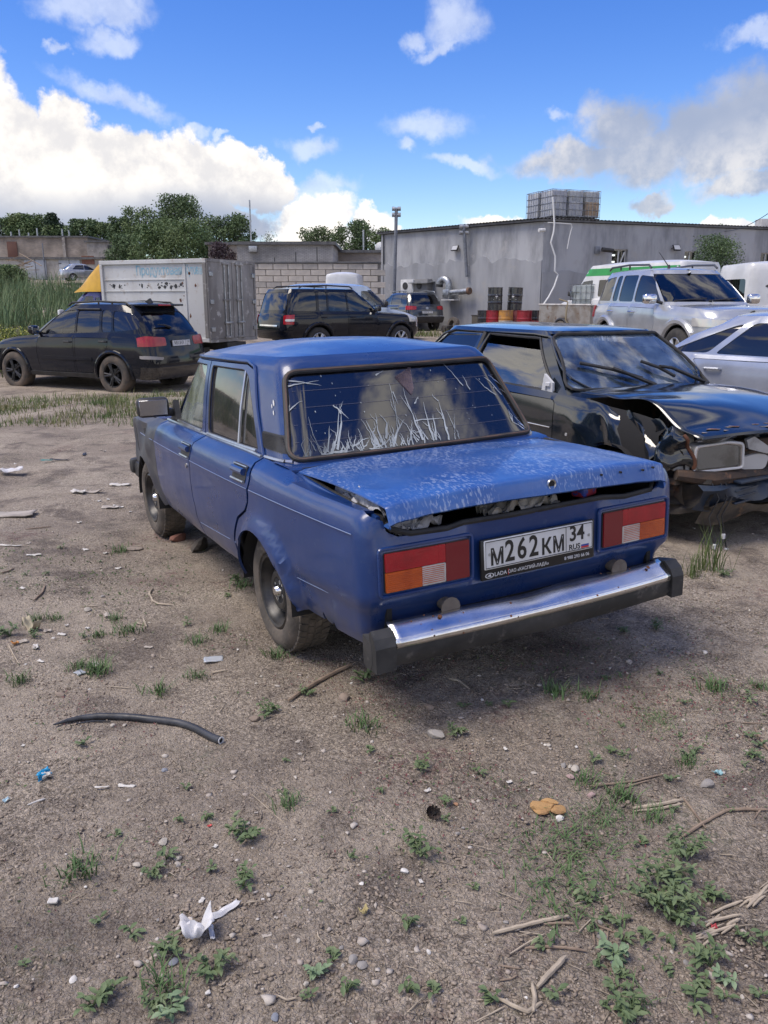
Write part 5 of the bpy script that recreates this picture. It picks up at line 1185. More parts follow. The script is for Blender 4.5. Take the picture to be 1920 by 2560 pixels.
PPB = paint('pale_blue_paint', (.40, .47, .55), .22, coat=.7, metal=.2)
t, sh, gh = van('pale blue van parked between the black off road car and the block wall', (-2.5, 28.8, gzf(-3, 29)-.08), RAD(12), 2.06, 4.7, PPB, w=.88)
t, sh, gh = van('white van of which only the roof shows above the pale blue van', (-1.55, 33.0, gzf(-3, 32)), RAD(88), 2.40, 2.9+1.6, PW, w=.78)
# far silver car by the garages
P = at(206, 700, 74); t, sh, gh = car('saloon_car', 'tiny silver car parked in front of the lower garages', (P[0]-1.0, 74, at(206, 703, 74)[2]), RAD(35), dict(
    xr=-.95, xf=3.4, w=.85, zs=.24, zb=.93, zc=.7, zt=[(-1, .98), (1.6, .93), (2.2, .90), (3.2, .75), (3.4, .66)], wb=2.6, r=.31, rim_r=.19, tw=.2, paint=PSV, cab=(-.7, 2.2, .0, 1.3), zr=1.42, wt=.72, rear_glass=(.62, .5, 1.0, 1.35), shield=(.7, .55, .97, 1.35), doors=[[(1.02, .3), (1.88, .3), (1.9, .88), (1.02, .9)]], windows=[[(1.02, .95), (1.95, .94), (1.40, 1.30), (1.02, 1.35)], [(.0, .97), (.98, .95), (.98, 1.35), (.36, 1.33)]], seats=False))
del t
# ------------------------------------------------------------------ box truck
PCAB = paint('violet_blue_paint', (.035, .03, .15), .3, coat=.5)
M_BOXW = mat('white_box_panel', (.55, .56, .555), .5, col2=(.46, .46, .45), nscale=1.1, col3=(.38, .34, .30), n3=5, streak=(1, 1, .3))
M_BOXD = mat('dirty_box_door', (.30, .29, .275), .65, col2=(.17, .16, .15), nscale=1.6, nlo=.35, nhi=.62, col3=(.42, .41, .39), n3=6, streak=(1, 1, .35))
M_YELL = mat('yellow_fairing', (.62, .36, .03), .4, col2=(.5, .28, .03), nscale=2)
M_RUST = mat('rust', (.17, .07, .035), .9, col2=(.09, .04, .025), nscale=12)
tz = gzf(-3.8, 21.1)
tr = thing('box_truck', 'small box truck with violet cab, yellow roof fairing and scuffed white cargo box', 'truck', (-3.811, 21.09, tz), RAD(155))
zf = .551-tz; BL, BW, BH = 3.25, 1.0, 1.95
body = ob('cargo_box', box((BL/2, 0, zf+BH/2), (BL, 2*BW-.04, BH)), M_BOXW, tr, smooth=False)
edge = []
for s_ in (1, -1):
    edge += [box((BL/2, s_*(BW-.0), zf+BH-.05), (BL+.04, .06, .10), .01), box((BL/2, s_*(BW-.0), zf+.05), (BL+.04, .06, .10), .01), box((.03, s_*BW, zf+BH/2), (.10, .07, BH-.2), .01), box((BL-.03, s_*BW, zf+BH/2), (.08, .07, BH-.2), .01), box((.62, s_*(BW-.01), zf+BH/2), (.03, .03, BH-.2), .0)]
    edge += [box((BL/2+.3, s_*(BW-.012), zf+BH*q), (BL-.65, .024, .018)) for q in (.62, .76)]
for k, e in enumerate(edge): ob('edge_trim', e, M_BOXW if k % 7 not in (2,) else M_BOXD, tr, smooth=False)
for s_ in (1, -1):
    d = ob('rear_door', box((-.02, s_*.47, zf+BH/2), (.05, .92, BH-.14), .01), M_BOXD, tr, smooth=False)
    for y in (s_*.18, s_*.36): ob('lock_rod', tube([(-.07, y, zf+.06), (-.07, y, zf+BH-.06)], .018, 7), M_STEEL, d)
    for z in (.3, .95, 1.6): ob('hinge', box((-.06, s_*.90, zf+z), (.05, .14, .10), .008), M_STEEL, d, smooth=False)
    for z in (.45,): ob('latch', box((-.09, s_*.27, zf+z), (.04, .30, .05), .01), M_STEEL, d); 
    for z in (.1, 1.0, 1.85): ob('rod_guide', box((-.07, s_*.27, zf+z), (.05, .32, .045), .006), M_BOXD, d, smooth=False)
ob('door_frame', join(box((-.01, 0, zf+BH-.035), (.09, 2*BW+.02, .07)), box((-.01, 0, zf+.03), (.09, 2*BW+.02, .08)), box((-.012, BW-.02, zf+BH/2), (.085, .07, BH-.16)), box((-.012, -BW+.02, zf+BH/2), (.085, .07, BH-.16))), M_BOXD, tr, smooth=False)
M_FADE = mat('faded_blue_lettering', (.20, .40, .50), .6, col2=(.40, .49, .53), nscale=9)
text('Продуктовая', .30, M_FADE, tr, frame_on((1.42, BW-.016, zf+BH*.865), (0, 1, 0)), sx=.75, bold=.006); text('Кутовая', .30, M_FADE, tr, frame_on((.34, BW-.016, zf+BH*.865), (0, 1, 0)), sx=.48, bold=.006)
ch = []
for k in range(34):
    x = random.choice([random.uniform(.7, 1.5), random.uniform(.7, 3.0), random.uniform(.7, 3.0)]); z = zf+BH*.685+random.gauss(0, .035); n = random.choice([.02, .02, .05]); a0 = random.random()*6
    ch.append(prism([(x+n*random.uniform(.4, 1.3)*cos(a0+a), z+n*random.uniform(.5, 1.2)*sin(a0+a)) for a in np.linspace(0, 2*pi, 8)[:-1]], BW-.021, BW-.017, (0, 2, 1)))
tag(ob('paint_chips', join(*ch), M_BLACK, tr, smooth=False), kind='stuff')
ru = []
for k in range(26):
    x, z = random.choice([(random.uniform(.0, .1), random.uniform(.1, 1.9)), (random.uniform(.3, .8), random.uniform(.2, 1.7)), (.5, 1.62)]); n = random.uniform(.012, .03); a0 = random.random()*6
    ru.append(prism([(x+n*random.uniform(.5, 1.5)*cos(a0+a), zf+z+n*random.uniform(.5, 2.5)*sin(a0+a)) for a in np.linspace(0, 2*pi, 8)[:-1]], BW-.020, BW-.015, (0, 2, 1)))
tag(ob('rust_spots', join(*ru), M_RUST, tr, smooth=False), kind='stuff')
# cab
cl = [dict(z=zf-.35, xr=3.32, xf=5.3, wm=.98, wr=.97, wf=.86, rr=.05, rf=.3, br=.01, bf=.12), dict(z=zf+.35, xr=3.32, xf=5.25, wm=1.0, wr=.99, wf=.88, rr=.05, rf=.3, br=.01, bf=.12), dict(z=zf+.62, xr=3.32, xf=4.95, wm=.99, wr=.98, wf=.87, rr=.05, rf=.3, br=.01, bf=.15),
      dict(z=zf+1.12, xr=3.34, xf=4.30, wm=.95, wr=.95, wf=.84, rr=.06, rf=.2, br=.01, bf=.12), dict(z=zf+1.22, xr=3.36, xf=4.15, wm=.93, wr=.93, wf=.80, rr=.06, rf=.2, br=.01, bf=.12)]
cs = Shell(cl)
win = [cs.side(x, z) for x, z in resample(fillet([(3.62, zf+.55), (4.62, zf+.52), (4.02, zf+1.08), (3.62, zf+1.1)], .05, 4), .1)]; w2 = [cs.side(x, z) for x, z in resample([(3.40, zf+.6), (3.55, zf+.6), (3.55, zf+1.06), (3.40, zf+1.06)], .1)]
fl = [(0, zf-.35), (cs.Lm, zf-.35), (cs.Lm, zf+1.22), (0, zf+1.22)]
WS = [cs.front(y, z) for y, z in [(.78, zf+.62), (.70, zf+1.1), (0, zf+1.1), (0, zf+.62)]]
for mir in (False, True):
    ob('cab_body', cs.panel(fl, [win, w2, [(min(l, cs.Lm-.002), v) for l, v in WS]], .12, .02, mirror=mir), PCAB, tr); ob('cab_window', cs.panel(win, [], .15, 0, off=-.01, mirror=mir), G_CLEAR, tr); ob('quarter_window', cs.panel(w2, [], .15, 0, off=-.01, mirror=mir), G_CLEAR, tr)
    ob('windscreen', cs.panel(WS, [], .15, 0, off=-.01, mirror=mir), G_CLEAR, tr)
    wheel(tr, (.75, (BW-.12)*(-1 if mir else 1), .33), .33, .34, .2, M_TYRE, M_RIMD, -1 if mir else 1, steel=True); wheel(tr, (4.3, (BW-.12)*(-1 if mir else 1), .33), .33, .2, .2, M_TYRE, M_RIMD, -1 if mir else 1, steel=True)
ob('cab_roof', cap(cs, zf+1.22, 0, cs.Lm, 12, 9, .06, endr=4), PCAB, tr)
fa = []
for x, z0, z1, w in ((3.30, 1.20, 1.93, 1.0), (3.42, 1.20, 1.84, 1.0), (3.72, 1.20, 1.62, .98), (4.0, 1.20, 1.40, .95), (4.20, 1.19, 1.28, .90), (4.40, 1.18, 1.20, .82)):
    fa.append([(x, -w, zf+z0), (x, -w*.99, zf+z0+(z1-z0)*.7), (x, -w*.92, zf+z1), (x, 0, zf+z1+.03), (x, w*.92, zf+z1), (x, w*.99, zf+z0+(z1-z0)*.7), (x, w, zf+z0)])
ob('roof_fairing', join(grid(fa, True), grid([fa[0], [(p[0]+.02, p[1]*.98, zf+1.24) for p in fa[0]]])), M_YELL, tr)
ob('chassis', box((2.0, 0, zf-.12), (4.2, .8, .18)), M_BLACK, tr, smooth=False); ob('mud_flap', box((.25, BW-.15, .4), (.02, .34, .4)), M_RUBBER, tr, smooth=False)
for s_ in (1, -1): m_ = ob('wing_mirror', box((4.62, s_*1.12, zf+.62), (.08, .18, .26), .03), M_WHITE, tr); ob('mirror_arm', tube([(4.5, s_*.9, zf+.55), (4.62, s_*1.1, zf+.6)], .015, 5), M_BLACK, m_)
ob('seat', box((3.75, .4, zf+.45), (.2, .5, .7), .06), M_SEAT, tr)
# ------------------------------------------------------------------ trailer with tank, drums, junk by the wall
x, y = at(1452, 800, 28.5)[:2]; z = gzf(x, y)
tl = thing('trailer', 'old open car trailer with rusty grey side boards in front of the grey wall', 'trailer', (x, y, z), RAD(-62))
M_TRL = mat('weathered_galvanised', (.30, .29, .27), .7, .3, col2=(.20, .17, .14), nscale=2.5, col3=(.14, .08, .05), n3=6)
ob('bed', box((0, 0, .52), (2.6, 1.5, .06)), M_TRL, tl, smooth=False)
for c, s_ in (((0, .75, .82), (2.6, .03, .6)), ((0, -.75, .82), (2.6, .03, .6)), ((1.3, 0, .82), (.03, 1.5, .6)), ((-1.3, 0, .82), (.03, 1.5, .6))):
    b = ob('side_board', box(c, s_), M_TRL, tl, smooth=False)
for s_ in (1, -1): ob('top_rail', tube([(-1.32, s_*.76, 1.13), (1.32, s_*.76, 1.13)], .03, 6), mat('white_worn_paint', (.55, .54, .51), .6, col2=(.4, .36, .32), nscale=6), tl); wheel(tl, (0, s_*.92, .3), .3, .18, .18, M_TYRED, M_RIMS, s_, steel=True); ob('mudguard', tube([(.36*cos(a), s_*.83, .3+.36*sin(a)) for a in np.linspace(0, pi, 12)], .06, 6), M_BLACK, tl)
ob('drawbar', tube([(1.3, 0, .48), (2.3, 0, .45)], .04, 6), M_BLACK, tl); ob('mud_flap', box((-.5, -.9, .35), (.02, .2, .35)), M_RUBBER, tl, smooth=False)
ibc('liquid_tank', 'caged white liquid tank riding in the open trailer', (x+.32, y-.35, z+.60), RAD(-62), M_TANKW)
P = np.array([hit(a_, b_, np.array([x-3, y-.9]), np.array([x+3, y-.9])) for a_, b_ in ((1398, 748), (1420, 755), (1416, 775), (1414, 800), (1424, 815))]); tag(ob('hose', tube(P, .03, 6), mat('tan_hose', (.30, .25, .16), .6)), 'tan hose hanging over the side of the tank trailer', 'hose')
M_DRB = mat('black_drum_paint', (.022, .023, .026), .22, col2=(.04, .04, .043), nscale=6, coat=.5); M_DRR = mat('red_drum_paint', (.30, .018, .028), .4, col2=(.22, .015, .02), nscale=5, col3=(.16, .05, .04), n3=9); M_DRW = mat('worn_red_drum', (.24, .06, .06), .55, col2=(.30, .10, .09), nscale=4)
M_DRO = mat('orange_drum_band', (.50, .24, .05), .6, col2=(.35, .2, .1), nscale=6); M_DRP = mat('pale_drum_band', (.5, .48, .42), .6, col2=(.35, .3, .22), nscale=7)
def drum(label, px, py_bot, Y, m, z0=None, m2=None, tilt=0.0, emblem=None):
    p = at(px, py_bot, Y); z = float(gz0(p[0], p[1])) if z0 is None else z0
    t = thing('oil_drum', label, 'oil drum', (p[0], p[1], z), 0, 'oil drums by the grey wall'); R, H = .29, .88
    def prof(a, b, n=9):
        o = []
        for h in np.linspace(a, b, n*3):
            rib = .016*max(0, 1-abs(h-.30)/.03)+.016*max(0, 1-abs(h-.58)/.03); o.append((R+rib, h))
        return o
    if m2: ob('lower_shell', lathe(prof(0, .5), 28, 'z'), m, t); ob('upper_shell', lathe(prof(.5, H), 28, 'z'), m2, t)
    else: ob('shell', lathe(prof(0, H), 28, 'z'), m, t)
    ob('rim', join(lathe([(R, H-.012), (R+.012, H-.006), (R+.012, H+.008), (R-.01, H+.010), (R-.012, H-.02)], 28, 'z'), lathe([(R, .012), (R+.012, .006), (R+.010, -.006), (R, -.008)], 28, 'z')), m2 or m, t); ob('lid', lathe([(R, H-.02), (.001, H-.02)], 28, 'z'), m2 or m, t); ob('bung', xf(lathe([(.035, 0), (.035, .02), (.001, .02)], 10, 'z'), loc=(.18, 0, H-.02)), M_STEEL, t)
    if emblem:
        a = atan2(-p[1], -p[0])+emblem[1]; 
        def on(u, v): q = a-u/R; return np.array([(R+.006)*cos(q), (R+.006)*sin(q), v])
        if emblem[0] == 'flame':
            for pl in ([(0, .62), (.055, .535), (0, .50), (-.055, .535)], [(-.02, .49), (.02, .49), (.02, .47), (-.02, .47)], [(-.13, .43), (.13, .43), (.13, .405), (-.13, .405)]): ob('emblem', (np.array([on(*q) for q in pl]), [[0, 1, 2, 3]]), M_PLATEW, t, smooth=False)
        else:
            V = [on(.07*cos(q)*r_, .25+.06*sin(q)*r_) for r_ in (1, .62) for q in np.linspace(0, 2*pi, 17)[:-1]]; ob('emblem', (np.array(V), [[i, (i+1) % 16, 16+(i+1) % 16, 16+i] for i in range(16)]), M_DRP, t, smooth=False)
            ob('emblem', (np.array([on(*q) for q in [(.09, .27), (.22, .27), (.22, .235), (.09, .235)]]), [[0, 1, 2, 3]]), M_PLATEW, t, smooth=False)
    if tilt: t.rotation_euler.y = tilt
    return t, z
d0, z0 = drum('red drum with a pale ring emblem under the left one of the tall black drums', 1233, 815, 33.7, M_DRR, emblem=('ring', 0))
drum('tall black drum with a white emblem standing on the red ring emblem drum', 1235.5, 815, 33.7, M_DRB, z0=z0+.89, emblem=('flame', .2))
drum('drum half orange half white with worn lettering between two red drums', 1263, 815, 33.5, M_DRP, m2=M_DRO)
d1, z1 = drum('worn dull red drum under the right one of the tall black drums', 1286, 815, 33.9, M_DRW)
drum('tall black drum with a white emblem standing on the worn dull red drum', 1284, 815, 33.9, M_DRB, z0=z1+.89, tilt=.04, emblem=('flame', -.3))
drum('bright red drum standing nearest to the viewer in the row', 1310, 815, 32.6, M_DRR, emblem=('ring', .1))
drum('red drum tucked behind the bright red one', 1334, 815, 33.6, M_DRR, m2=M_DRB, emblem=('ring', -.2))
drum('black topped drum with a red lower half at the end of the row', 1361, 815, 32.4, M_DRR, m2=M_DRB, emblem=('ring', .6))
drum('black drum partly hidden at the near left end of the row', 1211, 815, 34.0, M_DRB)
M_JUNK = mat('oily_metal', (.05, .048, .045), .6, .3, col2=(.10, .085, .07), nscale=6)
for k, (px, s_, lab) in enumerate(((1118, .3, 'small dark scrap metal lump lying by the parked dark car'), (1133, .42, 'upright worn tyre leaning among the scrap at the wall foot'), (1160, .34, 'low dark engine part lying in the middle of the scrap'), (1180, .36, 'lumpy gearbox housing on the weeds by the drums'), (1196, .55, 'dark square box standing next to the first drum'))):
    p = at(px, 815, 34.2); t = thing('scrap_part', lab, 'scrap', (p[0], p[1], gzf(p[0], p[1])), random.random()*3, 'scrap along the wall foot')
    if k == 1: ob('tyre', xf(lathe([(.18, -.1), (.3, -.1), (.32, -.05), (.32, .05), (.3, .1), (.18, .1)], 24, 'y', closed=True), rx=.2, loc=(0, 0, .31)), M_TYRED, t)
    elif k == 4: ob('box', box((0, 0, .34), (.42, .4, .68), .02), mat('brown_box', (.08, .07, .055), .8), t); ob('lid', box((0, 0, .69), (.45, .43, .04), .01), M_JUNK, t)
    else:
        ob('housing', join(box((0, 0, s_*.5), (s_*1.3, s_, s_), .05), tube([(-s_*.9, 0, s_*.5), (s_*.9, .0, s_*.55)], s_*.32, 10)), M_JUNK, t); ob('flange', tube([(s_*.8, 0, s_*.5), (s_*.95, 0, s_*.5)], s_*.45, 12), M_RUST, t)
# ------------------------------------------------------------------ the blue saloon in front
def hero():
    PBL = mat('faded_blue_paint', (.008, .034, .138), .33, col2=(.013, .044, .165), nscale=2.2, coat=.35, rvar=.10, dirt=(.055, .06, .085), dirt_z=(.25, .55), col3=(.02, .05, .15), n3=30)
    PBT = bpy.data.materials.get('weathered_blue_top') or mat('weathered_blue_top', (.022, .078, .275), .36, col2=(.036, .108, .33), nscale=3.0, coat=.35, rvar=.10, streak=(1, 1, 1))
    N, L = PBT.node_tree.nodes, PBT.node_tree.links; b = N['Principled BSDF']
    tc = N.new('ShaderNodeTexCoord'); mp = N.new('ShaderNodeMapping'); mp.inputs['Scale'].default_value = (40, 105, 40); L.new(tc.outputs['Object'], mp.inputs[0])
    nz = N.new('ShaderNodeTexNoise'); nz.inputs['Scale'].default_value = 1.0; nz.inputs['Detail'].default_value = 3; L.new(mp.outputs[0], nz.inputs['Vector'])
    n2 = N.new('ShaderNodeTexNoise'); n2.inputs['Scale'].default_value = 2.4; n2.inputs['Detail'].default_value = 4; L.new(tc.outputs['Object'], n2.inputs['Vector'])
    def mr(s, a, c):
        n = N.new('ShaderNodeMapRange'); n.interpolation_type = 'SMOOTHSTEP'; L.new(s, n.inputs[0]); n.inputs[1].default_value = a; n.inputs[2].default_value = c; return n.outputs[0]
    mm = N.new('ShaderNodeMath'); mm.operation = 'MULTIPLY'; L.new(mr(nz.outputs[0], .52, .62), mm.inputs[0]); L.new(mr(n2.outputs[0], .36, .54), mm.inputs[1])
    mk = N.new('ShaderNodeMath'); mk.operation = 'MULTIPLY'; L.new(mm.outputs[0], mk.inputs[0]); mk.inputs[1].default_value = .62
    mx = N.new('ShaderNodeMix'); mx.data_type = 'RGBA'; L.new(mk.outputs[0], mx.inputs[0]); src = b.inputs['Base Color'].links[0].from_socket; L.new(src, mx.inputs[6]); mx.inputs[7].default_value = (.26, .33, .50, 1); L.new(mx.outputs[2], b.inputs['Base Color'])
    M_PRIMER = mat('dark_primer', (.055, .058, .066), .5, col2=(.03, .034, .05), nscale=4, coat=.1, col3=(.10, .105, .115), n3=7)
    M_GLINT = mat('painted_crease_glint', (.17, .22, .36), .35); M_SEALB = mat('aged_brown_seal', (.10, .062, .048), .7, col2=(.05, .04, .035), nscale=12)  # first tone is a painted highlight for the body creases
    M_ALU = mat('dull_aluminium', (.55, .55, .54), .28, .9, col2=(.40, .40, .40), nscale=10)
    G_SIDE = glass('hazy_side_glass', (.40, .46, .42), .03, dust_sheen=(.40, .45, .41), dust_sheen_amt=.75)  # pale greenish haze and reflection painted into the pane as diffuse colour
    G_REARD = glass('dark_film_glass', (.05, .05, .055), .02, body=.55, body_col=(.018, .018, .02), dust_sheen=(.22, .22, .22), dust_sheen_amt=.22)  # grey diffuse mix paints the ground's reflection over the dark film
    G_BACK = glass('rear_film_glass', (.09, .10, .14), .012, body=.35, body_col=(.016, .016, .022), ior=2.05)
    t = thing('saloon_car', 'faded blue saloon with a sprung boot lid and hanging chrome bumper, nearest to the viewer', 'car')
    Rz = Matrix.Rotation(CARYAW, 3, 'Z'); a = Vector((1, 0, CPIT)).normalized(); c = Vector((-CPIT, -CROL, 1)).normalized(); bb = c.cross(a).normalized(); a = bb.cross(c)
    Mx = Matrix((a, bb, c)).transposed(); t.rotation_euler = (Rz @ Mx).to_euler(); t.location = (CARX, CARY, 0)
    zt = lambda x: _pchip(x, [-1.0, -.9, -.55, -.2, 0, .3, 1.9, 2.1, 2.6, 3.05], [.838, .845, .852, .868, .878, .885, .885, .872, .85, .81])
    def lv(z, xr, xf_, wm, wr, wf=None, rr=.055, br=.012): return dict(z=z, xr=xr, xf=xf_, wm=wm, wr=wr, wf=wf or wr+.01, rr=rr, rf=.12, br=br, bf=.05)
    sh = Shell([lv(.295, -.89, 2.95, .742, .685), lv(.34, -.905, 2.97, .765, .70), lv(.40, -.925, 3.0, .782, .712), lv(.468, -.94, 3.02, .79, .722), lv(.484, -.975, 3.03, .793, .736), lv(.55, -.980, 3.05, .799, .742), lv(.66, -.980, 3.05, .803, .744), lv(.744, -.976, 3.05, .804, .742), lv(.755, -.975, 3.05, .810, .747), lv(.766, -.973, 3.05, .803, .740),
                lv(.80, -.967, 3.05, .795, .733), lv(.835, -.958, 3.04, .784, .724), lv(.856, -.948, 3.03, .766, .708), lv(.870, -.938, 3.02, .738, .690), lv(.88, -.93, 3.0, .70, .664)], zt, .80)
    gh = Shell([dict(z=.87, xr=-.168, xf=2.03, wm=.703, wr=.672, wf=.68, rr=.09, rf=.14, br=.03, bf=.12), dict(z=1.09, xr=-.015, xf=1.845, wm=.660, wr=.622, wf=.63, rr=.09, rf=.14, br=.03, bf=.10), dict(z=1.275, xr=.118, xf=1.665, wm=.605, wr=.572, wf=.575, rr=.09, rf=.13, br=.03, bf=.08),
                dict(z=1.302, xr=.142, xf=1.635, wm=.586, wr=.553, wf=.556, rr=.09, rf=.13, br=.03, bf=.08), dict(z=1.318, xr=.175, xf=1.60, wm=.555, wr=.522, wf=.525, rr=.09, rf=.12, br=.03, bf=.08)])
    L0 = sh.side(0, .28)[0]
    zl = lambda x: np.interp(x, [-.95, -.42, .42, 1.06, 2.0], [.478, .454, .434, .402, .405])
    sm = lambda x, a_, b_: (lambda u: u*u*(3-2*u))(np.clip((x-a_)/(b_-a_), 0, 1))
    def disp(l, v):
        al = np.abs(l); x = al-L0
        d = np.hypot(x, v-.275); ring = .032*sm(d, .372, .338)
        o = ring-.006*sm(v, zl(x)+.004, zl(x)-.004)*(al > 1.0)*(d > .37)
        o = o-.024*sm(v, .866, .88)*sm(x, -.16, -.34)
        o = o+.0035*fbm(x*3.1+np.sign(l)*7, v*3.1+2, 2)*2*sm(v, .86, .80)
        return o
    Y90 = sh.rear(.60, .5)[0]
    def disp_body(l, v):
        o = disp(l, v)
        al = np.abs(l); rec = sm(al, .305, .29)*sm(v, .525, .54)*sm(v, .735, .72); lp = (sm(al, .30, .312)*sm(al, .690, .675)*sm(v, .525, .54)*sm(v, .712, .698))
        return o-.014*rec+.010*lp+.004*fbm(l*5, v*5+3, 2)*(al < .7)
    rear, side = sh.rear, sh.side
    Lgap = lambda x, z: side(x, z)
    half = [rear(.0, .335), rear(.3, .325), rear(.58, .33), rear(.69, .335)]+[side(x, z) for x, z in [(-.84, .318), (-.72, .305), (-.63, .298), (-.595, .318), (-.575, .300), (-.545, .309), (-.535, .345), (-.522, .330), (-.515, .304), (-.42, .300), (-.345, .300)]]
    half += [side(x, z) for x, z in arc(0, .275, .305, 175, 8, 22)]
    half += [side(x, z) for x, z in [(.306, .300), (.385, .305), (.388, .42), (.333, .495), (.25, .582), (.13, .64), (.088, .69), (.070, .75), (.060, .80), (.070, .85)]]+[(side(.105, .885)[0], .88)]
    Ltr = sh(np.linspace(.4, 1.2, 200), np.full(200, .88)); Lc = float(np.linspace(.4, 1.2, 200)[np.argmax(Ltr[:, 1] > .655)])
    half += [(l, .88) for l in np.linspace(half[-1][0], Lc, 14)[1:]]
    half += [(Lc, .86), (rear(.652, .80)[0], .80), (rear(.645, .765)[0], .765), (rear(.60, .738)[0], .738), (rear(.42, .733)[0], .733), (rear(.33, .745)[0], .745), (rear(.10, .742)[0], .740)]
    ol = half+[(-l, v) for l, v in half[::-1] if l > 1e-6]
    body = ob('body', sh.panel(ol, [], .032, .012, disp=disp_body, res=.022), PBL, t, ang=45)
    # inner skins so that nothing shows through the gaps
    for s_ in (1, -1):
        liner(t, 0, s_*.77, .275, .318, s_); liner(t, 2.424, s_*.77, .275, .32, s_)
    inn = [side(x, z) for x, z in [(.34, .31)]+[(2.09, .31)]+arc(2.424, .28, .33, 185, -5, 14)+[(2.95, .33)]]+[(side(2.95, .86)[0], .872), (side(.1, .87)[0], .872)]
    for mir in (False, True): ob('inner_panel', sh.panel(inn, [], .15, 0, off=-.03, mirror=mir), M_DARK, t)
    # doors and wings
    def bot(x): return .312
    fd = [(1.052, .315), (1.925, .318), (1.945, .42), (1.95, .60), (1.935, .75), (1.90, .85)]
    bg = [(1.028, .34), (1.045, .40), (1.05, .54), (1.055, .65), (1.028, .75), (1.02, .80), (1.018, .85)]
    fdo = [side(x+.006, z) for x, z in bg[::1]]
    fdo = [side(1.034, .315), side(1.92, .318)]+[side(x, z) for x, z in fd[2:]]+[(side(1.90, .885)[0], .88)]+[(l, .88) for l in np.linspace(side(1.90, .885)[0], side(1.022, .885)[0], 10)[1:]]+[side(x+.006, z) for x, z in bg[::-1]]
    rdo = [side(.400, .315), side(1.020, .315)]+[side(x-.006, z) for x, z in bg]+[(side(1.008, .885)[0], .88)]+[(l, .88) for l in np.linspace(side(1.008, .885)[0], side(.120, .885)[0], 10)[1:]]
    rdo += [side(x+.013, z) for x, z in [(.078, .85), (.066, .80), (.076, .75), (.094, .69), (.138, .645), (.258, .588), (.342, .50), (.396, .42)]]
    fe = [side(1.945, .318)]+[side(2.11, .30)]+[side(x, z) for x, z in arc(2.424, .275, .315, 176, 4, 20)]+[side(2.80, .33), (sh.front(.60, .5)[0], .36), (sh.front(.60, .5)[0], .88)]
    fe += [(l, .88) for l in np.linspace(sh.front(.60, .5)[0], side(1.915, .88)[0], 16)[1:]]+[side(x+.010, z) for x, z in [(1.90, .85), (1.935, .75), (1.95, .60), (1.945, .42)]]
    def disp_fe(l, v):
        x = np.abs(l)-L0; d = np.hypot(x-2.424, v-.275)
        o = disp(l, v)+.016*sm(d, .375, .325)
        if np.mean(l) > 0: o = o-.045*np.exp(-((x-2.45)/.16)**2-((v-.76)/.06)**2)+.022*np.exp(-((x-2.2)/.09)**2-((v-.70)/.12)**2)-.05*np.exp(-((x-2.85)/.12)**2-((v-.66)/.12)**2)+.018*fbm(x*7, v*7, 3)
        return o
    for mir in (False, True):
        f_ = ob('front_wing', sh.panel(fe, [], .035, .012, disp=disp_fe, mirror=mir), M_PRIMER if not mir else PBL, t, ang=45)
        if not mir: f_['label'] = 'dented dark grey front wing'
        for k, (o_, hx, hz) in enumerate(((fdo, 1.128, .80), (rdo, .205, .812))):
            d = ob('door', sh.panel(o_, [], .035, .014, disp=disp, mirror=mir), PBL, t, ang=45)
            sg = -1 if mir else 1
            rc = [side(x, z) for x, z in fillet([(hx-.088, hz-.037), (hx+.088, hz-.037), (hx+.088, hz+.037), (hx-.088, hz+.037)], .012, 4)]
            h = ob('door_handle', sh.panel(rc, [], .05, .003, off=.003, mirror=mir), M_BLACK, d)
            P = lambda x, z, o: (lambda q: np.array([q[0], sg*(q[1]+o), q[2]]))(sh(*[np.array([w]) for w in side(x, z)])[0])
            ob('handle_flap', tube([P(hx-.075, hz+.012, .010), P(hx+.075, hz+.012, .010)], [.017, .017], 8), PBL, h); ob('handle_frame', join(tube([P(hx-.085, hz-.033, .008), P(hx+.085, hz-.033, .008)], .006, 6), tube([P(hx-.085, hz+.034, .008), P(hx+.085, hz+.034, .008)], .005, 6)), M_ALU, h) if False else None
            ob('handle_edge', tube([P(hx-.085, hz-.032, .009), P(hx+.085, hz-.032, .009)], .006, 6), M_ALU, h); ob('handle_edge', tube([P(hx-.085, hz+.034, .008), P(hx+.085, hz+.034, .008)], .004, 6), M_ALU, h)
            if k == 0: ob('door_lock', tube([P(1.10, .715, -.004), P(1.10, .715, .008)], .013, 12), M_ALU, d)
            xs = np.linspace(*((1.04, 1.925) if k == 0 else (.085, 1.015)), 16); ob('crease_glint', tube([P(x, .755, .0002) for x in xs], .0020, 5), M_GLINT, d)  # thin pale tube drawn as the highlight on the crease
        xs = np.linspace(.055, -.90, 16); ob('crease_glint', tube([P(x, .755, .0002) for x in xs], .0020, 5), M_GLINT, body)
        for o_, x0, x1 in ((body, -.36, -.86), (body, .385, .37)): xs = np.linspace(x0, x1, 10); ob('crease_glint', tube([P(x, float(zl(x)), -.001) for x in xs], .0016, 5), M_GLINT, o_)
        xs = np.linspace(.46, 1.0, 8); ob('crease_glint', tube([P(x, float(zl(x)), -.001) for x in xs], .0014, 5), M_GLINT, d)
        xs = np.linspace(1.96, 2.4, 8); ob('crease_glint', tube([P(x, .755, .0005) for x in xs], .0022, 5), M_GLINT, f_)
        ob('sill', sh.panel([side(.31, .296), side(2.10, .296), side(2.10, .325), side(.31, .325)], [], .08, .03, off=-.012, mirror=mir), M_RUBBER, t)
        gx_ = [P(x, zt(np.array([x]))[0]+.004, -.004) for x in np.linspace(.13, 1.90, 18)]
        ob('sill_moulding', tube([np.array([q[0], sg*.700, q[2]+.004]) for q in gx_], .008, 6), M_ALU, t)
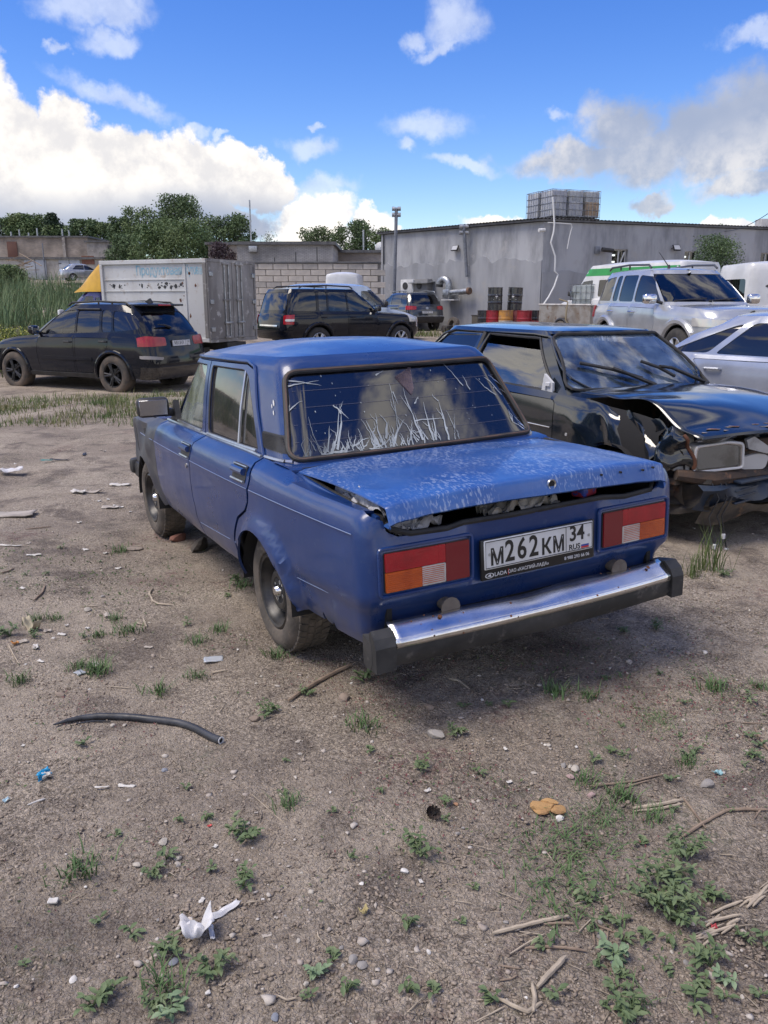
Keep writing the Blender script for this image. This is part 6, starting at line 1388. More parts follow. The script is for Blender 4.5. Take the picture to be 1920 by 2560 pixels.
    # front: simple bonnet and nose (hidden from the photograph, there from the side)
    ob('bonnet', cap(sh, .88, side(2.03, .88)[0], sh.Lm, 14, 11, .03), PBL, t)
    ob('front_panel', sh.panel([(sh.front(.60, .5)[0], .36), (2*sh.Lm-sh.front(.60, .5)[0], .36), (2*sh.Lm-sh.front(.60, .5)[0], .88), (sh.front(.60, .5)[0], .88)], [], .1, .02), M_PRIMER, t)
    ob('front_bumper', join(xf(box((3.07, 0, .42), (.10, 1.52, .12), .03)), box((2.92, .70, .40), (.34, .07, .13), .03), box((2.92, -.70, .40), (.34, .07, .13), .03), prism([(2.86, .36), (2.96, .34), (2.93, .20), (2.89, .19)], .66, .70, (0, 2, 1))), M_BLACK, t)
    # cabin
    dh = [(.135, .872), (.30, 1.09), (.395, 1.235), (.43, 1.262), (.52, 1.281), (1.69, 1.281), (1.83, 1.09), (1.99, .872)]
    dhl = [gh.side(x, z) for x, z in resample(dh, .08)]; dhl = [(l, max(v, .8705)) for l, v in dhl]
    RW = [gh.rear(y, z) for y, z in resample(fillet([(-.652, .892), (.652, .892), (.556, 1.254), (-.556, 1.254)], .055, 6), .05)]
    top = 1.318; ws = (.64, .54, .905, 1.262)
    Lp = lambda z: float(np.interp(z, [ws[2], ws[3]], [gh.front(ws[0], ws[2])[0], gh.front(ws[1], ws[3])[0]]))
    Lm = gh.Lm; rt = [(Lm, .87), (Lm, ws[2])]+[(Lp(z), z) for z in np.linspace(ws[2], ws[3], 6)]+[(Lm, ws[3]), (Lm, top)]
    fl = [(-Lm, .87)]+rt+[(-Lm, top)]+[(-q, z) for q, z in rt[::-1]][1:-1]
    ob('cabin_frame', gh.panel(fl, [dhl, [(-l, v) for l, v in dhl[::-1]], RW], .03, .02, res=.03, disp=lambda l, v: .002*fbm(l*4, v*4, 2)), PBL, t, ang=45)
    v, f = cap(gh, top, 0, Lm, 40, 27, .060, endr=3.0, pw=2.6); v[:, 2] += .010*fbm(v[:, 0]*2.2+1, v[:, 1]*2.2, 3)*(v[:, 2] > 1.335); ob('roof', (v, f), mat('faded_blue_roof', (.020, .070, .25), .34, col2=(.034, .098, .30), nscale=3.2, coat=.3, rvar=.08, col3=(.05, .115, .29), n3=5), t, ang=60)
    rw = ob('rear_window', gh.panel(RW, [], .05, 0, off=-.009), G_BACK, t)
    Rf = lambda pts, o: (lambda l, z: gh(l, z)+np.array([[-.82*o, 0, .57*o]]))(np.array([q[0] for q in pts]), np.array([q[1] for q in pts]))
    ob('window_seal', tube(Rf(RW, .002), .013, 8, closed=True), M_RUBBER, rw); ob('seal_strip', tube(Rf(RW, .010), .0065, 6, closed=True), M_SEALB, rw)
    for z in (.965, 1.035, 1.105, 1.175):
        w = .655-(z-.892)*.265-.03; ob('heating_wire', tube(Rf([gh.rear(y, z) for y in np.linspace(-w, w, 14)], -.0075), .0007, 4), mat('heating_wire_metal', (.13, .13, .17), .5), rw)
    ST = STREAKS; sv = []
    def streak(pts, w):
        q = np.array(pts, float); k = 9; u = np.linspace(0, 1, k); pp = np.array([np.interp(u, np.linspace(0, 1, len(q)), q[:, i]) for i in (0, 1)]).T
        pp += np.c_[RNG.normal(size=k), RNG.normal(size=k)]*.0013; d = np.gradient(pp, axis=0); d /= np.maximum(np.linalg.norm(d, axis=1)[:, None], 1e-6); nn = np.c_[-d[:, 1], d[:, 0]]
        ww = w*(1-u**1.2)*(.6+.6*RNG.random(k))+.0004
        A, B = pp+nn*ww[:, None], pp-nn*ww[:, None]; sv.append(grid([Rf([gh.rear(*p) for p in A], -.0055), Rf([gh.rear(*p) for p in B], -.0055)]))
    for s_ in ST:
        big = s_[0][1] < .95 and s_[-1][1] > 1.0; streak(s_, .0058 if big else .0026)
        for j in range(2 if s_[0][1] < .93 else 0):
            a = np.array(s_[RNG.integers(0, len(s_))]); e = a+np.array([RNG.normal()*.022, abs(RNG.normal())*.05+.02]); 
            if .90 < e[1] < 1.24 and abs(e[0]) < .58: streak([a, (a+e)/2+RNG.normal(size=2)*.006, e], .0020)
    for k in range(46):
        y = float(np.clip(.22+RNG.normal()*.20, -.2, .56)); z = RNG.uniform(.900, .93); streak([(y, z), (y+RNG.normal()*.012, z+RNG.uniform(.02, .06))], RNG.uniform(.002, .0045))
    for k in range(34):
        y, z = RNG.uniform(-.55, .5), RNG.uniform(.93, 1.24); r = RNG.uniform(.0015, .0045)
        sv.append((Rf([gh.rear(y+r*.6*cos(a), z+r*sin(a)) for a in np.linspace(0, 2*pi, 8)[:-1]], -.0055), [list(range(7))]))
    M_FILM = glass('torn_film_edge', (.5, .52, .55), .3, dust_sheen=(.55, .60, .62), dust_sheen_amt=1.0, body=.30, body_col=(.40, .45, .48), ior=1.2)
    tag(ob('torn_film', join(*sv), M_FILM, rw, smooth=False), kind='stuff')
    we = [(-.076, 1.245), (-.053, 1.148), (-.03, 1.118), (-.001, 1.16), (.026, 1.205)]; ob('peeled_film', (Rf([gh.rear(*p) for p in we], -.005), [[4, 3, 2, 1, 0]]), glass('peeled_film_pane', (.45, .36, .40), .35, dust_sheen=(.36, .28, .31), dust_sheen_amt=.6, ior=1.3), rw, smooth=False)
    WSl = [gh.front(y, z) for y, z in resample(fillet([(ws[0], ws[2]), (ws[1], ws[3]), (-ws[1], ws[3]), (-ws[0], ws[2])], .05, 4), .1)]
    ob('windscreen', gh.panel(WSl, [], .12, 0, off=-.01), G_CLEAR, t)
    # door window frames and panes
    ffo = [(1.035, .872), (1.985, .872), (1.825, 1.09), (1.685, 1.276), (1.135, 1.276)]; ffi = fillet([(1.10, .902), (1.84, .905), (1.735, 1.09), (1.635, 1.255), (1.185, 1.255)], .03, 4)
    rfo = [(.142, .872), (1.022, .872), (1.122, 1.276), (.53, 1.276), (.44, 1.257), (.405, 1.232), (.31, 1.09)]; rfi = fillet([(.215, .900), (.985, .902), (1.08, 1.255), (.555, 1.252), (.475, 1.225), (.36, 1.09)], .025, 4)
    for mir in (False, True):
        sg = -1 if mir else 1; S_ = lambda pts: [(l, max(v, .8705)) for l, v in [gh.side(x, z) for x, z in resample(pts, .06)]]
        G = lambda x, z, o: (lambda q: np.array([q[0], sg*(q[1]+o), q[2]]))(gh(*[np.array([w]) for w in gh.side(x, z)])[0])
        for fo, fi, gm in ((ffo, ffi, G_SIDE), (rfo, rfi, G_REARD)):
            d = ob('window_frame', gh.panel(S_(fo), [S_(fi)], .04, .016, off=.002, mirror=mir), PBL, t, ang=45); ob('window', gh.panel(S_(fi), [], .08, 0, off=-.012, mirror=mir), gm, d)
            ob('window_seal', tube([G(x, z, -.003) for x, z in resample(fi, .06)], .006, 5, closed=True), M_RUBBER, d)
            if fo is rfo: ob('quarter_light_bar', tube([G(.475, .902, .0), G(.50, 1.07, .0), G(.525, 1.248, .0)], .008, 6), M_ALU, d)
            ob('belt_strip', tube([G(x, .898, .004) for x in np.linspace(fi[0][0]+.0, 1.80 if fo is ffo else .985, 8)], .009, 6), M_ALU, d)
        gut = [(.128, .878), (.295, 1.09), (.388, 1.238), (.425, 1.272), (.52, 1.292), (1.1, 1.296), (1.70, 1.292), (1.85, 1.09), (2.0, .89)]
        ob('drip_rail', tube([G(x, z, .006) for x, z in resample(gut, .08, False)], .0085, 6), M_RUBBER if False else PBL, t); ob('rail_gap', tube([G(x, z-.006, .001) for x, z in resample(gut, .08, False)], .007, 6), M_RUBBER, t)
        # pillar vent with slats
        Lk = gh.Ls[2*(gh.K//5)-2]; Lf = gh.side(.175, .95)[0]; vp = fillet([(Lk-.075, .915), (Lf+.012, .920), (Lf-.002, .992), (Lk-.060, .990)], .010, 4)
        vt = ob('pillar_vent', gh.panel(vp, [], .05, .004, off=.004, mirror=mir), M_BLACK, t)
        GL = lambda l, z, o: (lambda q, c_: (q+c_*o)*np.array([1, sg, 1]))(gh(np.array([l]), np.array([z]))[0], np.array([-.25, .95, .2]))
        sl = [tube([GL(Lk-.062+.002*k, .922+.0065*k, .006), GL((Lk+Lf)/2, .924+.0065*k, .008), GL(Lf, .926+.0062*k, .006)], .0020, 5) for k in range(10)]
        tag(ob('vent_slats', join(*sl), M_BLACK, vt), kind='stuff')
        cs_ = [G(.115, .884, .006), G(.0, .885, .007), G(-.08, .886, .006)]+[(lambda q: np.array([q[0]-.004, sg*q[1], q[2]]))(gh(*[np.array([w]) for w in gh.rear(y, .886)])[0]) for y in (.665, .64)]
        ob('pillar_trim', tube(cs_, .010, 6), M_ALU, t)
        if not mir:
            ch = []
            for (x, z, r) in ((.14, 1.12, .012), (.15, 1.105, .008), (.12, 1.078, .009), (.20, .86, .005)):
                ch.append(gh.panel([(gh.side(x, max(z, .875))[0]+r*.55*cos(a), max(z, .875)+r*1.2*sin(a)) for a in np.linspace(0, 2*pi, 8)[:-1]], [], .05, 0, off=.003))
            tag(ob('paint_chips', join(*ch), M_WHITE, t, smooth=False), kind='stuff')
    # mirror on the driver's door
    mo = ob('wing_mirror', xf(box((0, 0, 0), (.075, .195, .122), .032, 3), rz=-.12, loc=(1.775, .815, .985)), M_BLACK, t); ob('mirror_face', xf(box((-.039, 0, 0), (.004, .168, .094), .0018, 1), rz=-.12, loc=(1.775, .815, .985)), mat('dull_mirror', (.30, .31, .34), .12, 1.0), mo)
    ob('mirror_arm', join(box((1.79, .715, .945), (.06, .09, .05), .018), prism([(1.70, .89), (1.86, .89), (1.76, 1.02)], .655, .69, (0, 2, 1))), M_BLACK, mo)
    # boot: well, seal, odds and ends, lid
    ob('boot_well', join(box((-.56, 0, .40), (.76, 1.24, .02)), box((-.56, .63, .60), (.76, .02, .42)), box((-.56, -.63, .60), (.76, .02, .42)), box((-.19, 0, .62), (.02, 1.24, .46)), box((-.905, 0, .56), (.02, 1.24, .30))), M_DARK, t, smooth=False)
    se = [(-.22, .640, .850), (-.5, .640, .822), (-.80, .638, .808), (-.92, .632, .795), (-.955, .62, .765), (-.966, .55, .742), (-.968, .40, .737), (-.968, .33, .748), (-.968, .1, .744), (-.968, -.1, .748), (-.968, -.33, .750), (-.968, -.45, .737), (-.962, -.6, .745), (-.94, -.64, .79), (-.80, -.645, .832), (-.22, -.648, .862)]
    ob('boot_seal', tube(se, .012, 7), M_RUBBER, t); ob('water_gutter', join(*[tube([(-.21, s_*.66, .846), (-.55, s_*.66, .822), (-.93, s_*.655, .802)], .011, 6) for s_ in (1,)]), PBL, t); ob('water_gutter', tube([(-.21, -.66, .852), (-.55, -.66, .835), (-.93, -.655, .815)], .011, 6), PBL, t)
    ob('deck_strip', grid([[(-.02, y, .882) for y in np.linspace(.70, -.70, 13)], [(-.10, y, .880) for y in np.linspace(.698, -.698, 13)], [(-.175, y, .874) for y in np.linspace(.69, -.69, 13)], [(-.193, y, .866) for y in np.linspace(.685, -.685, 13)], [(-.195, y, .84) for y in np.linspace(.68, -.68, 13)]], False), PBL, t)
    u = np.linspace(0, 1, 25); w = np.linspace(1, -1, 41); G_ = []
    for a in u:
        row = []
        for b_ in w:
            x = -.196-.774*a-.012*(1-b_*b_)*a; y = b_*(.652-.004*a); ridge = .004*sm(np.array(abs(y)), .53, .51)
            z = .868+.010*a*(1-a)*4*0+.016*(1-b_**2)*.9+ridge-.006*a**3+.018*sin(pi*a)*.5
            z += -.020*float(np.exp(-((x+.30)/.10)**2-((y+.44)/.09)**2))+.004*float(fbm(np.array(x*4.), np.array(y*4.), 3))*2
            z -= .010*max(0, abs(b_)-.94)/.06
            row.append((x, y, z))
        G_.append(row)
    G_ = np.array(G_); last = G_[-1]
    lip = []
    for dx, dz in ((-.009, -.006), (-.013, -.018), (-.022, -.040), (-.030, -.066), (-.024, -.072), (.012, -.070)):
        r_ = last.copy(); r_[:, 0] += dx; r_[:, 2] += dz+(.006*np.sin(w*2.2) if dz < -.03 else 0)+.0025*np.array([float(fbm(np.array(q*6.), np.array(dz*40.), 2)) for q in w]); lip.append(r_)
    frn = [G_[0]+np.array([.004, 0, -.020]), G_[0]+np.array([.002, 0, -.004])]
    Gx = np.concatenate([frn, G_, lip]); ln = Gx[:, :1]+np.array([[[0, .003, -.006]], ])*1; lf = [Gx[:, :1]+np.array([0, -.006, -.010]), Gx[:, :1]+np.array([0, .001, -.005])]; rt_ = [Gx[:, -1:]+np.array([0, -.002, -.014]), Gx[:, -1:]+np.array([0, .006, -.026])]
    Gx = np.concatenate(lf+[Gx]+rt_, axis=1)
    lid = ob('boot_lid', grid(Gx, False), PBT, t, ang=50)
    lid['label'] = 'sun bleached boot lid sprung open at the rear'
    ob('lock_hole', xf(tube([(0, 0, 0), (.012, 0, 0)], .015, 14), loc=(-1.004, -.05, .846)), M_DARK, lid); ob('lock_ring', xf(lathe([(.014, 0), (.019, -.003), (.021, .004)], 16, 'x'), loc=(-1.004, -.05, .846)), M_ALU, lid)
    hs = [xf(tube([(0, 0, 0), (.01, 0, 0)], .0045, 8), loc=(-1.003, y, z)) for y, z in ((-.40, .848), (-.52, .842), (-.575, .846), (-.30, .85))]; tag(ob('screw_holes', join(*hs), M_DARK, lid, smooth=False), kind='stuff')
    crk = [(x, y) for x, y in ((-.29, -.36), (-.32, -.42), (-.28, -.45), (-.31, -.50), (-.27, -.56), (-.30, -.60))]
    cv = []
    for (x0, y0), (x1, y1) in zip(crk, crk[1:]): cv.append((np.array([(x0, y0, .8845+.016*0), (x0-.016, y0-.005, .884), (x1-.014, y1, .883), (x1, y1, .884)]), [[0, 1, 2, 3]]))
    rg_ = []
    for p0 in (.52, -.52): rg_.append(tube([(x, p0, .8725+.0085*sin(pi*(-x-.196)/.774)+.0055) for x in np.linspace(-.24, -.9, 10)], .0016, 4))
    # cloth and plastic in the boot
    def crumple(name, cx, cy, cz, sx, sy, h, m, seed):
        a = np.linspace(-1, 1, 26); A, B = np.meshgrid(a, a, indexing='ij'); z = h*(np.abs(fbm(A*2.2+seed, B*2.2, 4))*3.2+.5*(1-A**2)*(1-B**2)); x = cx+A*sx*(1+.15*fbm(B*3+seed, A*0, 2)); y = cy+B*sy
        return tag(ob(name, grid(np.stack([x, y, cz+z], -1), True), m, ang=180))
    M_CLOTH = mat('grey_white_cloth', (.40, .40, .41), .95, col2=(.16, .16, .18), nscale=9, col3=(.5, .5, .5), n3=14); M_PLAST = mat('grubby_plastic', (.40, .38, .34), .5, col2=(.28, .26, .23), nscale=6)
    Mw = t.rotation_euler.to_matrix().to_4x4(); Mw.translation = t.location
    def inboot(o, lab, cat): o.matrix_world = Mw; tag(o, lab, cat); return o
    inboot(crumple('cloth_bundle', -.70, .595, .785, .25, .05, .06, M_CLOTH, 3), 'crumpled grey and white cloth wedged under the left edge of the boot lid', 'cloth')
    inboot(crumple('cloth_bundle', -.90, .50, .735, .05, .10, .05, M_CLOTH, 8), 'whitish rag poking out of the boot above the left tail lamp', 'cloth')
    inboot(crumple('plastic_sheet', -.90, .02, .73, .06, .17, .07, M_PLAST, 5), 'pale grubby plastic showing in the middle of the boot gap', 'plastic sheet')
    inboot(ob('packet', xf(box((0, 0, 0), (.06, .10, .05), .008), rz=.3, loc=(-.90, -.30, .775)), mat('red_blue_packet', (.28, .03, .05), .4, col2=(.03, .06, .3), nscale=14, nlo=.48, nhi=.52)), 'small red and blue packet at the right end of the boot gap', 'packet')
    # tail lamps: black housing, four lenses
    def lens(nm, y0, y1, z0, z1, m, par, sg, off=.020):
        p = [rear(sg*y, z) for y, z in resample(fillet([(y0, z0), (y1, z0), (y1, z1), (y0, z1)], .004, 3), .05)]
        if sg < 0: p = p[::-1]
        return ob(nm, sh.panel(p, [], .04, .012, off=off), m, par)
    for sg in (1, -1):
        hp = [rear(sg*y, z) for y, z in resample(fillet([(.318, .544), (.668, .544), (.668, .692), (.318, .692)], .010, 4), .06)]
        if sg < 0: hp = hp[::-1]
        hl = ob('tail_lamp', sh.panel(hp, [], .05, .02, off=.013), M_RUBBER, t)
        lens('red_lens', .452, .664, .622, .688, M_RED, hl, sg); lens('red_lens', .322, .4215, .548, .688, mat('dark_red_lens', (.16, .006, .012), .15, coat=.6), hl, sg); lens('red_lens', .4225, .4515, .622, .688, M_RED, hl, sg)
        lens('orange_lens', .520, .664, .548, .620, M_ORANGE, hl, sg); lens('white_lens', .4225, .519, .548, .620, M_LENSW, hl, sg)
        rib = []
        for z in np.linspace(.556, .614, 9): rib.append(tube([sh(*[np.array([w_]) for w_ in rear(sg*y, z)])[0]+np.array([-.0205, 0, 0]) for y in np.linspace(.43, .658, 6)], .0012, 4))
        tag(ob('lens_ribs', join(*rib), M_LENSW if False else M_ORANGE, hl), kind='stuff')
    for sg in (1, -1):
        fr = [rear(sg*y, z) for y, z in resample(fillet([(.304, .531), (.684, .531), (.684, .705), (.304, .705)], .016, 4), .05)]; ob('lamp_surround', tube([sh(np.array([l]), np.array([v]))[0]+np.array([-.010, 0, 0]) for l, v in fr], .007, 6, closed=True), PBL, t)
    # licence plate in its advertising frame
    zp = .612; Pc = np.array([-.987, -.003, zp]); Mp = frame_on(Pc, (-1, 0, .03)); tm = lambda vf: (np.array([Mp @ Vector(q) for q in vf[0]]), vf[1])
    fr = ob('plate_frame', tm(box((0, -.017, 0), (.545, .158, .014), .006, 2)), mat('plate_holder', (.012, .012, .013), .35), t)
    pl = ob('licence_plate', tm(box((0, .002, .009), (.520, .112, .006), .003, 1)), M_PLATEW, t); W2, H2 = .254, .050
    out_ = [tube([(-W2, .002-H2, .0125), (W2, .002-H2, .0125), (W2, .002+H2, .0125), (-W2, .002+H2, .0125)], .0016, 4, closed=True), tube([(.124, .002-H2, .0125), (.124, .002+H2, .0125)], .0014, 4)]; ob('plate_border', tm(join(*out_)), M_INK, pl, smooth=False)
    T3 = lambda x, y, z=.0122: Mp @ Matrix.Translation((x, y, z))
    for ch_, x, s_, y, wx in (('М', -.203, .086, -.012, .84), ('2', -.145, .114, .000, .80), ('6', -.089, .114, .000, .80), ('2', -.033, .114, .000, .80), ('К', .027, .086, -.012, .86), ('М', .087, .086, -.012, .78)): text(ch_, s_, M_INK, pl, T3(x, y), sx=wx, bold=.0022)
    text('34', .084, M_INK, pl, T3(.178, .018), sx=.92, bold=.0016); text('RUS', .031, M_INK, pl, T3(.166, -.034), sx=1.05, bold=.0005)
    for k, m_ in enumerate((M_PLATEW, M_FB, M_FR)): ob('flag_stripe', tm(box((.219, -.026-.0075*k, .0125), (.038, .0075, .0012))), m_, pl, smooth=False)
    for x in (-.238, .238): ob('plate_screw', tm(tube([(x, .004, .011), (x, .004, .0145)], .006, 10)), M_STEEL, pl)
    tl_ = mat('plate_frame_print', (.62, .62, .62), .5)
    text('LADA', .022, tl_, fr, T3(-.186, -.078, .0075)); text('ОАО «КАСПИЙ-ЛАДА»', .0185, tl_, fr, T3(-.055, -.078, .0075), sx=.95); text('8 988 293 66 06', .0195, tl_, fr, T3(.182, -.075, .0075), sx=.98)
    ob('red_stroke', tm(box((-.150, -.078, .0076), (.003, .022, .001))), M_FR, fr, smooth=False); ob('oval_mark', tm((lambda r_: (np.array([(-.236+.020*r_[i]*cos(a), -.078+.010*r_[i]*sin(a), .0078) for i in (0, 1) for a in np.linspace(0, 2*pi, 21)[:-1]]), [[i, (i+1) % 20, 20+(i+1) % 20, 20+i] for i in range(20)]))((1, .78))), tl_, fr, smooth=False)
    ob('oval_sail', tm((np.array([(-.246, -.080, .0078), (-.228, -.084, .0078), (-.232, -.071, .0078)]), [[0, 1, 2]])), tl_, fr, smooth=False)
    # rear bumper: black rubber bar, bent chrome sheet
    ys = np.linspace(.745, -.745, 41); prof = [(-.990, .392), (-1.035, .380), (-1.052, .372), (-1.060, .350), (-1.056, .308), (-1.042, .283), (-1.01, .279), (-.990, .29)]
    rows = []
    for y in ys:
        e = max(0, abs(y)-.60)/.145; bow = .030*(abs(y)/.745)**2+.012*e**3; s_ = 1+.0*e
        rows.append([(x+bow+.004*float(fbm(np.array(y*5.), np.array(z*9.), 2)), y, z+.006*float(fbm(np.array(y*4.+3), np.array(1.), 2))+(.008*e if z > .36 else .0)) for x, z in prof])
    bmp = ob('rear_bumper', join((grid(rows)[0], grid(rows)[1]+[[i*8+7, i*8, (i+1)*8, (i+1)*8+7] for i in range(40)]+[list(range(8)), [40*8+j for j in range(8)][::-1]])), mat('scuffed_black_rubber', (.020, .021, .022), .55, col2=(.045, .045, .046), nscale=5, col3=(.09, .085, .08), n3=16, rvar=.12), t, ang=35)
    for sg in (1, -1):
        ob('bumper_corner', prism([(-1.046, .281), (-1.004, .283), (-.998, .418), (-1.010, .430), (-1.034, .404), (-1.048, .372)] if sg > 0 else [(-1.046, .281), (-.93, .296), (-.905, .415), (-1.000, .432), (-1.034, .404), (-1.048, .372)], sg*.664, sg*(.744 if sg > 0 else .728), (0, 2, 1)), mat('grey_black_rubber', (.022, .023, .024), .6, col2=(.04, .04, .04), nscale=8, col3=(.08, .075, .07), n3=12), bmp, smooth=False)
    yc = np.linspace(.662, -.655, 45); cr = []
    for y in yc:
        q = float(fbm(np.array(y*2.4+1), np.array(.3), 2)); bow = .030*(abs(y)/.745)**2; hump = .8*float(np.exp(-((y+.22)/.22)**2)); dip = .35*float(np.exp(-((y-.08)/.12)**2))
        cr.append([(-.994+bow+.020*hump+.012*q, y, .432+.010*q+.008*hump-.010*dip), (-1.012+bow+.008*hump+.006*q, y, .424+.010*q+.004*hump-.016*dip), (-1.030+bow, y, .410+.006*q-.006*dip+.006*hump), (-1.056+bow, y, .391+.004*q), (-1.066+bow, y, .380), (-1.067+bow, y, .360+.003*q)])
    chs = ob('chrome_strip', grid(cr), mat('bumper_chrome', (.88, .88, .88), .22, 1.0, col2=(.70, .70, .70), nscale=5, rvar=.04), bmp, ang=60); sol = chs.modifiers.new('thickness', 'SOLIDIFY'); sol.thickness = .002
    rs = []
    for k in range(26):
        i = RNG.integers(2, 43) if k > 9 else RNG.integers(2, 14); j = RNG.integers(0, 5); a, b_ = np.array(cr[i][j]), np.array(cr[i][j+1]); c_ = a+(b_-a)*RNG.random(); d = (b_-a)/np.linalg.norm(b_-a); n_ = np.array([-abs(d[2]) if d[2] else 0, 0, 1]); n_ = np.cross(d, [0, 1, 0]); n_ = n_ if n_[2] > 0 or n_[0] < 0 else -n_; n_ /= np.linalg.norm(n_); n_ = n_ if n_[2] >= -.05 else -n_; r = RNG.uniform(.002, .0055)
        rs.append((np.array([c_+n_*.0022+r*(cos(w_)*d+sin(w_)*np.array([0, 1., 0])) for w_ in np.linspace(0, 2*pi, 8)[:-1]]), [list(range(7))]))
    tag(ob('rust_spots', join(*rs), M_RUST, chs, smooth=False), kind='stuff')
    for y, x_ in ((.46, -1.03), (-.56, -1.03)): ob('bolt_hole', xf(tube([(0, 0, 0), (0, 0, .003)], .008, 10), loc=(x_+.022, y, .424), ry=-.5), M_RUST, chs)
    for y in (.40, -.42): ob('bumper_bracket', join(tube([(-.93, y, .445), (-.985, y, .440)], .026, 12), tube([(-.985, y, .440), (-.990, y, .440)], .040, 14)), mat('dusty_steel', (.16, .14, .12), .8, .2, col2=(.10, .08, .07), nscale=9), bmp)
    ob('exhaust_pipe', tube([(-.95, -.45, .27), (-.5, -.45, .27)], .022, 10), M_RUST, t)
    # running gear, underside, interior
    for (x, y, s_, st) in ((0, .728, 1, 0), (0, -.728, -1, 0), (2.424, .742, 1, .02), (2.424, -.742, -1, .02)): wheel(t, (x, y, .282), .283, .162, .170, M_TYRED, M_RIMD, s_, steer=st, treads=46, steel=True)
    ob('underbody', join(box((1.1, 0, .30), (3.4, 1.2, .03)), box((-.55, .0, .34), (.6, 1.1, .1)), tube([(0, -.62, .28), (0, .62, .28)], .04, 8), tube([(2.42, -.62, .26), (2.42, .62, .26)], .03, 8), box((.6, .1, .24), (2.0, .08, .08), .03)), M_DARK, t, smooth=False)
    ob('cabin_floor', join(box((1.0, 0, .40), (2.2, 1.4, .02)), box((2.02, 0, .62), (.02, 1.36, .5))), M_DARK, t, smooth=False)
    ob('parcel_shelf', box((.02, 0, .86), (.42, 1.26, .02)), mat('shelf_felt', (.03, .03, .032), .95), t, smooth=False)
    ob('rear_seat', join(xf(box((0, 0, 0), (.16, 1.24, .50), .06), ry=-.25, loc=(.30, 0, .70)), box((.55, 0, .50), (.5, 1.24, .2), .06)), M_SEAT, t)
    for y in (.33, -.33): ob('seat', join(xf(box((0, 0, 0), (.14, .46, .58), .06), ry=-.25, loc=(1.10, y, .72)), box((1.40, y, .50), (.48, .46, .18), .06), xf(box((0, 0, 0), (.10, .26, .17), .04), ry=-.2, loc=(1.02, y, 1.09))), M_SEAT, t)
    ob('dashboard', box((1.85, 0, .82), (.32, 1.3, .16), .05), M_DARK, t); ob('steering_wheel', xf(tube([(0, .19*cos(a), .19*sin(a)) for a in np.linspace(0, 2*pi, 22)[:-1]], .013, 6, closed=True), ry=-.35, loc=(1.62, .33, .86)), M_BLACK, t)
    return t
STREAKS = [[(0.504,0.903),(0.468,0.931),(0.43,1.02)],[(0.464,0.909),(0.418,0.961),(0.348,1.109)],[(0.43,0.92),(0.376,1.016),(0.358,1.065)],[(0.458,0.912),(0.389,0.916),(0.342,0.969)],[(0.403,0.903),(0.367,0.949)],[(0.351,0.926),(0.298,0.95),(0.261,0.954)],[(0.304,0.914),(0.264,0.947)],[(0.225,0.913),(0.235,0.973),(0.249,1.026)],[(0.204,0.919),(0.206,0.978),(0.201,1.011)],[(0.179,0.946),(0.148,1.01),(0.172,1.05)],[(0.156,0.907),(0.107,0.976),(0.057,1.017)],[(0.158,0.922),(0.088,0.99),(0.086,1.043)],[(0.242,0.915),(0.183,0.928),(0.131,0.963)],[(0.077,0.91),(0.044,0.952)],[(-0.007,0.92),(0.003,0.982),(0.003,1.043),(0.031,1.119)],[(0.003,1.043),(0.01,1.114),(0.002,1.152)],[(-0.034,0.918),(-0.02,0.949),(-0.012,0.973)],[(-0.061,0.915),(-0.061,0.976),(-0.077,1.083)],[(-0.075,0.914),(-0.093,0.973),(-0.104,1.027)],[(-0.144,0.907),(-0.154,0.999),(-0.163,1.081)],[(-0.098,0.912),(-0.098,0.942)],[(-0.177,0.908),(-0.195,0.952)],[(0.002,1.005),(-0.075,1.006),(-0.156,1.003)],[(-0.514,1.078),(-0.463,1.123),(-0.425,1.171)],[(-0.547,1.08),(-0.508,1.149),(-0.481,1.168)],[(-0.335,1.136),(-0.297,1.205),(-0.26,1.265)],[(-0.367,1.118),(-0.361,1.167),(-0.354,1.184)],[(0.562,1.222),(0.49,1.21),(0.408,1.191)],[(0.571,1.197),(0.518,1.204),(0.413,1.212)],[(0.598,1.086),(0.568,1.112),(0.518,1.134)],[(0.591,1.092),(0.575,1.12)],[(-0.628,0.892),(-0.584,0.929),(-0.548,0.952)],[(-0.627,0.909),(-0.582,0.945)],[(-0.611,1.1),(-0.55,1.146),(-0.513,1.178)],[(-0.615,1.066),(-0.559,1.104)],[(0.58,0.907),(0.555,0.908)],[(0.334,0.924),(0.315,0.908)],[(0.278,0.912),(0.21,0.905),(0.137,0.908)],[(0.503,0.906),(0.434,0.909),(0.356,0.912)],[(0.125,1.216),(0.074,1.236)],[(0.064,1.141),(0.059,1.086)],[(-0.027,1.08),(-0.064,1.108)],[(0.384,1.105),(0.353,1.073),(0.331,1.041)]]
hero()
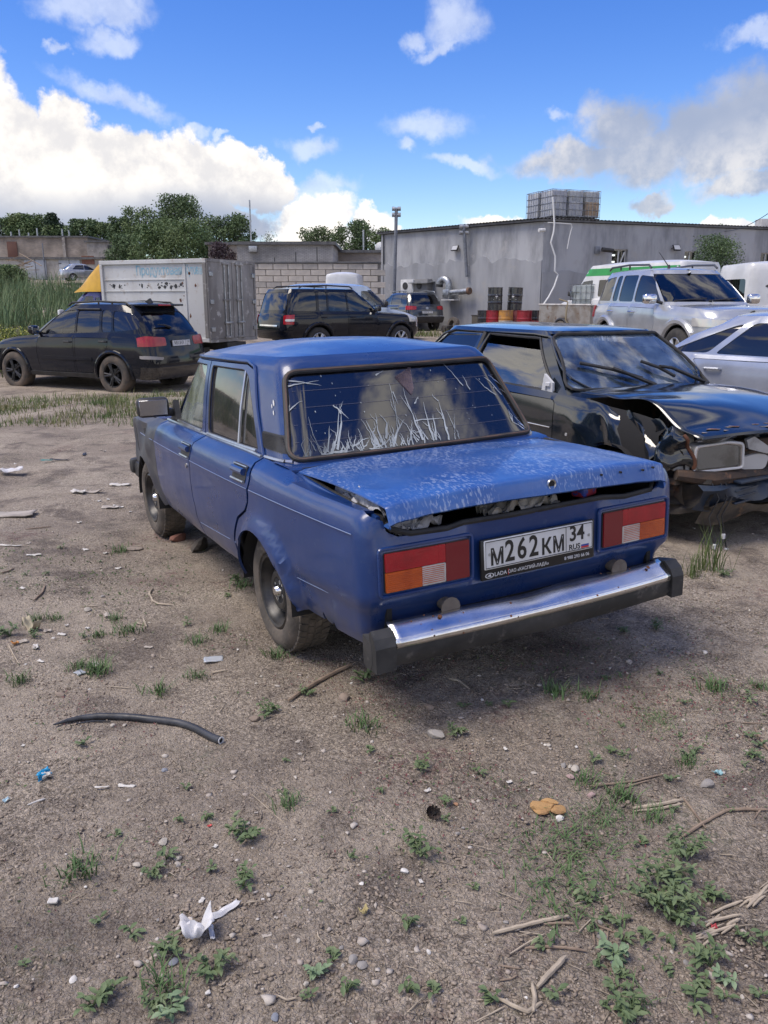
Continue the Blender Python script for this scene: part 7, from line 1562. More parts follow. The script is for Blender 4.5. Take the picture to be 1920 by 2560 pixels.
# ------------------------------------------------------------------ wrecked dark hatchback
def wreck():
    PD = mat('dark_green_black_paint', (.006, .010, .015), .13, col2=(.008, .013, .019), nscale=2, coat=1.0, dirt=(.10, .09, .08), dirt_z=(.2, .6), rvar=.04)
    M_GRIME = mat('greasy_black_metal', (.030, .028, .026), .65, .2, col2=(.075, .062, .05), nscale=6, col3=(.13, .07, .04), n3=8)
    M_DBL = mat('dark_blue_plastic', (.020, .034, .062), .45, col2=(.035, .042, .055), nscale=5)
    M_BAREW = mat('grey_white_plastic', (.40, .40, .39), .55, col2=(.26, .255, .24), nscale=7)
    def disp(l, v, sgn):
        al = np.abs(l)
        if sgn > 0: return 0*al
        x = al-L0
        a = np.clip((x-2.25)/.35, 0, 1)
        fold = np.abs(((x-2.2)*3.1+(v-.5)*1.5) % 1.0-.5)*2-.5
        o = a*(-.05+.11*fold*np.clip((x-2.2)/.3, 0, 1)-.06*np.clip((v-.62)/.2, 0, 1)*np.clip((x-2.5)/.3, 0, 1))+.03*a*fbm(x*6, v*6, 3)*2
        o = o+.018*np.exp(-((x-2.12)/.10)**2-((v-.70)/.10)**2)-.03*np.exp(-((x-2.32)/.07)**2-((v-.72)/.10)**2)
        return o
    L0 = 0
    sp = dict(xr=-.76, xf=3.25, w=.82, zs=.24, zb=.90, zc=.68, zt=[(-.8, .90), (0, .92), (1.7, .905), (2.0, .90), (2.6, .87), (3.0, .80), (3.25, .72)], wb=2.46, r=.285, rim_r=.17, tw=.175, paint=PD, gfr=.05, gbf=.08, seats=False, cab=(-.72, 2.04, -.36, 1.49), zr=1.335, wt=.665, crown=.038, endr=5, pw=3,
        rr=.12, rf=.2, grr=.10, rear_glass=(.62, .50, .98, 1.27), rear_mat=glass('back_glass', (.4, .45, .45), .02), shield=(.70, .525, .925, 1.312), shield_mat=glass('blue_reflecting_screen', (.80, .84, .88), .010, ior=2.3, dust_sheen=(.20, .28, .40), dust_sheen_amt=.62), ra=.33, bump=.03, wrad=.05,  # bluish diffuse veil paints the sky's reflection onto the windscreen
        doors=[[(.50, .28), (1.86, .28), (1.885, .45), (1.87, .62), (1.86, .86), (.46, .87), (.47, .55)]], handles=[(.62, .80)], handle_mat=M_BLACK,
        windows=[[(.54, .915), (1.74, .905), (1.30, 1.275), (.56, 1.285)], [(-.44, .95), (.42, .925), (.42, 1.28), (-.22, 1.26)]], panes={0: [(.54, .905), (1.74, .90), (1.39, 1.195), (.555, 1.215)]}, glass=[glass('lowered_side_glass', (.70, .74, .78), .01, ior=2.5), G_TINT],
        steel=True, rim_mat=M_RIMD, tyre_mat=M_TYRED, front_cut=2.86, no_bonnet=True, disp=disp, body_step=.045, lamps=[('taillight', [(.8, .62), (.5, .62), (.5, .80), (.8, .82)], M_RED, 'rear', .012)], panels=[('rear_bumper', [(-.8, .3), (.8, .3), (.8, .5), (-.8, .5)], M_BLACK, 'rear', .05)])
    def disp2(l, v, sgn):
        nonlocal L0
        L0 = sp['L0']; return disp(l, v, sgn)
    sp['disp'] = disp2
    t, sh, gh = car('hatchback_car', 'wrecked dark hatchback with a crumpled front wing and a buckled bonnet beside the blue saloon', (1.207, 8.043, -.02), RAD(-65.4), sp, None, 'car')
    # window frames, drip rail, mirror bracket
    for s_ in (1, -1):
        G = lambda x, z, o: (lambda q: np.array([q[0], s_*(q[1]+o), q[2]]))(gh(*[np.array([w]) for w in gh.side(x, z)])[0])
        ob('drip_rail', tube([G(x, z, .008) for x, z in resample([(-.50, .93), (-.28, 1.26), (-.1, 1.305), (1.2, 1.305), (1.42, 1.29), (1.70, 1.09), (1.95, .91)], .1, False)], .010, 6), PD, t)
        ob('window_seal', tube([G(x, z, .002) for x, z in resample([(.54, .915), (1.74, .905), (1.30, 1.275), (.56, 1.285)], .1)], .011, 6, closed=True), M_RUBBER, t)
        ob('door_pillar', tube([G(.48, .91, .004), G(.49, 1.29, .004)], .028, 6), M_RUBBER, t)
        ob('belt_strip', tube([G(x, .903, .010) for x in np.linspace(-.4, 1.75, 10)], .010, 6), M_RUBBER, t)
        for z in (.655,): ob('side_strip', tube([(lambda q: np.array([q[0], s_*(q[1]+.004), q[2]]))(sh(*[np.array([w]) for w in sh.side(x, z)])[0]) for x in np.linspace(.0, 1.84, 12)], .004, 5), M_CHROME, t)
    ob('mirror_bracket', join(prism([(1.60, .905), (1.74, .90), (1.735, .97), (1.63, 1.03)], -.735, -.715, (0, 2, 1)), box((1.69, -.742, .955), (.05, .015, .03), .004), box((1.66, -.742, .93), (.02, .02, .02))), mat('bare_white_plastic', (.55, .56, .57), .5), t, smooth=False)
    P = sh(*[np.array([w]) for w in sh.side(2.02, .62)])[0]; 
    ob('side_repeater_hole', tube([(2.00, -P[1]-.004, .63), (2.00, -P[1]+.02, .63)], .016, 10), M_DARK, t); ob('repeater_socket', tube([(2.035, -P[1]-.008, .63), (2.035, -P[1]+.02, .63)], .012, 10), M_BAREW, t)
    ob('steering_wheel', xf(tube([(0, .19*cos(a), .19*sin(a)) for a in np.linspace(0, 2*pi, 22)[:-1]], .013, 6, closed=True), ry=-.5, loc=(1.50, .34, .86)), M_BLACK, t); ob('dashboard', box((1.72, 0, .84), (.40, 1.25, .14), .05), M_DARK, t)
    # windscreen seal, wipers
    ws = sp['shield']; W_ = [gh.front(y, z) for y, z in resample(fillet([(ws[0], ws[2]), (ws[1], ws[3]), (-ws[1], ws[3]), (-ws[0], ws[2])], .07, 4), .08)]
    ob('screen_seal', tube([gh(np.array([l]), np.array([v]))[0]+np.array([.004, 0, .002]) for l, v in W_], .013, 7, closed=True), M_RUBBER, t)
    def onscreen(y, z, o): return gh(*[np.array([w]) for w in gh.front(y, z)])[0]+np.array([.75*o, 0, .6*o])
    for (p0, p1, p2) in (((.02, .94), (-.22, 1.02), (-.50, 1.10)), ((.56, .94), (.28, 1.03), (.05, 1.10))):
        w_ = ob('wiper', tube([onscreen(*p0, .03)+np.array([.03, 0, -.01]), onscreen(*p1, .05)], [.018, .013], 6), M_BLACK, t)
        a, b = onscreen(*p2, .018), onscreen(p0[0]-.06 if p0[0] < .3 else .12+.18, .985, .018); ob('wiper_blade', join(tube([a, (a+b)/2+np.array([.01, 0, .01]), b], .014, 6), tube([onscreen(*p1, .05), (a+b)/2+np.array([.02, 0, .02])], .014, 6)), M_BLACK, w_)
    ob('sun_strip', sh and gh.panel([gh.front(y, z) for y, z in resample([(.46, 1.225), (.10, 1.225), (.10, 1.29), (.46, 1.29)][::-1], .1)], [], .1, 0, off=-.02), mat('sun_visor', (.32, .34, .38), .8), t)
    # buckled bonnet
    G_ = []
    for x in np.linspace(2.02, 3.13, 31):
        row = []
        for y in np.linspace(.70, -.70, 27):
            u = (x-2.02)/1.11; w = np.clip((-y+.1)/.8, 0, 1)
            z = .925-.02*u-.155*u**2.6+.028*(1-(y/.7)**2)
            z += .062*w**1.5*math.exp(-((x-2.70)/.20)**2)-.035*w*math.exp(-((x-2.95)/.12)**2)+.010*math.exp(-((x-2.45-.25*y)/.07)**2)*w+.008*float(fbm(np.array(x*4.), np.array(y*4.), 3))
            yy = y*(1-.08*u)+(.03*u if y < 0 else 0); xx = x+.05*u*(1-(y/.7)**2)-.05*u*w
            row.append((xx, yy, z))
        G_.append(row)
    G_.append([(p[0]+.004, p[1], p[2]-.012) for p in G_[-1]]); G_.append([(p[0]-.02, p[1], p[2]-.035+.012*math.sin(p[1]*17)) for p in G_[-2]])
    bo = ob('bonnet', grid(G_, False), PD, t, ang=50); so = bo.modifiers.new('thickness', 'SOLIDIFY'); so.thickness = .004; bo['label'] = 'buckled bonnet standing proud of the wing'
    rs = []
    for k in range(16):
        y = random.uniform(-.62, .1); row = G_[28+k % 2]; j = int(np.clip((.70-y)/1.4*26, 0, 26)); p = np.array(row[j]); r = random.uniform(.02, .065); a0 = random.random()*6
        rs.append((np.array([p+np.array([-.01+r*.5*cos(a)*random.uniform(.4, 1.3), r*1.3*sin(a)*random.uniform(.4, 1.2), .006-.001*cos(a)]) for a in np.linspace(0, 2*pi, 10)[:-1]]), [list(range(9))]))
    tag(ob('rust_patches', join(*rs), mat('rust_primer_patch', (.20, .09, .05), .85, col2=(.30, .29, .28), nscale=18), bo, smooth=False), kind='stuff')
    # engine bay and broken nose
    ob('engine_bay', join(box((2.55, 0, .45), (.85, 1.3, .04)), box((2.10, 0, .66), (.04, 1.36, .46)), box((2.98, .1, .50), (.05, 1.15, .26), .01), box((2.60, .66, .6), (.8, .03, .4)), box((2.6, -.60, .55), (.7, .03, .3))), M_GRIME, t)
    ob('engine', join(box((2.55, .05, .62), (.42, .62, .30), .05), tube([(2.45, -.30, .74), (2.45, .32, .74)], .06, 10), box((2.72, .1, .60), (.12, .5, .22), .03)), M_GRIME, t)
    ob('washer_tank', join(box((2.83, -.55, .655), (.22, .17, .18), .045, 3), tube([(2.87, -.56, .73), (2.87, -.56, .765)], .035, 12)), mat('milky_plastic', (.60, .60, .57), .5, col2=(.36, .34, .29), nscale=8), t)
    ob('washer_cap', tube([(2.87, -.56, .76), (2.87, -.56, .785)], .042, 12), mat('grey_cap', (.22, .22, .23), .5), t)
    ob('inner_wing', crumpled := grid([[(2.50+.50*u, -.66+.10*v+.03*math.sin(7*u+5*v), .80-.12*u-.36*v+.03*math.sin(11*u)) for v in np.linspace(0, 1, 12)] for u in np.linspace(0, 1, 14)]), M_GRIME, t)
    ob('front_crossbar', join(tube([(2.98, -.66, .50), (3.06, -.45, .47), (3.10, 0, .48), (3.06, .5, .48)], [.035, .05, .04, .05], 8), box((3.03, .2, .66), (.04, 1.1, .08), .015)), mat('rusty_crossbar', (.10, .065, .045), .85, .2, col2=(.045, .04, .037), nscale=6, col3=(.22, .12, .07), n3=10), t)
    # torn wing tip
    tip = []
    for u in np.linspace(0, 1, 14):
        tip.append([(2.80+.22*u+.02*math.sin(9*v), -.735+.05*math.sin(5*u+3*v)+.12*u*u, .83-.06*u-.30*v*(1-.25*u)+.02*math.sin(12*u+4*v)) for v in np.linspace(0, 1, 12)])
    ob('torn_wing_tip', grid(tip), PD, t, ang=25)
    ob('torn_edge', tube([tip[-1][j] for j in range(12)], .012, 6), M_RUST, t)
    # headlamp knocked sideways
    R_ = Euler((0.05, .10, -.30)).to_matrix(); c = np.array([3.07, -.40, .605])
    def lp(vf): return (np.array([np.array(R_ @ Vector(q))+c for q in vf[0]]), vf[1])
    o2 = fillet([(-.165, -.085), (.165, -.075), (.15, .085), (.05, .100), (-.165, .085)], .025, 4)
    hl = ob('headlamp', lp(prism(o2, -.10, -.006, (1, 2, 0))), M_BAREW, t, smooth=False)
    inn = [(y*.9, z*.86) for y, z in o2]
    V = [[(.004, y, z) for y, z in o2], [(.004, y, z) for y, z in inn], [(-.07, y*.5, z*.5) for y, z in inn], [(-.085, y*.08, z*.08) for y, z in inn]]
    n = len(o2); vv = np.array(V).reshape(-1, 3); ff = [[i*n+j, i*n+(j+1) % n, (i+1)*n+(j+1) % n, (i+1)*n+j] for i in range(3) for j in range(n)]
    ob('reflector', lp((vv, [q[::-1] for q in ff])), mat('lamp_reflector', (.62, .62, .62), .25, .8, col2=(.34, .33, .31), nscale=8), hl); ob('bulb', lp(tube([(-.08, 0, .01), (-.02, 0, .01)], .017, 10)), M_CHROME, hl); ob('lamp_glass', lp((np.array([(.006, y, z) for y, z in inn]), [list(range(n))])), glass('dirty_lamp_glass', (.85, .84, .82), .03, dust_sheen=(.35, .33, .30), dust_sheen_amt=.06, ior=1.35), hl, smooth=False)
    ob('lamp_rim', lp(tube([(.006, y, z) for y, z in o2], .008, 6, closed=True)), mat('bright_rim', (.62, .62, .61), .3), hl)
    ob('broken_indicator', lp(prism(fillet([(.17, -.10), (.34, -.11), (.36, -.02), (.28, .0), (.17, -.02)], .03, 4), -.05, -.03, (1, 2, 0))), mat('pale_lens_shard', (.5, .5, .49), .3), t, smooth=False)
    ob('lamp_bracket', join(lp(prism([(.18, .10), (.23, .12), (.36, .03), (.33, -.0), (.20, .04)], -.04, -.01, (1, 2, 0))), lp(box((-.04, -.20, .0), (.05, .04, .16), .008)), lp(box((-.05, -.24, -.06), (.06, .10, .03), .008))), M_BAREW, t, smooth=False)
    # hanging bumper skin, splash shields, wires
    bs = []
    for y in np.linspace(-.58, .75, 26):
        j = .02*math.sin(y*9)+.015*math.sin(y*23); bs.append([(3.06+.05*(1-(y/.8)**2)+j, y, .455+.02*math.sin(y*5)), (3.11+.05*(1-(y/.8)**2)+j, y, .42), (3.10+.05*(1-(y/.8)**2)-j, y, .35+.03*math.sin(y*11)), (3.05+j, y, .285+.03*math.sin(y*7+1))])
    ob('bumper_skin', grid(bs), M_DBL, t, ang=40); 
    for k in range(3): ob('grille_slat', xf(box((0, 0, 0), (.03, .19, .012), .003), rx=.12, loc=(3.145, -.22, .405-.04*k)), M_DBL, t)
    ob('bumper_ledge', xf(box((0, 0, 0), (.09, .36, .016), .004), rx=.06, loc=(3.13, -.12, .462)), M_DBL, t)
    lo = [[(2.62+.50*u, -.70+.22*u+.02*math.sin(9*v+4*u), .46-.25*v*(1-.2*u)+.02*math.sin(8*u)) for v in np.linspace(0, 1, 8)] for u in np.linspace(0, 1, 12)]; ob('splash_shield', grid(lo), M_GRIME, t); lo2 = [[(3.12-.10*v, -.50+1.15*u, .30-.13*v+.03*math.sin(11*u+3*v)) for v in np.linspace(0, 1, 6)] for u in np.linspace(0, 1, 18)]; ob('lower_panel', grid(lo2), mat('mud_caked_panel', (.12, .10, .08), .9, col2=(.045, .04, .036), nscale=4, col3=(.20, .12, .07), n3=7), t)
    for y0, l in ((-.47, .30), (-.40, .24), (-.36, .34)):
        w_ = ob('loose_wire', tube([(3.10, y0, .45), (3.15, y0+.02, .36), (3.13, y0-.03, .24), (3.16, y0+.01, .36-l)], .005, 5), M_BLACK, t); ob('wire_plug', box((3.16, y0+.01, .35-l), (.02, .02, .035), .004), M_WHITE, w_)
    return t
wreck()
# ------------------------------------------------------------------ litter, weeds and sticks on the dirt
ZL = lambda x0, y0, s: (lambda u, v: gpt(x0+u*s, y0+v*s))
QA, QB, QC = ZL(0, 1650, .5787), ZL(960, 1650, .5787), ZL(0, 1000, .42194)
def put(o, p, rz=None, sc=None, dz=0):
    o.location = (p[0], p[1], p[2]+dz); o.rotation_euler.z = random.random()*6.28 if rz is None else rz
    if sc: o.scale = (sc,)*3
    return o
# --- weeds
def leaf(base, d, l, w, curl=.3, up=.4):
    d = np.asarray(d, float); d = d/np.linalg.norm(d); s_ = np.cross(d, [0, 0, 1.]); s_ /= max(np.linalg.norm(s_), 1e-6); n = np.cross(s_, d); V = []
    for u, ww in ((0, .12), (.3, .85), (.62, 1.0), (.85, .55), (1, .04)):
        c = base+d*l*u-np.array([0, 0, 1])*curl*l*u*u+np.array([0, 0, .0])
        V += [c-s_*w*.5*ww+n*w*.12*ww, c-n*w*.06*ww, c+s_*w*.5*ww+n*w*.12*ww]
    F_ = []
    for i in range(4): F_ += [[i*3, i*3+1, i*3+4, i*3+3], [i*3+1, i*3+2, i*3+5, i*3+4]]
    return np.array(V), F_
def broadleaf(nst, h, ll, lw, spread, seed, per=5):
    r = random.Random(seed); lv, st = [], []
    for k in range(nst):
        a = r.random()*6.28; sp_ = spread*(.3+.7*r.random()); H = h*(.5+.6*r.random()); e = np.array([sp_*cos(a), sp_*sin(a), H]); m_ = np.array([sp_*.4*cos(a), sp_*.4*sin(a), H*.65]); P = [np.zeros(3), m_, e]
        st.append(tube(P, [.0018, .0014, .0008], 5))
        for j in range(per):
            u = .35+.65*j/(per-1); b = (1-u)**2*P[0]+2*u*(1-u)*P[1]+u*u*P[2]; b_ = a+r.uniform(-2.2, 2.2); d = np.array([cos(b_), sin(b_), r.uniform(.0, .9)]); lv.append(leaf(b, d, ll*(.6+.6*r.random()), lw*(.6+.6*r.random()), r.uniform(.1, .7)))
    return join(*lv), join(*st)
def tuft(n, h, seed, lean=.8, w=.004, spread=.03):
    st = np.random.get_state(); x = RNG.normal(size=n)*spread; y = RNG.normal(size=n)*spread
    return blades(x, y, h*(.4+.7*RNG.random(n)), w, lean, z=np.zeros(n))
WV = {}
for k in range(3): WV['seed%d' % k] = broadleaf(3, .025, .022, .011, .02, k, 4)
for k in range(4): WV['small%d' % k] = broadleaf(8, .05, .030, .0125, .065, 10+k, 6)
for k in range(3): WV['big%d' % k] = broadleaf(18, .11, .036, .0155, .12, 20+k, 8)
for k in range(2): WV['pale%d' % k] = broadleaf(5, .045, .034, .017, .04, 30+k, 5)
WM = {}
for k, (lf, st) in WV.items(): WM[k] = (mesh('foliage', lf, M_WEEDP if k.startswith('pale') else M_WEED, ang=180), mesh('stem', st, M_WEED, ang=180))
M_TUFT = mat('tuft_blade', (.075, .135, .05), .65, col2=(.12, .18, .075), nscale=9, spec=.25)
TM = {}
for k in range(3): TM['tuft%d' % k] = mesh('grass_tuft', tuft(60, .08, k, 1.0, .006, .035), M_TUFT, ang=180)
for k in range(2): TM['mat%d' % k] = mesh('grass_tuft', tuft(260, .045, k, 1.7, .0055, .095), M_TUFT, ang=180)
TM['tall'] = mesh('grass_tuft', tuft(46, .24, 5, .45, .0045, .035), M_GRASS, ang=180)
def weed(kind, p, lab, sc=1.0, group=None):
    sc = sc*(.85 if kind.startswith('big') else .66 if kind != 'tall' else 1)
    if kind in WM:
        t = thing('weed_plant', lab, 'weed', tuple(p), random.random()*6.28, group); t.scale = (sc,)*3; add('foliage', WM[kind][0], t); add('stem', WM[kind][1], t)
    else:
        t = tag(add('grass_tuft', TM[kind]), lab, 'grass tuft', group); put(t, p, None, sc)
    return t
SM, GS = 'small green weed seedling rooted in the bare dirt', 'small weed seedlings on the dirt'
ST_, GT = 'small sparse tuft of grass on the bare dirt', 'small grass tufts on the dirt'
for q, L_ in ((QB, [(450, 200), (540, 205), (345, 205), (410, 495), (1110, 800), (385, 990), (330, 1140), (105, 1160), (265, 625), (1490, 650), (1240, 520), (215, 1445), (470, 1470), (1000, 1420), (735, 1450), (700, 1240), (1130, 1220), (1370, 770), (1250, 660), (100, 1440), (1540, 1190), (1340, 1460), (1640, 1230), (270, 700)]+[(random.uniform(850, 1640), random.uniform(1000, 1560)) for _ in range(26)]+[(random.uniform(900, 1640), random.uniform(60, 500)) for _ in range(16)]),
              (QA, [(360, 365), (500, 765), (800, 555), (490, 1420), (1440, 1300), (1240, 440), (770, 700), (890, 695), (570, 1195), (425, 1130), (910, 905), (1435, 660), (1530, 860), (1220, 580), (1340, 1460), (1640, 570), (110, 1325), (720, 860), (1600, 400), (1500, 1440)]), (QC, [(270, 1040), (500, 1410), (1350, 1170), (590, 965), (1110, 1330), (160, 1040), (370, 880)])):
    for u, v in L_: weed('seed%d' % random.randrange(3), q(u, v), SM, random.uniform(.9, 1.9), GS)
for q, L_ in ((QB, [(745, 140), (1320, 450), (1620, 115), (860, 525), (1165, 690), (1430, 130), (1080, 1490), (880, 160), (1020, 600)]), (QA, [(680, 145), (1250, 630), (340, 920), (1580, 290), (420, 55), (80, 95), (850, 75), (700, 1420)]), (QC, [(200, 1310), (330, 1300), (1170, 1440), (560, 1610), (720, 900), (1290, 1370), (1640, 1520), (1440, 1110)]+[(random.uniform(450, 800), random.uniform(1250, 1640)) for _ in range(4)])):
    for u, v in L_: weed('tuft%d' % random.randrange(3), q(u, v), ST_, random.uniform(.8, 1.3), GT)
for kind, p, sc, lab in (('mat0', QB(800, 800), 1.25, 'low dense mat of grass below the split brown brick, upper of two'), ('mat1', QB(770, 985), 1.2, 'low dense mat of grass below the split brown brick, lower of two'), ('mat0', QB(945, 690), .8, 'small thick grass patch just right of the split brown brick'), ('mat1', QB(1180, 265), .7, 'short thick grass patch near the sandy pale spot behind the bumper'),
        ('big0', QB(1215, 960), .85, 'bushy weed with many oval leaves, upper one of the large clump'), ('big1', QB(1180, 1060), .9, 'bushy weed with many oval leaves in the middle of the large clump'), ('big2', QB(1290, 850), .7, 'leafy weed at the top end of the large clump'), ('big0', QB(1250, 1130), .8, 'leafy weed at the lower end of the large clump by the bleached stalks'), ('small2', QB(1420, 1020), 1.1, 'spreading weed between the large clump and the heap of bleached stalks'),
        ('pale0', QB(985, 1300), 1.5, 'weed with two long upright leaves near the broken reed pieces'), ('small0', QB(1410, 1325), 1.5, 'leafy weed low at the side, under the bleached stalks'), ('small1', QB(160, 850), 1.5, 'ragged flat weed left of the lower grass mat'), ('small3', QB(160, 470), 1.1, 'weed with pale leaves below the big whitish stone'), ('small0', QB(310, 315), 1.2, 'feathery weed right beside the big whitish stone'), ('small2', QB(1600, 420), 1.0, 'weed at the very edge of the photo below the long dry stems'), ('small1', QB(1070, 1530), 1.4, 'dark leafy weed at the bottom edge among dry stems'), ('pale1', QB(1470, 1390), 1.0, 'weed with bright leaves beside the leafy one under the stalks'),
        ('small3', QA(1060, 770), 1.6, 'sprawling weed left of the broken soil, with a trailing stem'), ('small0', QA(650, 930), 1.0, 'purple green weed below the pale stones'), ('small1', QA(1050, 985), 1.2, 'yellowish weed just above the torn white strip'), ('small2', QA(740, 1250), 1.2, 'dark weed left below the crumpled white plastic'), ('small3', QA(920, 1350), 1.4, 'upright weed below the crumpled white plastic'), ('pale0', QA(1365, 1355), 1.0, 'weed with palmate leaves standing alone in the grey gravel'), ('small1', QA(400, 1500), 1.3, 'green weed at the bottom edge, left of the pale one'), ('pale1', QA(745, 1540), 1.3, 'pale mint green weed at the bottom edge'), ('small0', QA(660, 1490), 1.0, 'weed with serrated leaves behind the pale mint one'), ('small2', QA(1150, 240), 1.4, 'bushy weed near the rear bumper beside a brown stone'), ('small3', QA(1330, 150), 1.0, 'weed growing along the thick brown branch'), ('small1', QA(1560, 90), 1.5, 'dark leafy weed under the left end of the bumper'),
        ('small0', QC(60, 1400), 1.6, 'sprawling weed at the left edge beside the curled birch bark'), ('small1', QC(205, 1410), 1.0, 'small weed touching the curled birch bark'), ('small2', QC(1420, 1085), 1.6, 'tall wilting weed in front of the rear wheel'), ('tall', gpt(1775, 1425), 1.3, 'tall grass clump under the wrecked nose of the dark hatchback'), ('tall', gpt(1725, 1440), .8, 'thin tall grass stalks left of the clump under the wreck'), ('small3', gpt(1810, 1440), 1.3, 'leafy weed beside the tall grass under the wreck'), ('small1', gpt(1640, 1575), 1.2, 'low weed in the shade right of the bumper end'), ('small2', gpt(1560, 1580), 1.0, 'low weed on the pale soil below the bumper')):
    weed(kind, p, lab, sc)
# tiny seedlings and mosses nobody could count
def moss(n, cx, cy, sx, sy, thr, r): 
    x = cx+RNG.normal(size=n)*sx; y = cy+RNG.normal(size=n)*sy; k = fbm(x*3+5, y*3+1, 4)*2.4+.35-thr > RNG.random(n)*.5; x, y = x[k], y[k]
    return quads_cloud(np.c_[x, y, gz(x, y)+.004+.006*RNG.random(len(x))], r*(.6+.8*RNG.random(len(x))), 1.6)
tag(ob('red_ground_moss', join(moss(5000, .45, 2.75, .75, .35, .12, .0045), moss(2600, -.5, 3.0, .5, .3, .2, .004), moss(2600, 1.3, 2.9, .5, .4, .15, .0045)), mat('red_moss', (.17, .055, .06), .9, col2=(.10, .05, .045), nscale=8), smooth=False), kind='stuff')
tag(ob('green_ground_cover', join(moss(3000, .6, 2.1, 1.0, .5, .22, .0055), moss(2200, -.8, 3.6, .9, .8, .25, .006), moss(2500, 1.2, 3.0, .7, .5, .1, .0065), moss(1500, -1.9, 4.6, .6, .6, .2, .008)), mat('green_cover', (.07, .12, .04), .85, col2=(.11, .12, .06), nscale=7), smooth=False), kind='stuff')
# --- hose
M_HOSEB = mat('black_rubber_hose', (.018, .020, .024), .5, col2=(.045, .048, .055), nscale=10, rvar=.15)
hp = [QA(u, v) for u, v in ((232, 292), (290, 275), (350, 262), (430, 255), (510, 256), (580, 260), (650, 268), (720, 276), (775, 284), (815, 296), (850, 310), (890, 332), (925, 350), (953, 360))]
hp = np.array([q+np.array([0, 0, .012]) for q in hp]); r_ = np.interp(np.arange(14), [0, 1, 3, 6, 13], [.003, .008, .0135, .0145, .0145])
hh = thing('hose', 'short length of thick black rubber hose lying curved on the dirt', 'hose', tuple(hp[6]))
hq = hp-hp[6]; ob('outer_tube', tube(hq, r_, 12, caps=False), M_HOSEB, hh); ob('inner_ring', lathe([(.0145, 0), (.0145, .002), (.0095, .002), (.009, -.01)], 14, 'y'), M_WHITE, hh, loc=hq[-1]+np.array([.002, 0, 0]), rot=(0, 0, atan2(*(hq[-1]-hq[-2])[[1, 0]])-pi/2))
ob('hose_bore', tube([hq[-1]-(hq[-1]-hq[-2])*.02, hq[-1]+(hq[-1]-hq[-2])*.01], .0092, 12), M_DARK, hh)
hp2 = np.array([QA(u, v)-hp[6]+np.array([0, 0, .006]) for u, v in ((330, 282), (400, 270), (480, 270))]); ob('split_strip', tube(hp2, [.002, .004, .002], 6), M_HOSEB, hh)
# --- sticks and dry stalks
M_STICK = mat('dry_stick', (.27, .205, .15), .9, col2=(.17, .125, .095), nscale=14); M_STRAW = mat('bleached_stalk', (.42, .355, .27), .85, col2=(.28, .235, .18), nscale=18)
def stick(q, pts, r, lab, m=M_STICK, name='stick', group=None, lift=.006, cat='stick', flat=1.0):
    r = r*(.62 if q is not QC else .9); lift = .002; P = np.array([q(u, v)+np.array([0, 0, lift+r]) for u, v in pts]); k = 4*len(P); t_ = np.linspace(0, len(P)-1, k); P = np.array([np.interp(t_, np.arange(len(P)), P[:, i]) for i in range(3)]).T
    P += RNG.normal(size=P.shape)*r*.07; c = P.mean(0); rr = r*(.92+.16*RNG.random(k))*np.interp(np.arange(k), [0, 2, k-3, k-1], [.55, 1, 1, .5]); v, f = tube(P-c, rr, 7)
    o = ob(name, (v, f), m); o.location = c; tag(o, lab, cat, group); return o
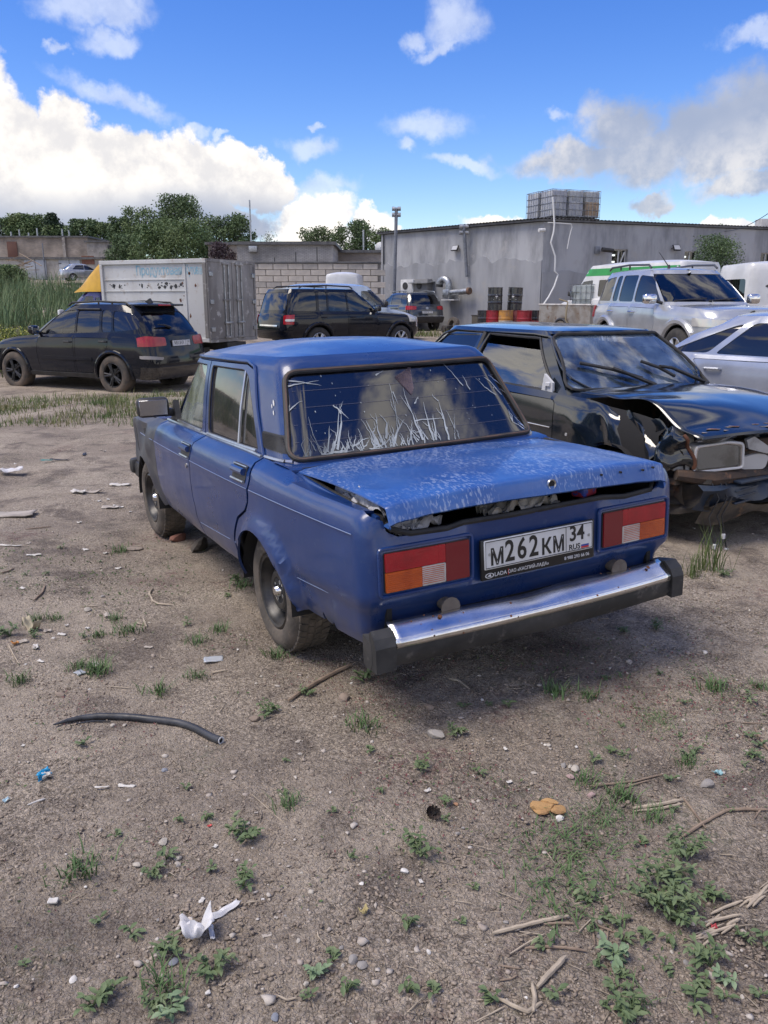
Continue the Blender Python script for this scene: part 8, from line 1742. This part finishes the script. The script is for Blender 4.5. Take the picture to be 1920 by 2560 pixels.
for a in ((QA, [(1245, 185), (1310, 140), (1385, 95), (1450, 60), (1520, 28)], .014, 'thick brown branch lying by the left end of the rear bumper'),
          (QB, [(468, 1190), (570, 1165), (690, 1135), (795, 1115)], .009, 'straight flat grey stick, the longest of the pair on the bare dirt', M_STRAW), (QB, [(690, 1148), (760, 1142), (820, 1146)], .005, 'thin stick crossing the end of the straight grey one'), (QB, [(608, 1252), (700, 1246), (780, 1250), (872, 1264)], .006, 'slightly bent stick lying just below the straight grey one'), (QB, [(545, 1275), (620, 1228), (692, 1190)], .004, 'thin pale twig slanting between the two larger sticks', M_STRAW), (QB, [(585, 1178), (690, 1192)], .003, 'short thin twig touching the slanting pale one', M_STRAW),
          (QB, [(662, 1425), (730, 1350), (785, 1292)], .011, 'broad pale piece of split reed pointing up from the curled bark', M_STRAW), (QB, [(490, 1470), (560, 1505), (620, 1530), (680, 1490)], .008, 'long curled strip of pale bark near the bottom edge', M_STRAW), (QB, [(640, 1410), (652, 1470), (645, 1530)], .009, 'short upright strip of pale bark crossing the curled one', M_STRAW), (QB, [(400, 1475), (450, 1470)], .003, 'tiny dry twig left of the curled bark', M_STRAW), (QB, [(390, 1570), (460, 1535), (525, 1500)], .003, 'thin twig reaching the bottom edge below the curled bark', M_STRAW), (QB, [(492, 1325), (590, 1340)], .004, 'short straight twig above the curled bark'), (QB, [(500, 1390), (545, 1385), (575, 1368)], .004, 'short dark twig just above the curled bark'),
          (QB, [(1075, 650), (1180, 635), (1290, 612)], .010, 'upper stem of the dry bundle on the right', M_STRAW), (QB, [(1080, 660), (1190, 650), (1285, 628)], .007, 'lower stem of the dry bundle on the right', M_STRAW), (QB, [(1282, 775), (1370, 715), (1480, 655), (1560, 652), (1655, 655)], .008, 'long bent dry stem running to the right edge'), (QB, [(1290, 600), (1340, 665), (1390, 735)], .006, 'dry stem crossing the long bent one'), (QB, [(1600, 690), (1635, 640)], .005, 'short dry fork on the long bent stem'), (QB, [(890, 552), (980, 540), (1080, 530), (1215, 496)], .005, 'thin curved stem above the dry bundle'), (QB, [(985, 570), (1090, 540), (1150, 522)], .004, 'thin stem lying under the curved one above the bundle'), (QB, [(915, 475), (980, 500)], .003, 'tiny stem at the left end of the curved ones'), (QB, [(1430, 285), (1510, 265)], .004, 'thin stem in the weeds by the right edge'), (QB, [(1600, 300), (1640, 370), (1660, 395)], .008, 'thick dry stem cut by the right edge, upper one'), (QB, [(1540, 275), (1660, 280)], .004, 'long thin stem above the thick one at the right edge'),
          (QB, [(280, 85), (325, 95), (370, 130)], .007, 'curved pale twig just behind the chrome bumper', M_STRAW), (QB, [(840, 1180), (870, 1150), (900, 1120)], .003, 'thin twig between the grass mat and the stalk heap', M_STRAW), (QB, [(890, 1140), (990, 1180), (1085, 1220)], .004, 'thin straight stem below the grass mats'), (QB, [(900, 1170), (912, 1235)], .004, 'short stem, left of the little grey stone'), (QB, [(968, 1172), (958, 1265)], .004, 'short stem, right of the little grey stone'), (QB, [(820, 1060), (900, 1040), (985, 1018)], .003, 'thin straw just under the lower grass mat', M_STRAW),
          (QC, [(905, 1120), (885, 1150), (905, 1195), (940, 1215), (1030, 1222)], .006, 'curved grey twig with a knobbed end left of the rear wheel', M_STRAW), (QC, [(850, 1305), (870, 1350)], .006, 'small forked twig in the middle of the left dirt', M_STRAW), (QC, [(800, 1325), (850, 1338)], .005, 'pale splinter next to the small forked twig', M_STRAW), (QC, [(200, 1195), (250, 1150), (270, 1100)], .006, 'dark bent twig on the left dirt'), (QC, [(1255, 1620), (1350, 1605)], .004, 'thin pale twig below the grey glass shard', M_STRAW), (QC, [(0, 1032), (50, 1020), (85, 1000)], .005, 'grey twig at the left edge'), (QC, [(50, 1450), (80, 1510), (115, 1570)], .003, 'thin straw rising from the weed at the left edge', M_STRAW), (QC, [(150, 770), (300, 755)], .005, 'dark thin stick above the left litter'), (QC, [(475, 1228), (585, 1226)], .004, 'straight pale twig over a small stone', M_STRAW),
          (QA, [(120, 632), (155, 618), (195, 605)], .005, 'white wooden splinter below the blue scrap', mat('white_splinter', (.55, .53, .50), .8)), (QA, [(478, 118), (565, 126)], .004, 'thin pale twig above the black hose', M_STRAW), (QA, [(1088, 582), (1150, 640), (1235, 715)], .002, 'long thin straw slanting across the bare dirt', M_STRAW), (QA, [(915, 60), (980, 48)], .004, 'short twig near the rear wheel', M_STRAW), (QA, [(1060, 1055), (1115, 1045)], .003, 'short straw beside the torn white strip', M_STRAW), (QA, [(1200, 1455), (1240, 1475), (1280, 1465)], .004, 'bent straw at the bottom of the gravel', M_STRAW), (QA, [(1370, 1175), (1375, 1200), (1400, 1230)], .003, 'little hooked straw in the gravel', M_STRAW)):
    stick(*a)
gs = 'bleached stalks heaped at the right edge'
for k in range(22):
    u = random.uniform(1330, 1640); v = 1190-(u-1330)*.58+random.gauss(0, 35); l = random.uniform(40, 190); an = -.52+random.gauss(0, .22)
    stick(QB, [(u, v), (u+l*.5*cos(an), v+l*.5*sin(an)+random.uniform(-5, 5)), (min(u+l*cos(an), 1658), v+l*sin(an))], random.uniform(.003, .0075), 'bleached dry stalk in the heap at the lower right edge', M_STRAW, group=gs)
sw = []
for k in range(620):
    y = 1.35+5.5*RNG.random()**1.8; x = (RNG.random()*2-1)*(.5*y+.2)*1.0; x = x if RNG.random() < .45 or x > .1 else -x; a = RNG.random()*6.28; l = RNG.uniform(.015, .075); p = np.array([x, y, 0]); q = p+np.array([cos(a), sin(a), 0])*l
    p[2], q[2] = gz(p[0], p[1])+.004, gz(q[0], q[1])+.004; sw.append(tube([p, (p+q)/2+np.array([0, 0, .002]), q], RNG.uniform(.0006, .0016), 3))
tag(ob('straw_bits', join(*sw), M_STRAW, ang=180), kind='stuff')
# --- stones
def rock(p, r, m, lab, seed, sx=1.2, sy=1.0, sz=.7, group=None, name='stone'):
    V, F_ = ico(2); rg = np.random.default_rng(seed); d = rg.normal(size=(6, 3)); d /= np.linalg.norm(d, axis=1)[:, None]; V = V.copy()
    for q in d:
        h = V @ q; k = h > .62; V[k] -= (h[k]-.62)[:, None]*q*.85
    V *= (1+.10*rg.normal(size=(len(V), 1))*.4); V *= np.array([sx, sy, sz])*r
    o = ob(name, (V, F_), m, ang=28); put(o, p, rg.random()*6, None, r*sz*.45); tag(o, lab, 'stone', group); return o
M_ST = mat('pale_stone', (.42, .385, .33), .9, col2=(.32, .285, .24), nscale=12, bump=.002, bscale=90); M_STG = mat('grey_stone', (.27, .255, .24), .9, col2=(.20, .185, .17), nscale=14, bump=.002, bscale=90); M_STP = mat('pinkish_stone', (.36, .26, .25), .9, col2=(.28, .2, .19), nscale=12); M_STB = mat('brown_stone', (.24, .19, .15), .95, col2=(.17, .135, .11), nscale=12); M_STW = mat('chalk_white', (.62, .60, .56), .9, col2=(.48, .46, .42), nscale=12)
for q, u, v, r, m, lab in ((QB, 222, 330, .028, M_ST, 'biggest pale rounded stone behind the car'), (QB, 1395, 545, .022, M_STG, 'long grey stone lying near the right edge by a weed'), (QB, 825, 475, .015, M_ST, 'right one of three beige stones in a row'), (QB, 775, 460, .011, M_STG, 'left one of three beige stones in a row'), (QB, 803, 465, .009, M_ST, 'small middle one of three beige stones'), (QB, 805, 508, .012, M_STP, 'whitish pink stone below the three beige stones'), (QB, 895, 588, .014, M_STP, 'triangular pinkish stone on the bare dirt'), (QB, 648, 492, .008, M_ST, 'small round beige stone left of the row of three'), (QB, 758, 690, .014, M_STW, 'white stone lying against the split brown brick'), (QB, 195, 208, .020, M_STB, 'brown stone in the shade behind the bumper'), (QB, 710, 370, .009, M_ST, 'tiny yellowish stone on the bare soil'), (QB, 88, 915, .011, M_STW, 'whitish stone below the ragged flat weed'), (QB, 940, 1200, .014, M_STG, 'small grey stone between two short stems'), (QB, 310, 625, .008, mat('orange_stone', (.34, .19, .11), .9), 'tiny orange stone by the seedling'), (QB, 935, 1130, .009, M_STG, 'grey stone near the short stems'),
        (QA, 260, 155, .016, M_STB, 'brown stone at the left, above the hose'), (QA, 1100, 262, .020, M_STB, 'brown flat stone at the bushy weed by the bumper'), (QA, 1485, 170, .026, M_STB, 'dark flat stone right of the thick branch'), (QA, 705, 793, .016, M_ST, 'flat cream stone, largest in the group left of centre'), (QA, 768, 860, .010, M_ST, 'cream pebble, upper of the pair below the flat cream stone'), (QA, 768, 886, .009, M_ST, 'cream pebble, lower of the pair below the flat cream stone'), (QA, 590, 890, .011, M_ST, 'pale stone half sunk left of the cream pebbles'), (QA, 700, 887, .010, M_ST, 'pale stone just left of the cream pebble pair'), (QA, 750, 1308, .011, mat('bluish_stone', (.20, .215, .25), .8), 'bluish stone below the crumpled plastic'), (QA, 1188, 1545, .010, mat('bluish_stone', (.20, .215, .25), .8), 'bluish stone at the bottom edge'), (QA, 1525, 1300, .014, M_STG, 'grey stone in the gravel on the right half'), (QA, 1565, 1322, .013, M_STG, 'paler stone next to the grey one in the gravel'), (QA, 712, 480, .011, mat('bluish_stone', (.20, .215, .25), .8), 'smooth bluish grey pebble below the hose'), (QA, 1288, 355, .009, M_ST, 'pebble right of the hose end'), (QA, 488, 285, .010, M_ST, 'cream pebble touching the hose'), (QA, 315, 1385, .009, M_STW, 'white pebble in the lower left gravel'), (QC, 520, 1248, .022, M_ST, 'cream stone under the straight pale twig'), (QC, 610, 1168, .012, M_STG, 'grey pebble on the left dirt')):
    rock(q(u, v), r, m, lab, int(u*7+v), sx=random.uniform(1.05, 1.5))
for k in range(70):
    u, v = random.uniform(20, 1640), random.uniform(20, 1550); q = random.choice((QA, QA, QB, QB, QC)); rock(q(u, v), random.uniform(.004, .008), random.choice((M_STW, M_ST, M_ST, M_STG)), 'tiny pale pebble lying loose on the dirt', k, group='tiny loose pebbles')
# split brown brick
bk = thing('broken_brick', 'split ochre brown brick lump cracked into slabs on the bare ground', 'brick', tuple(QB(712, 655)), -.2)
M_OCH = mat('ochre_brick', (.40, .24, .10), .9, col2=(.28, .16, .075), nscale=9, bump=.002, bscale=70)
for k, (c, r, sx, sy, sz, rz) in enumerate((((-.012, .006, .014), .030, 1.7, 1.0, .62, .1), ((.026, .0, .013), .022, 1.3, 1.2, .65, .5), ((-.030, -.016, .008), .018, 1.6, .9, .5, -.1), ((.0, .020, .026), .018, 1.9, .8, .45, .0))):
    V, F_ = ico(2); rg = np.random.default_rng(90+k); V = V.copy()
    for q in rg.normal(size=(7, 3)):
        q = q/np.linalg.norm(q); h = V @ q; m_ = h > .55; V[m_] -= (h[m_]-.55)[:, None]*q*.9
    V = V*np.array([sx, sy, sz])*r*(1+.03*rg.normal(size=(len(V), 1))); ob('brick_slab', xf((V, F_), rz=rz, loc=c), M_OCH, bk, ang=22)
# pine cone
pc = thing('pine_cone', 'small dark pine cone lying open on the dirt', 'pine cone', tuple(QB(210, 678)+np.array([0, 0, .018])), .4); cv = []
for k in range(46):
    a = k*2.4; h = (k/46-.5)*.045; R = .018*sqrt(max(.05, 1-(h/.028)**2)); d = np.array([cos(a), sin(a), .25]); cv.append(leaf(np.array([0, 0, h])+d*R*.4, d, R*.9, .010, -.2))
v, f = join(*cv); ob('scales', xf((v, f), rx=1.3), mat('cone_scale', (.07, .05, .04), .9, col2=(.03, .024, .02), nscale=60), pc, smooth=False); ob('core', xf(lathe([(.001, -.022), (.010, -.01), (.011, .005), (.001, .022)], 10, 'z'), rx=1.3), M_DARK, pc)
# --- rubbish: crumpled sheets with thickness
def scrap(q, u, v, l, w, m, lab, name='scrap_piece', cat='litter', bend=.25, rz=None, group=None, amp=.25, thick=.0012, jag=.18):
    p = q(u, v); a = np.linspace(-1, 1, 11); A, B = np.meshgrid(a, np.linspace(-1, 1, 9), indexing='ij'); sd = (u*13+v*7) % 97
    X = A*l/2*(1+jag*fbm(B*2+sd, A*0+sd, 2)*2); Y = B*w/2*(1+jag*fbm(A*2.5+sd, B*0, 3)*3); Zz = w*amp*(fbm(A*1.5+sd, B*1.5+sd, 3)*2.2)+bend*w*A*A
    Zz = Zz-Zz.min()*.75+.002
    o = ob(name, grid(np.stack([X, Y, Zz], -1), True), m, ang=50); put(o, p, rz); so = o.modifiers.new('thickness', 'SOLIDIFY'); so.thickness = thick; tag(o, lab, cat, group); return o
M_BAG = mat('milky_bag', (.62, .62, .63), .5, col2=(.48, .47, .47), nscale=10); M_CARD = mat('weathered_board', (.40, .36, .31), .9, col2=(.28, .25, .22), nscale=6); M_PAPER = mat('white_chip', (.56, .54, .50), .7, col2=(.42, .40, .36), nscale=14); M_BLUS = mat('bright_blue_plastic', (.02, .30, .55), .35); M_BARKW = mat('curled_bark', (.48, .43, .30), .85, col2=(.34, .28, .2), nscale=12)
scrap(QA, 855, 1200, .075, .060, M_BAG, 'crumpled piece of white plastic bag, main lump', 'plastic_bag', 'plastic bag', .5, amp=.8); scrap(QA, 812, 1172, .04, .03, mat('cream_bag', (.55, .50, .45), .6), 'cream coloured scrap stuck to the crumpled white plastic', 'plastic_bag', 'plastic bag', .4, amp=.6)
scrap(QA, 975, 1090, .085, .020, M_BAG, 'torn strip of white plastic rising to the upper right of the crumpled bag', 'plastic_strip', 'plastic strip', .3, rz=.75, amp=.5); scrap(QA, 915, 1185, .05, .012, M_BAG, 'narrow white shred between the strip and the crumpled bag', 'plastic_strip', 'plastic strip', .2, rz=1.9, amp=.5)
b_ = scrap(QA, 180, 512, .055, .028, M_BLUS, 'bright blue torn plastic wrapper standing on edge', 'wrapper', 'wrapper', .3, rz=1.2, amp=.5); b_.rotation_euler.x = 1.0; b_.location.z += .012
scrap(QA, 203, 515, .026, .03, M_PAPER, 'white scrap leaning on the blue wrapper', 'paper_scrap', 'paper', .3, amp=.5); scrap(QA, 30, 612, .012, .022, mat('pale_blue_scrap', (.45, .6, .66), .5), 'pale blue scrap at the left edge', 'wrapper_scrap', 'wrapper'); scrap(QA, 548, 548, .055, .015, M_PAPER, 'flat white strip, right one of two on the left dirt', 'paper_scrap', 'paper', .1, rz=-.1); scrap(QA, 440, 552, .045, .008, M_PAPER, 'thin flat white strip, left one of two on the left dirt', 'paper_scrap', 'paper', .1, rz=.1)
scrap(QA, 230, 1048, .026, .019, M_PAPER, 'square cream tile chip on the lower left dirt', 'tile_chip', 'tile chip', .05, rz=.1, amp=.05, thick=.006, jag=.05); scrap(QA, 905, 720, .014, .009, mat('red_scrap', (.5, .07, .06), .5), 'small red scrap in the middle of the dirt', 'wrapper_scrap', 'wrapper'); scrap(QB, 1428, 1163, .018, .014, mat('dark_red_scrap', (.33, .03, .04), .5), 'dark red scrap under the bleached stalks', 'wrapper_scrap', 'wrapper', amp=.4); scrap(QB, 188, 570, .022, .014, M_PAPER, 'shiny white scrap above the pine cone', 'paper_scrap', 'paper', amp=.5); scrap(QB, 540, 530, .02, .010, M_PAPER, 'small white chip on the bare soil left of the brick', 'paper_scrap', 'paper'); scrap(QB, 525, 390, .014, .012, M_PAPER, 'white chip above the bare soil', 'paper_scrap', 'paper', amp=.5)
scrap(QB, 1440, 495, .03, .018, mat('teal_scrap', (.25, .42, .45), .5), 'teal and white scrap in the weed near the right edge', 'wrapper_scrap', 'wrapper', amp=.6); scrap(QB, 160, 962, .016, .01, M_PAPER, 'white chip under the whitish stone', 'paper_scrap', 'paper'); scrap(QA, 1570, 1095, .024, .02, mat('dry_leaf', (.36, .30, .14), .8), 'curled yellow dry leaf in the gravel', 'dry_leaf', 'leaf', .6, amp=.6)
scrap(QC, 85, 682, .30, .15, M_CARD, 'flat grey board lying at the left edge of the dirt', 'board', 'board', .04, rz=.15, amp=.06, thick=.008, jag=.06); scrap(QC, 65, 425, .22, .13, M_BAG, 'crumpled whitish sheet at the far left', 'plastic_sheet', 'plastic sheet', .2, rz=.2, amp=.3); scrap(QC, 713, 508, .17, .07, M_PAPER, 'white flat scrap nearest to the front wheel', 'paper_scrap', 'paper', .1, rz=.05, amp=.2); scrap(QC, 466, 552, .13, .07, M_PAPER, 'white scrap beside a bent brown strip', 'paper_scrap', 'paper', .1, rz=-.2, amp=.3); scrap(QC, 548, 550, .18, .06, M_CARD, 'bent brown strip beside the white scrap', 'bark_strip', 'bark', .4, rz=.25, amp=.2); scrap(QC, 655, 638, .14, .08, M_CARD, 'small grey cardboard square left of the front wheel', 'cardboard', 'cardboard', .05, rz=.1, amp=.1, jag=.06); scrap(QC, 783, 886, .14, .07, mat('brown_board', (.24, .20, .165), .95), 'brown rotten board by a grass tuft near the front wheel', 'board', 'board', .05, rz=-.15, amp=.1, thick=.006)
scrap(QC, 195, 1362, .10, .045, M_BARKW, 'roll of curled yellowish birch bark', 'bark_roll', 'bark', 1.2, rz=-.6, amp=.2); scrap(QC, 212, 1470, .055, .025, M_PAPER, 'white splintered scrap below the bark roll', 'paper_scrap', 'paper', .3); scrap(QC, 90, 1452, .03, .025, mat('orange_scrap', (.45, .20, .06), .7), 'orange crumpled scrap in the weed at the left edge', 'wrapper_scrap', 'wrapper', amp=.6); scrap(QC, 200, 922, .09, .03, M_PAPER, 'whitish sliver on the left dirt', 'paper_scrap', 'paper', .1, rz=.3); scrap(QC, 62, 866, .15, .025, M_PAPER, 'long whitish sliver at the left edge', 'paper_scrap', 'paper', .15, rz=-.1); scrap(QC, 350, 356, .20, .035, mat('dark_shard', (.03, .03, .03), .5), 'dark shard lying far back on the dirt', 'shard', 'shard', .1, rz=-.05); scrap(QC, 278, 360, .12, .04, mat('teal_shard', (.06, .22, .20), .5), 'teal shard beside the dark one', 'shard', 'shard', .1)
scrap(QC, 1265, 1540, .085, .055, mat('grey_glass_shard', (.42, .44, .45), .15, coat=.8), 'flat grey glass shard by the rear wheel', 'glass_shard', 'glass shard', .0, rz=.2, amp=.03, thick=.004, jag=.1); scrap(QC, 473, 1620, .04, .035, mat('grey_glass_shard', (.42, .44, .45), .15), 'small pale shard at the left above the hose', 'glass_shard', 'glass shard', .0, amp=.1, thick=.004); scrap(QC, 500, 325, .15, .04, mat('dark_shard', (.03, .03, .03), .5), 'thin dark strip far back near the front of the blue car', 'shard', 'shard', .1); scrap(QC, 880, 1468, .04, .02, M_CARD, 'grey brown chip in the middle of the left dirt', 'chip', 'chip', .1); scrap(QC, 572, 1580, .03, .025, M_PAPER, 'white blossom like scrap above a grass tuft', 'paper_scrap', 'paper', .3, amp=.7)
rock(QC(1060, 832), .06, mat('red_brick', (.22, .1, .07), .9), 'broken red brick under the sill of the blue car', 5, 1.3, .8, .6, name='broken_brick'); rock(QC(1185, 885), .075, mat('dark_lump', (.05, .043, .036), .95, col2=(.09, .075, .06), nscale=12), 'dark lump of earth under the sill of the blue car', 9, 1.4, .8, .8, name='earth_lump')
for k in range(36):
    q = random.choice((QC, QC, QC, QA)); u, v = random.uniform(5, 800), random.uniform(80, 1600); u = u if q is QC else random.uniform(5, 1600); s_ = random.uniform(.012, .03) if q is QC else random.uniform(.006, .012)
    scrap(q, u, v, s_*random.uniform(1, 2.2), s_, random.choice((M_PAPER, M_PAPER, M_CARD)), 'tiny whitish chip of litter on the dirt', 'litter_chip', 'litter', .1, group='tiny litter chips on the dirt', amp=.3)
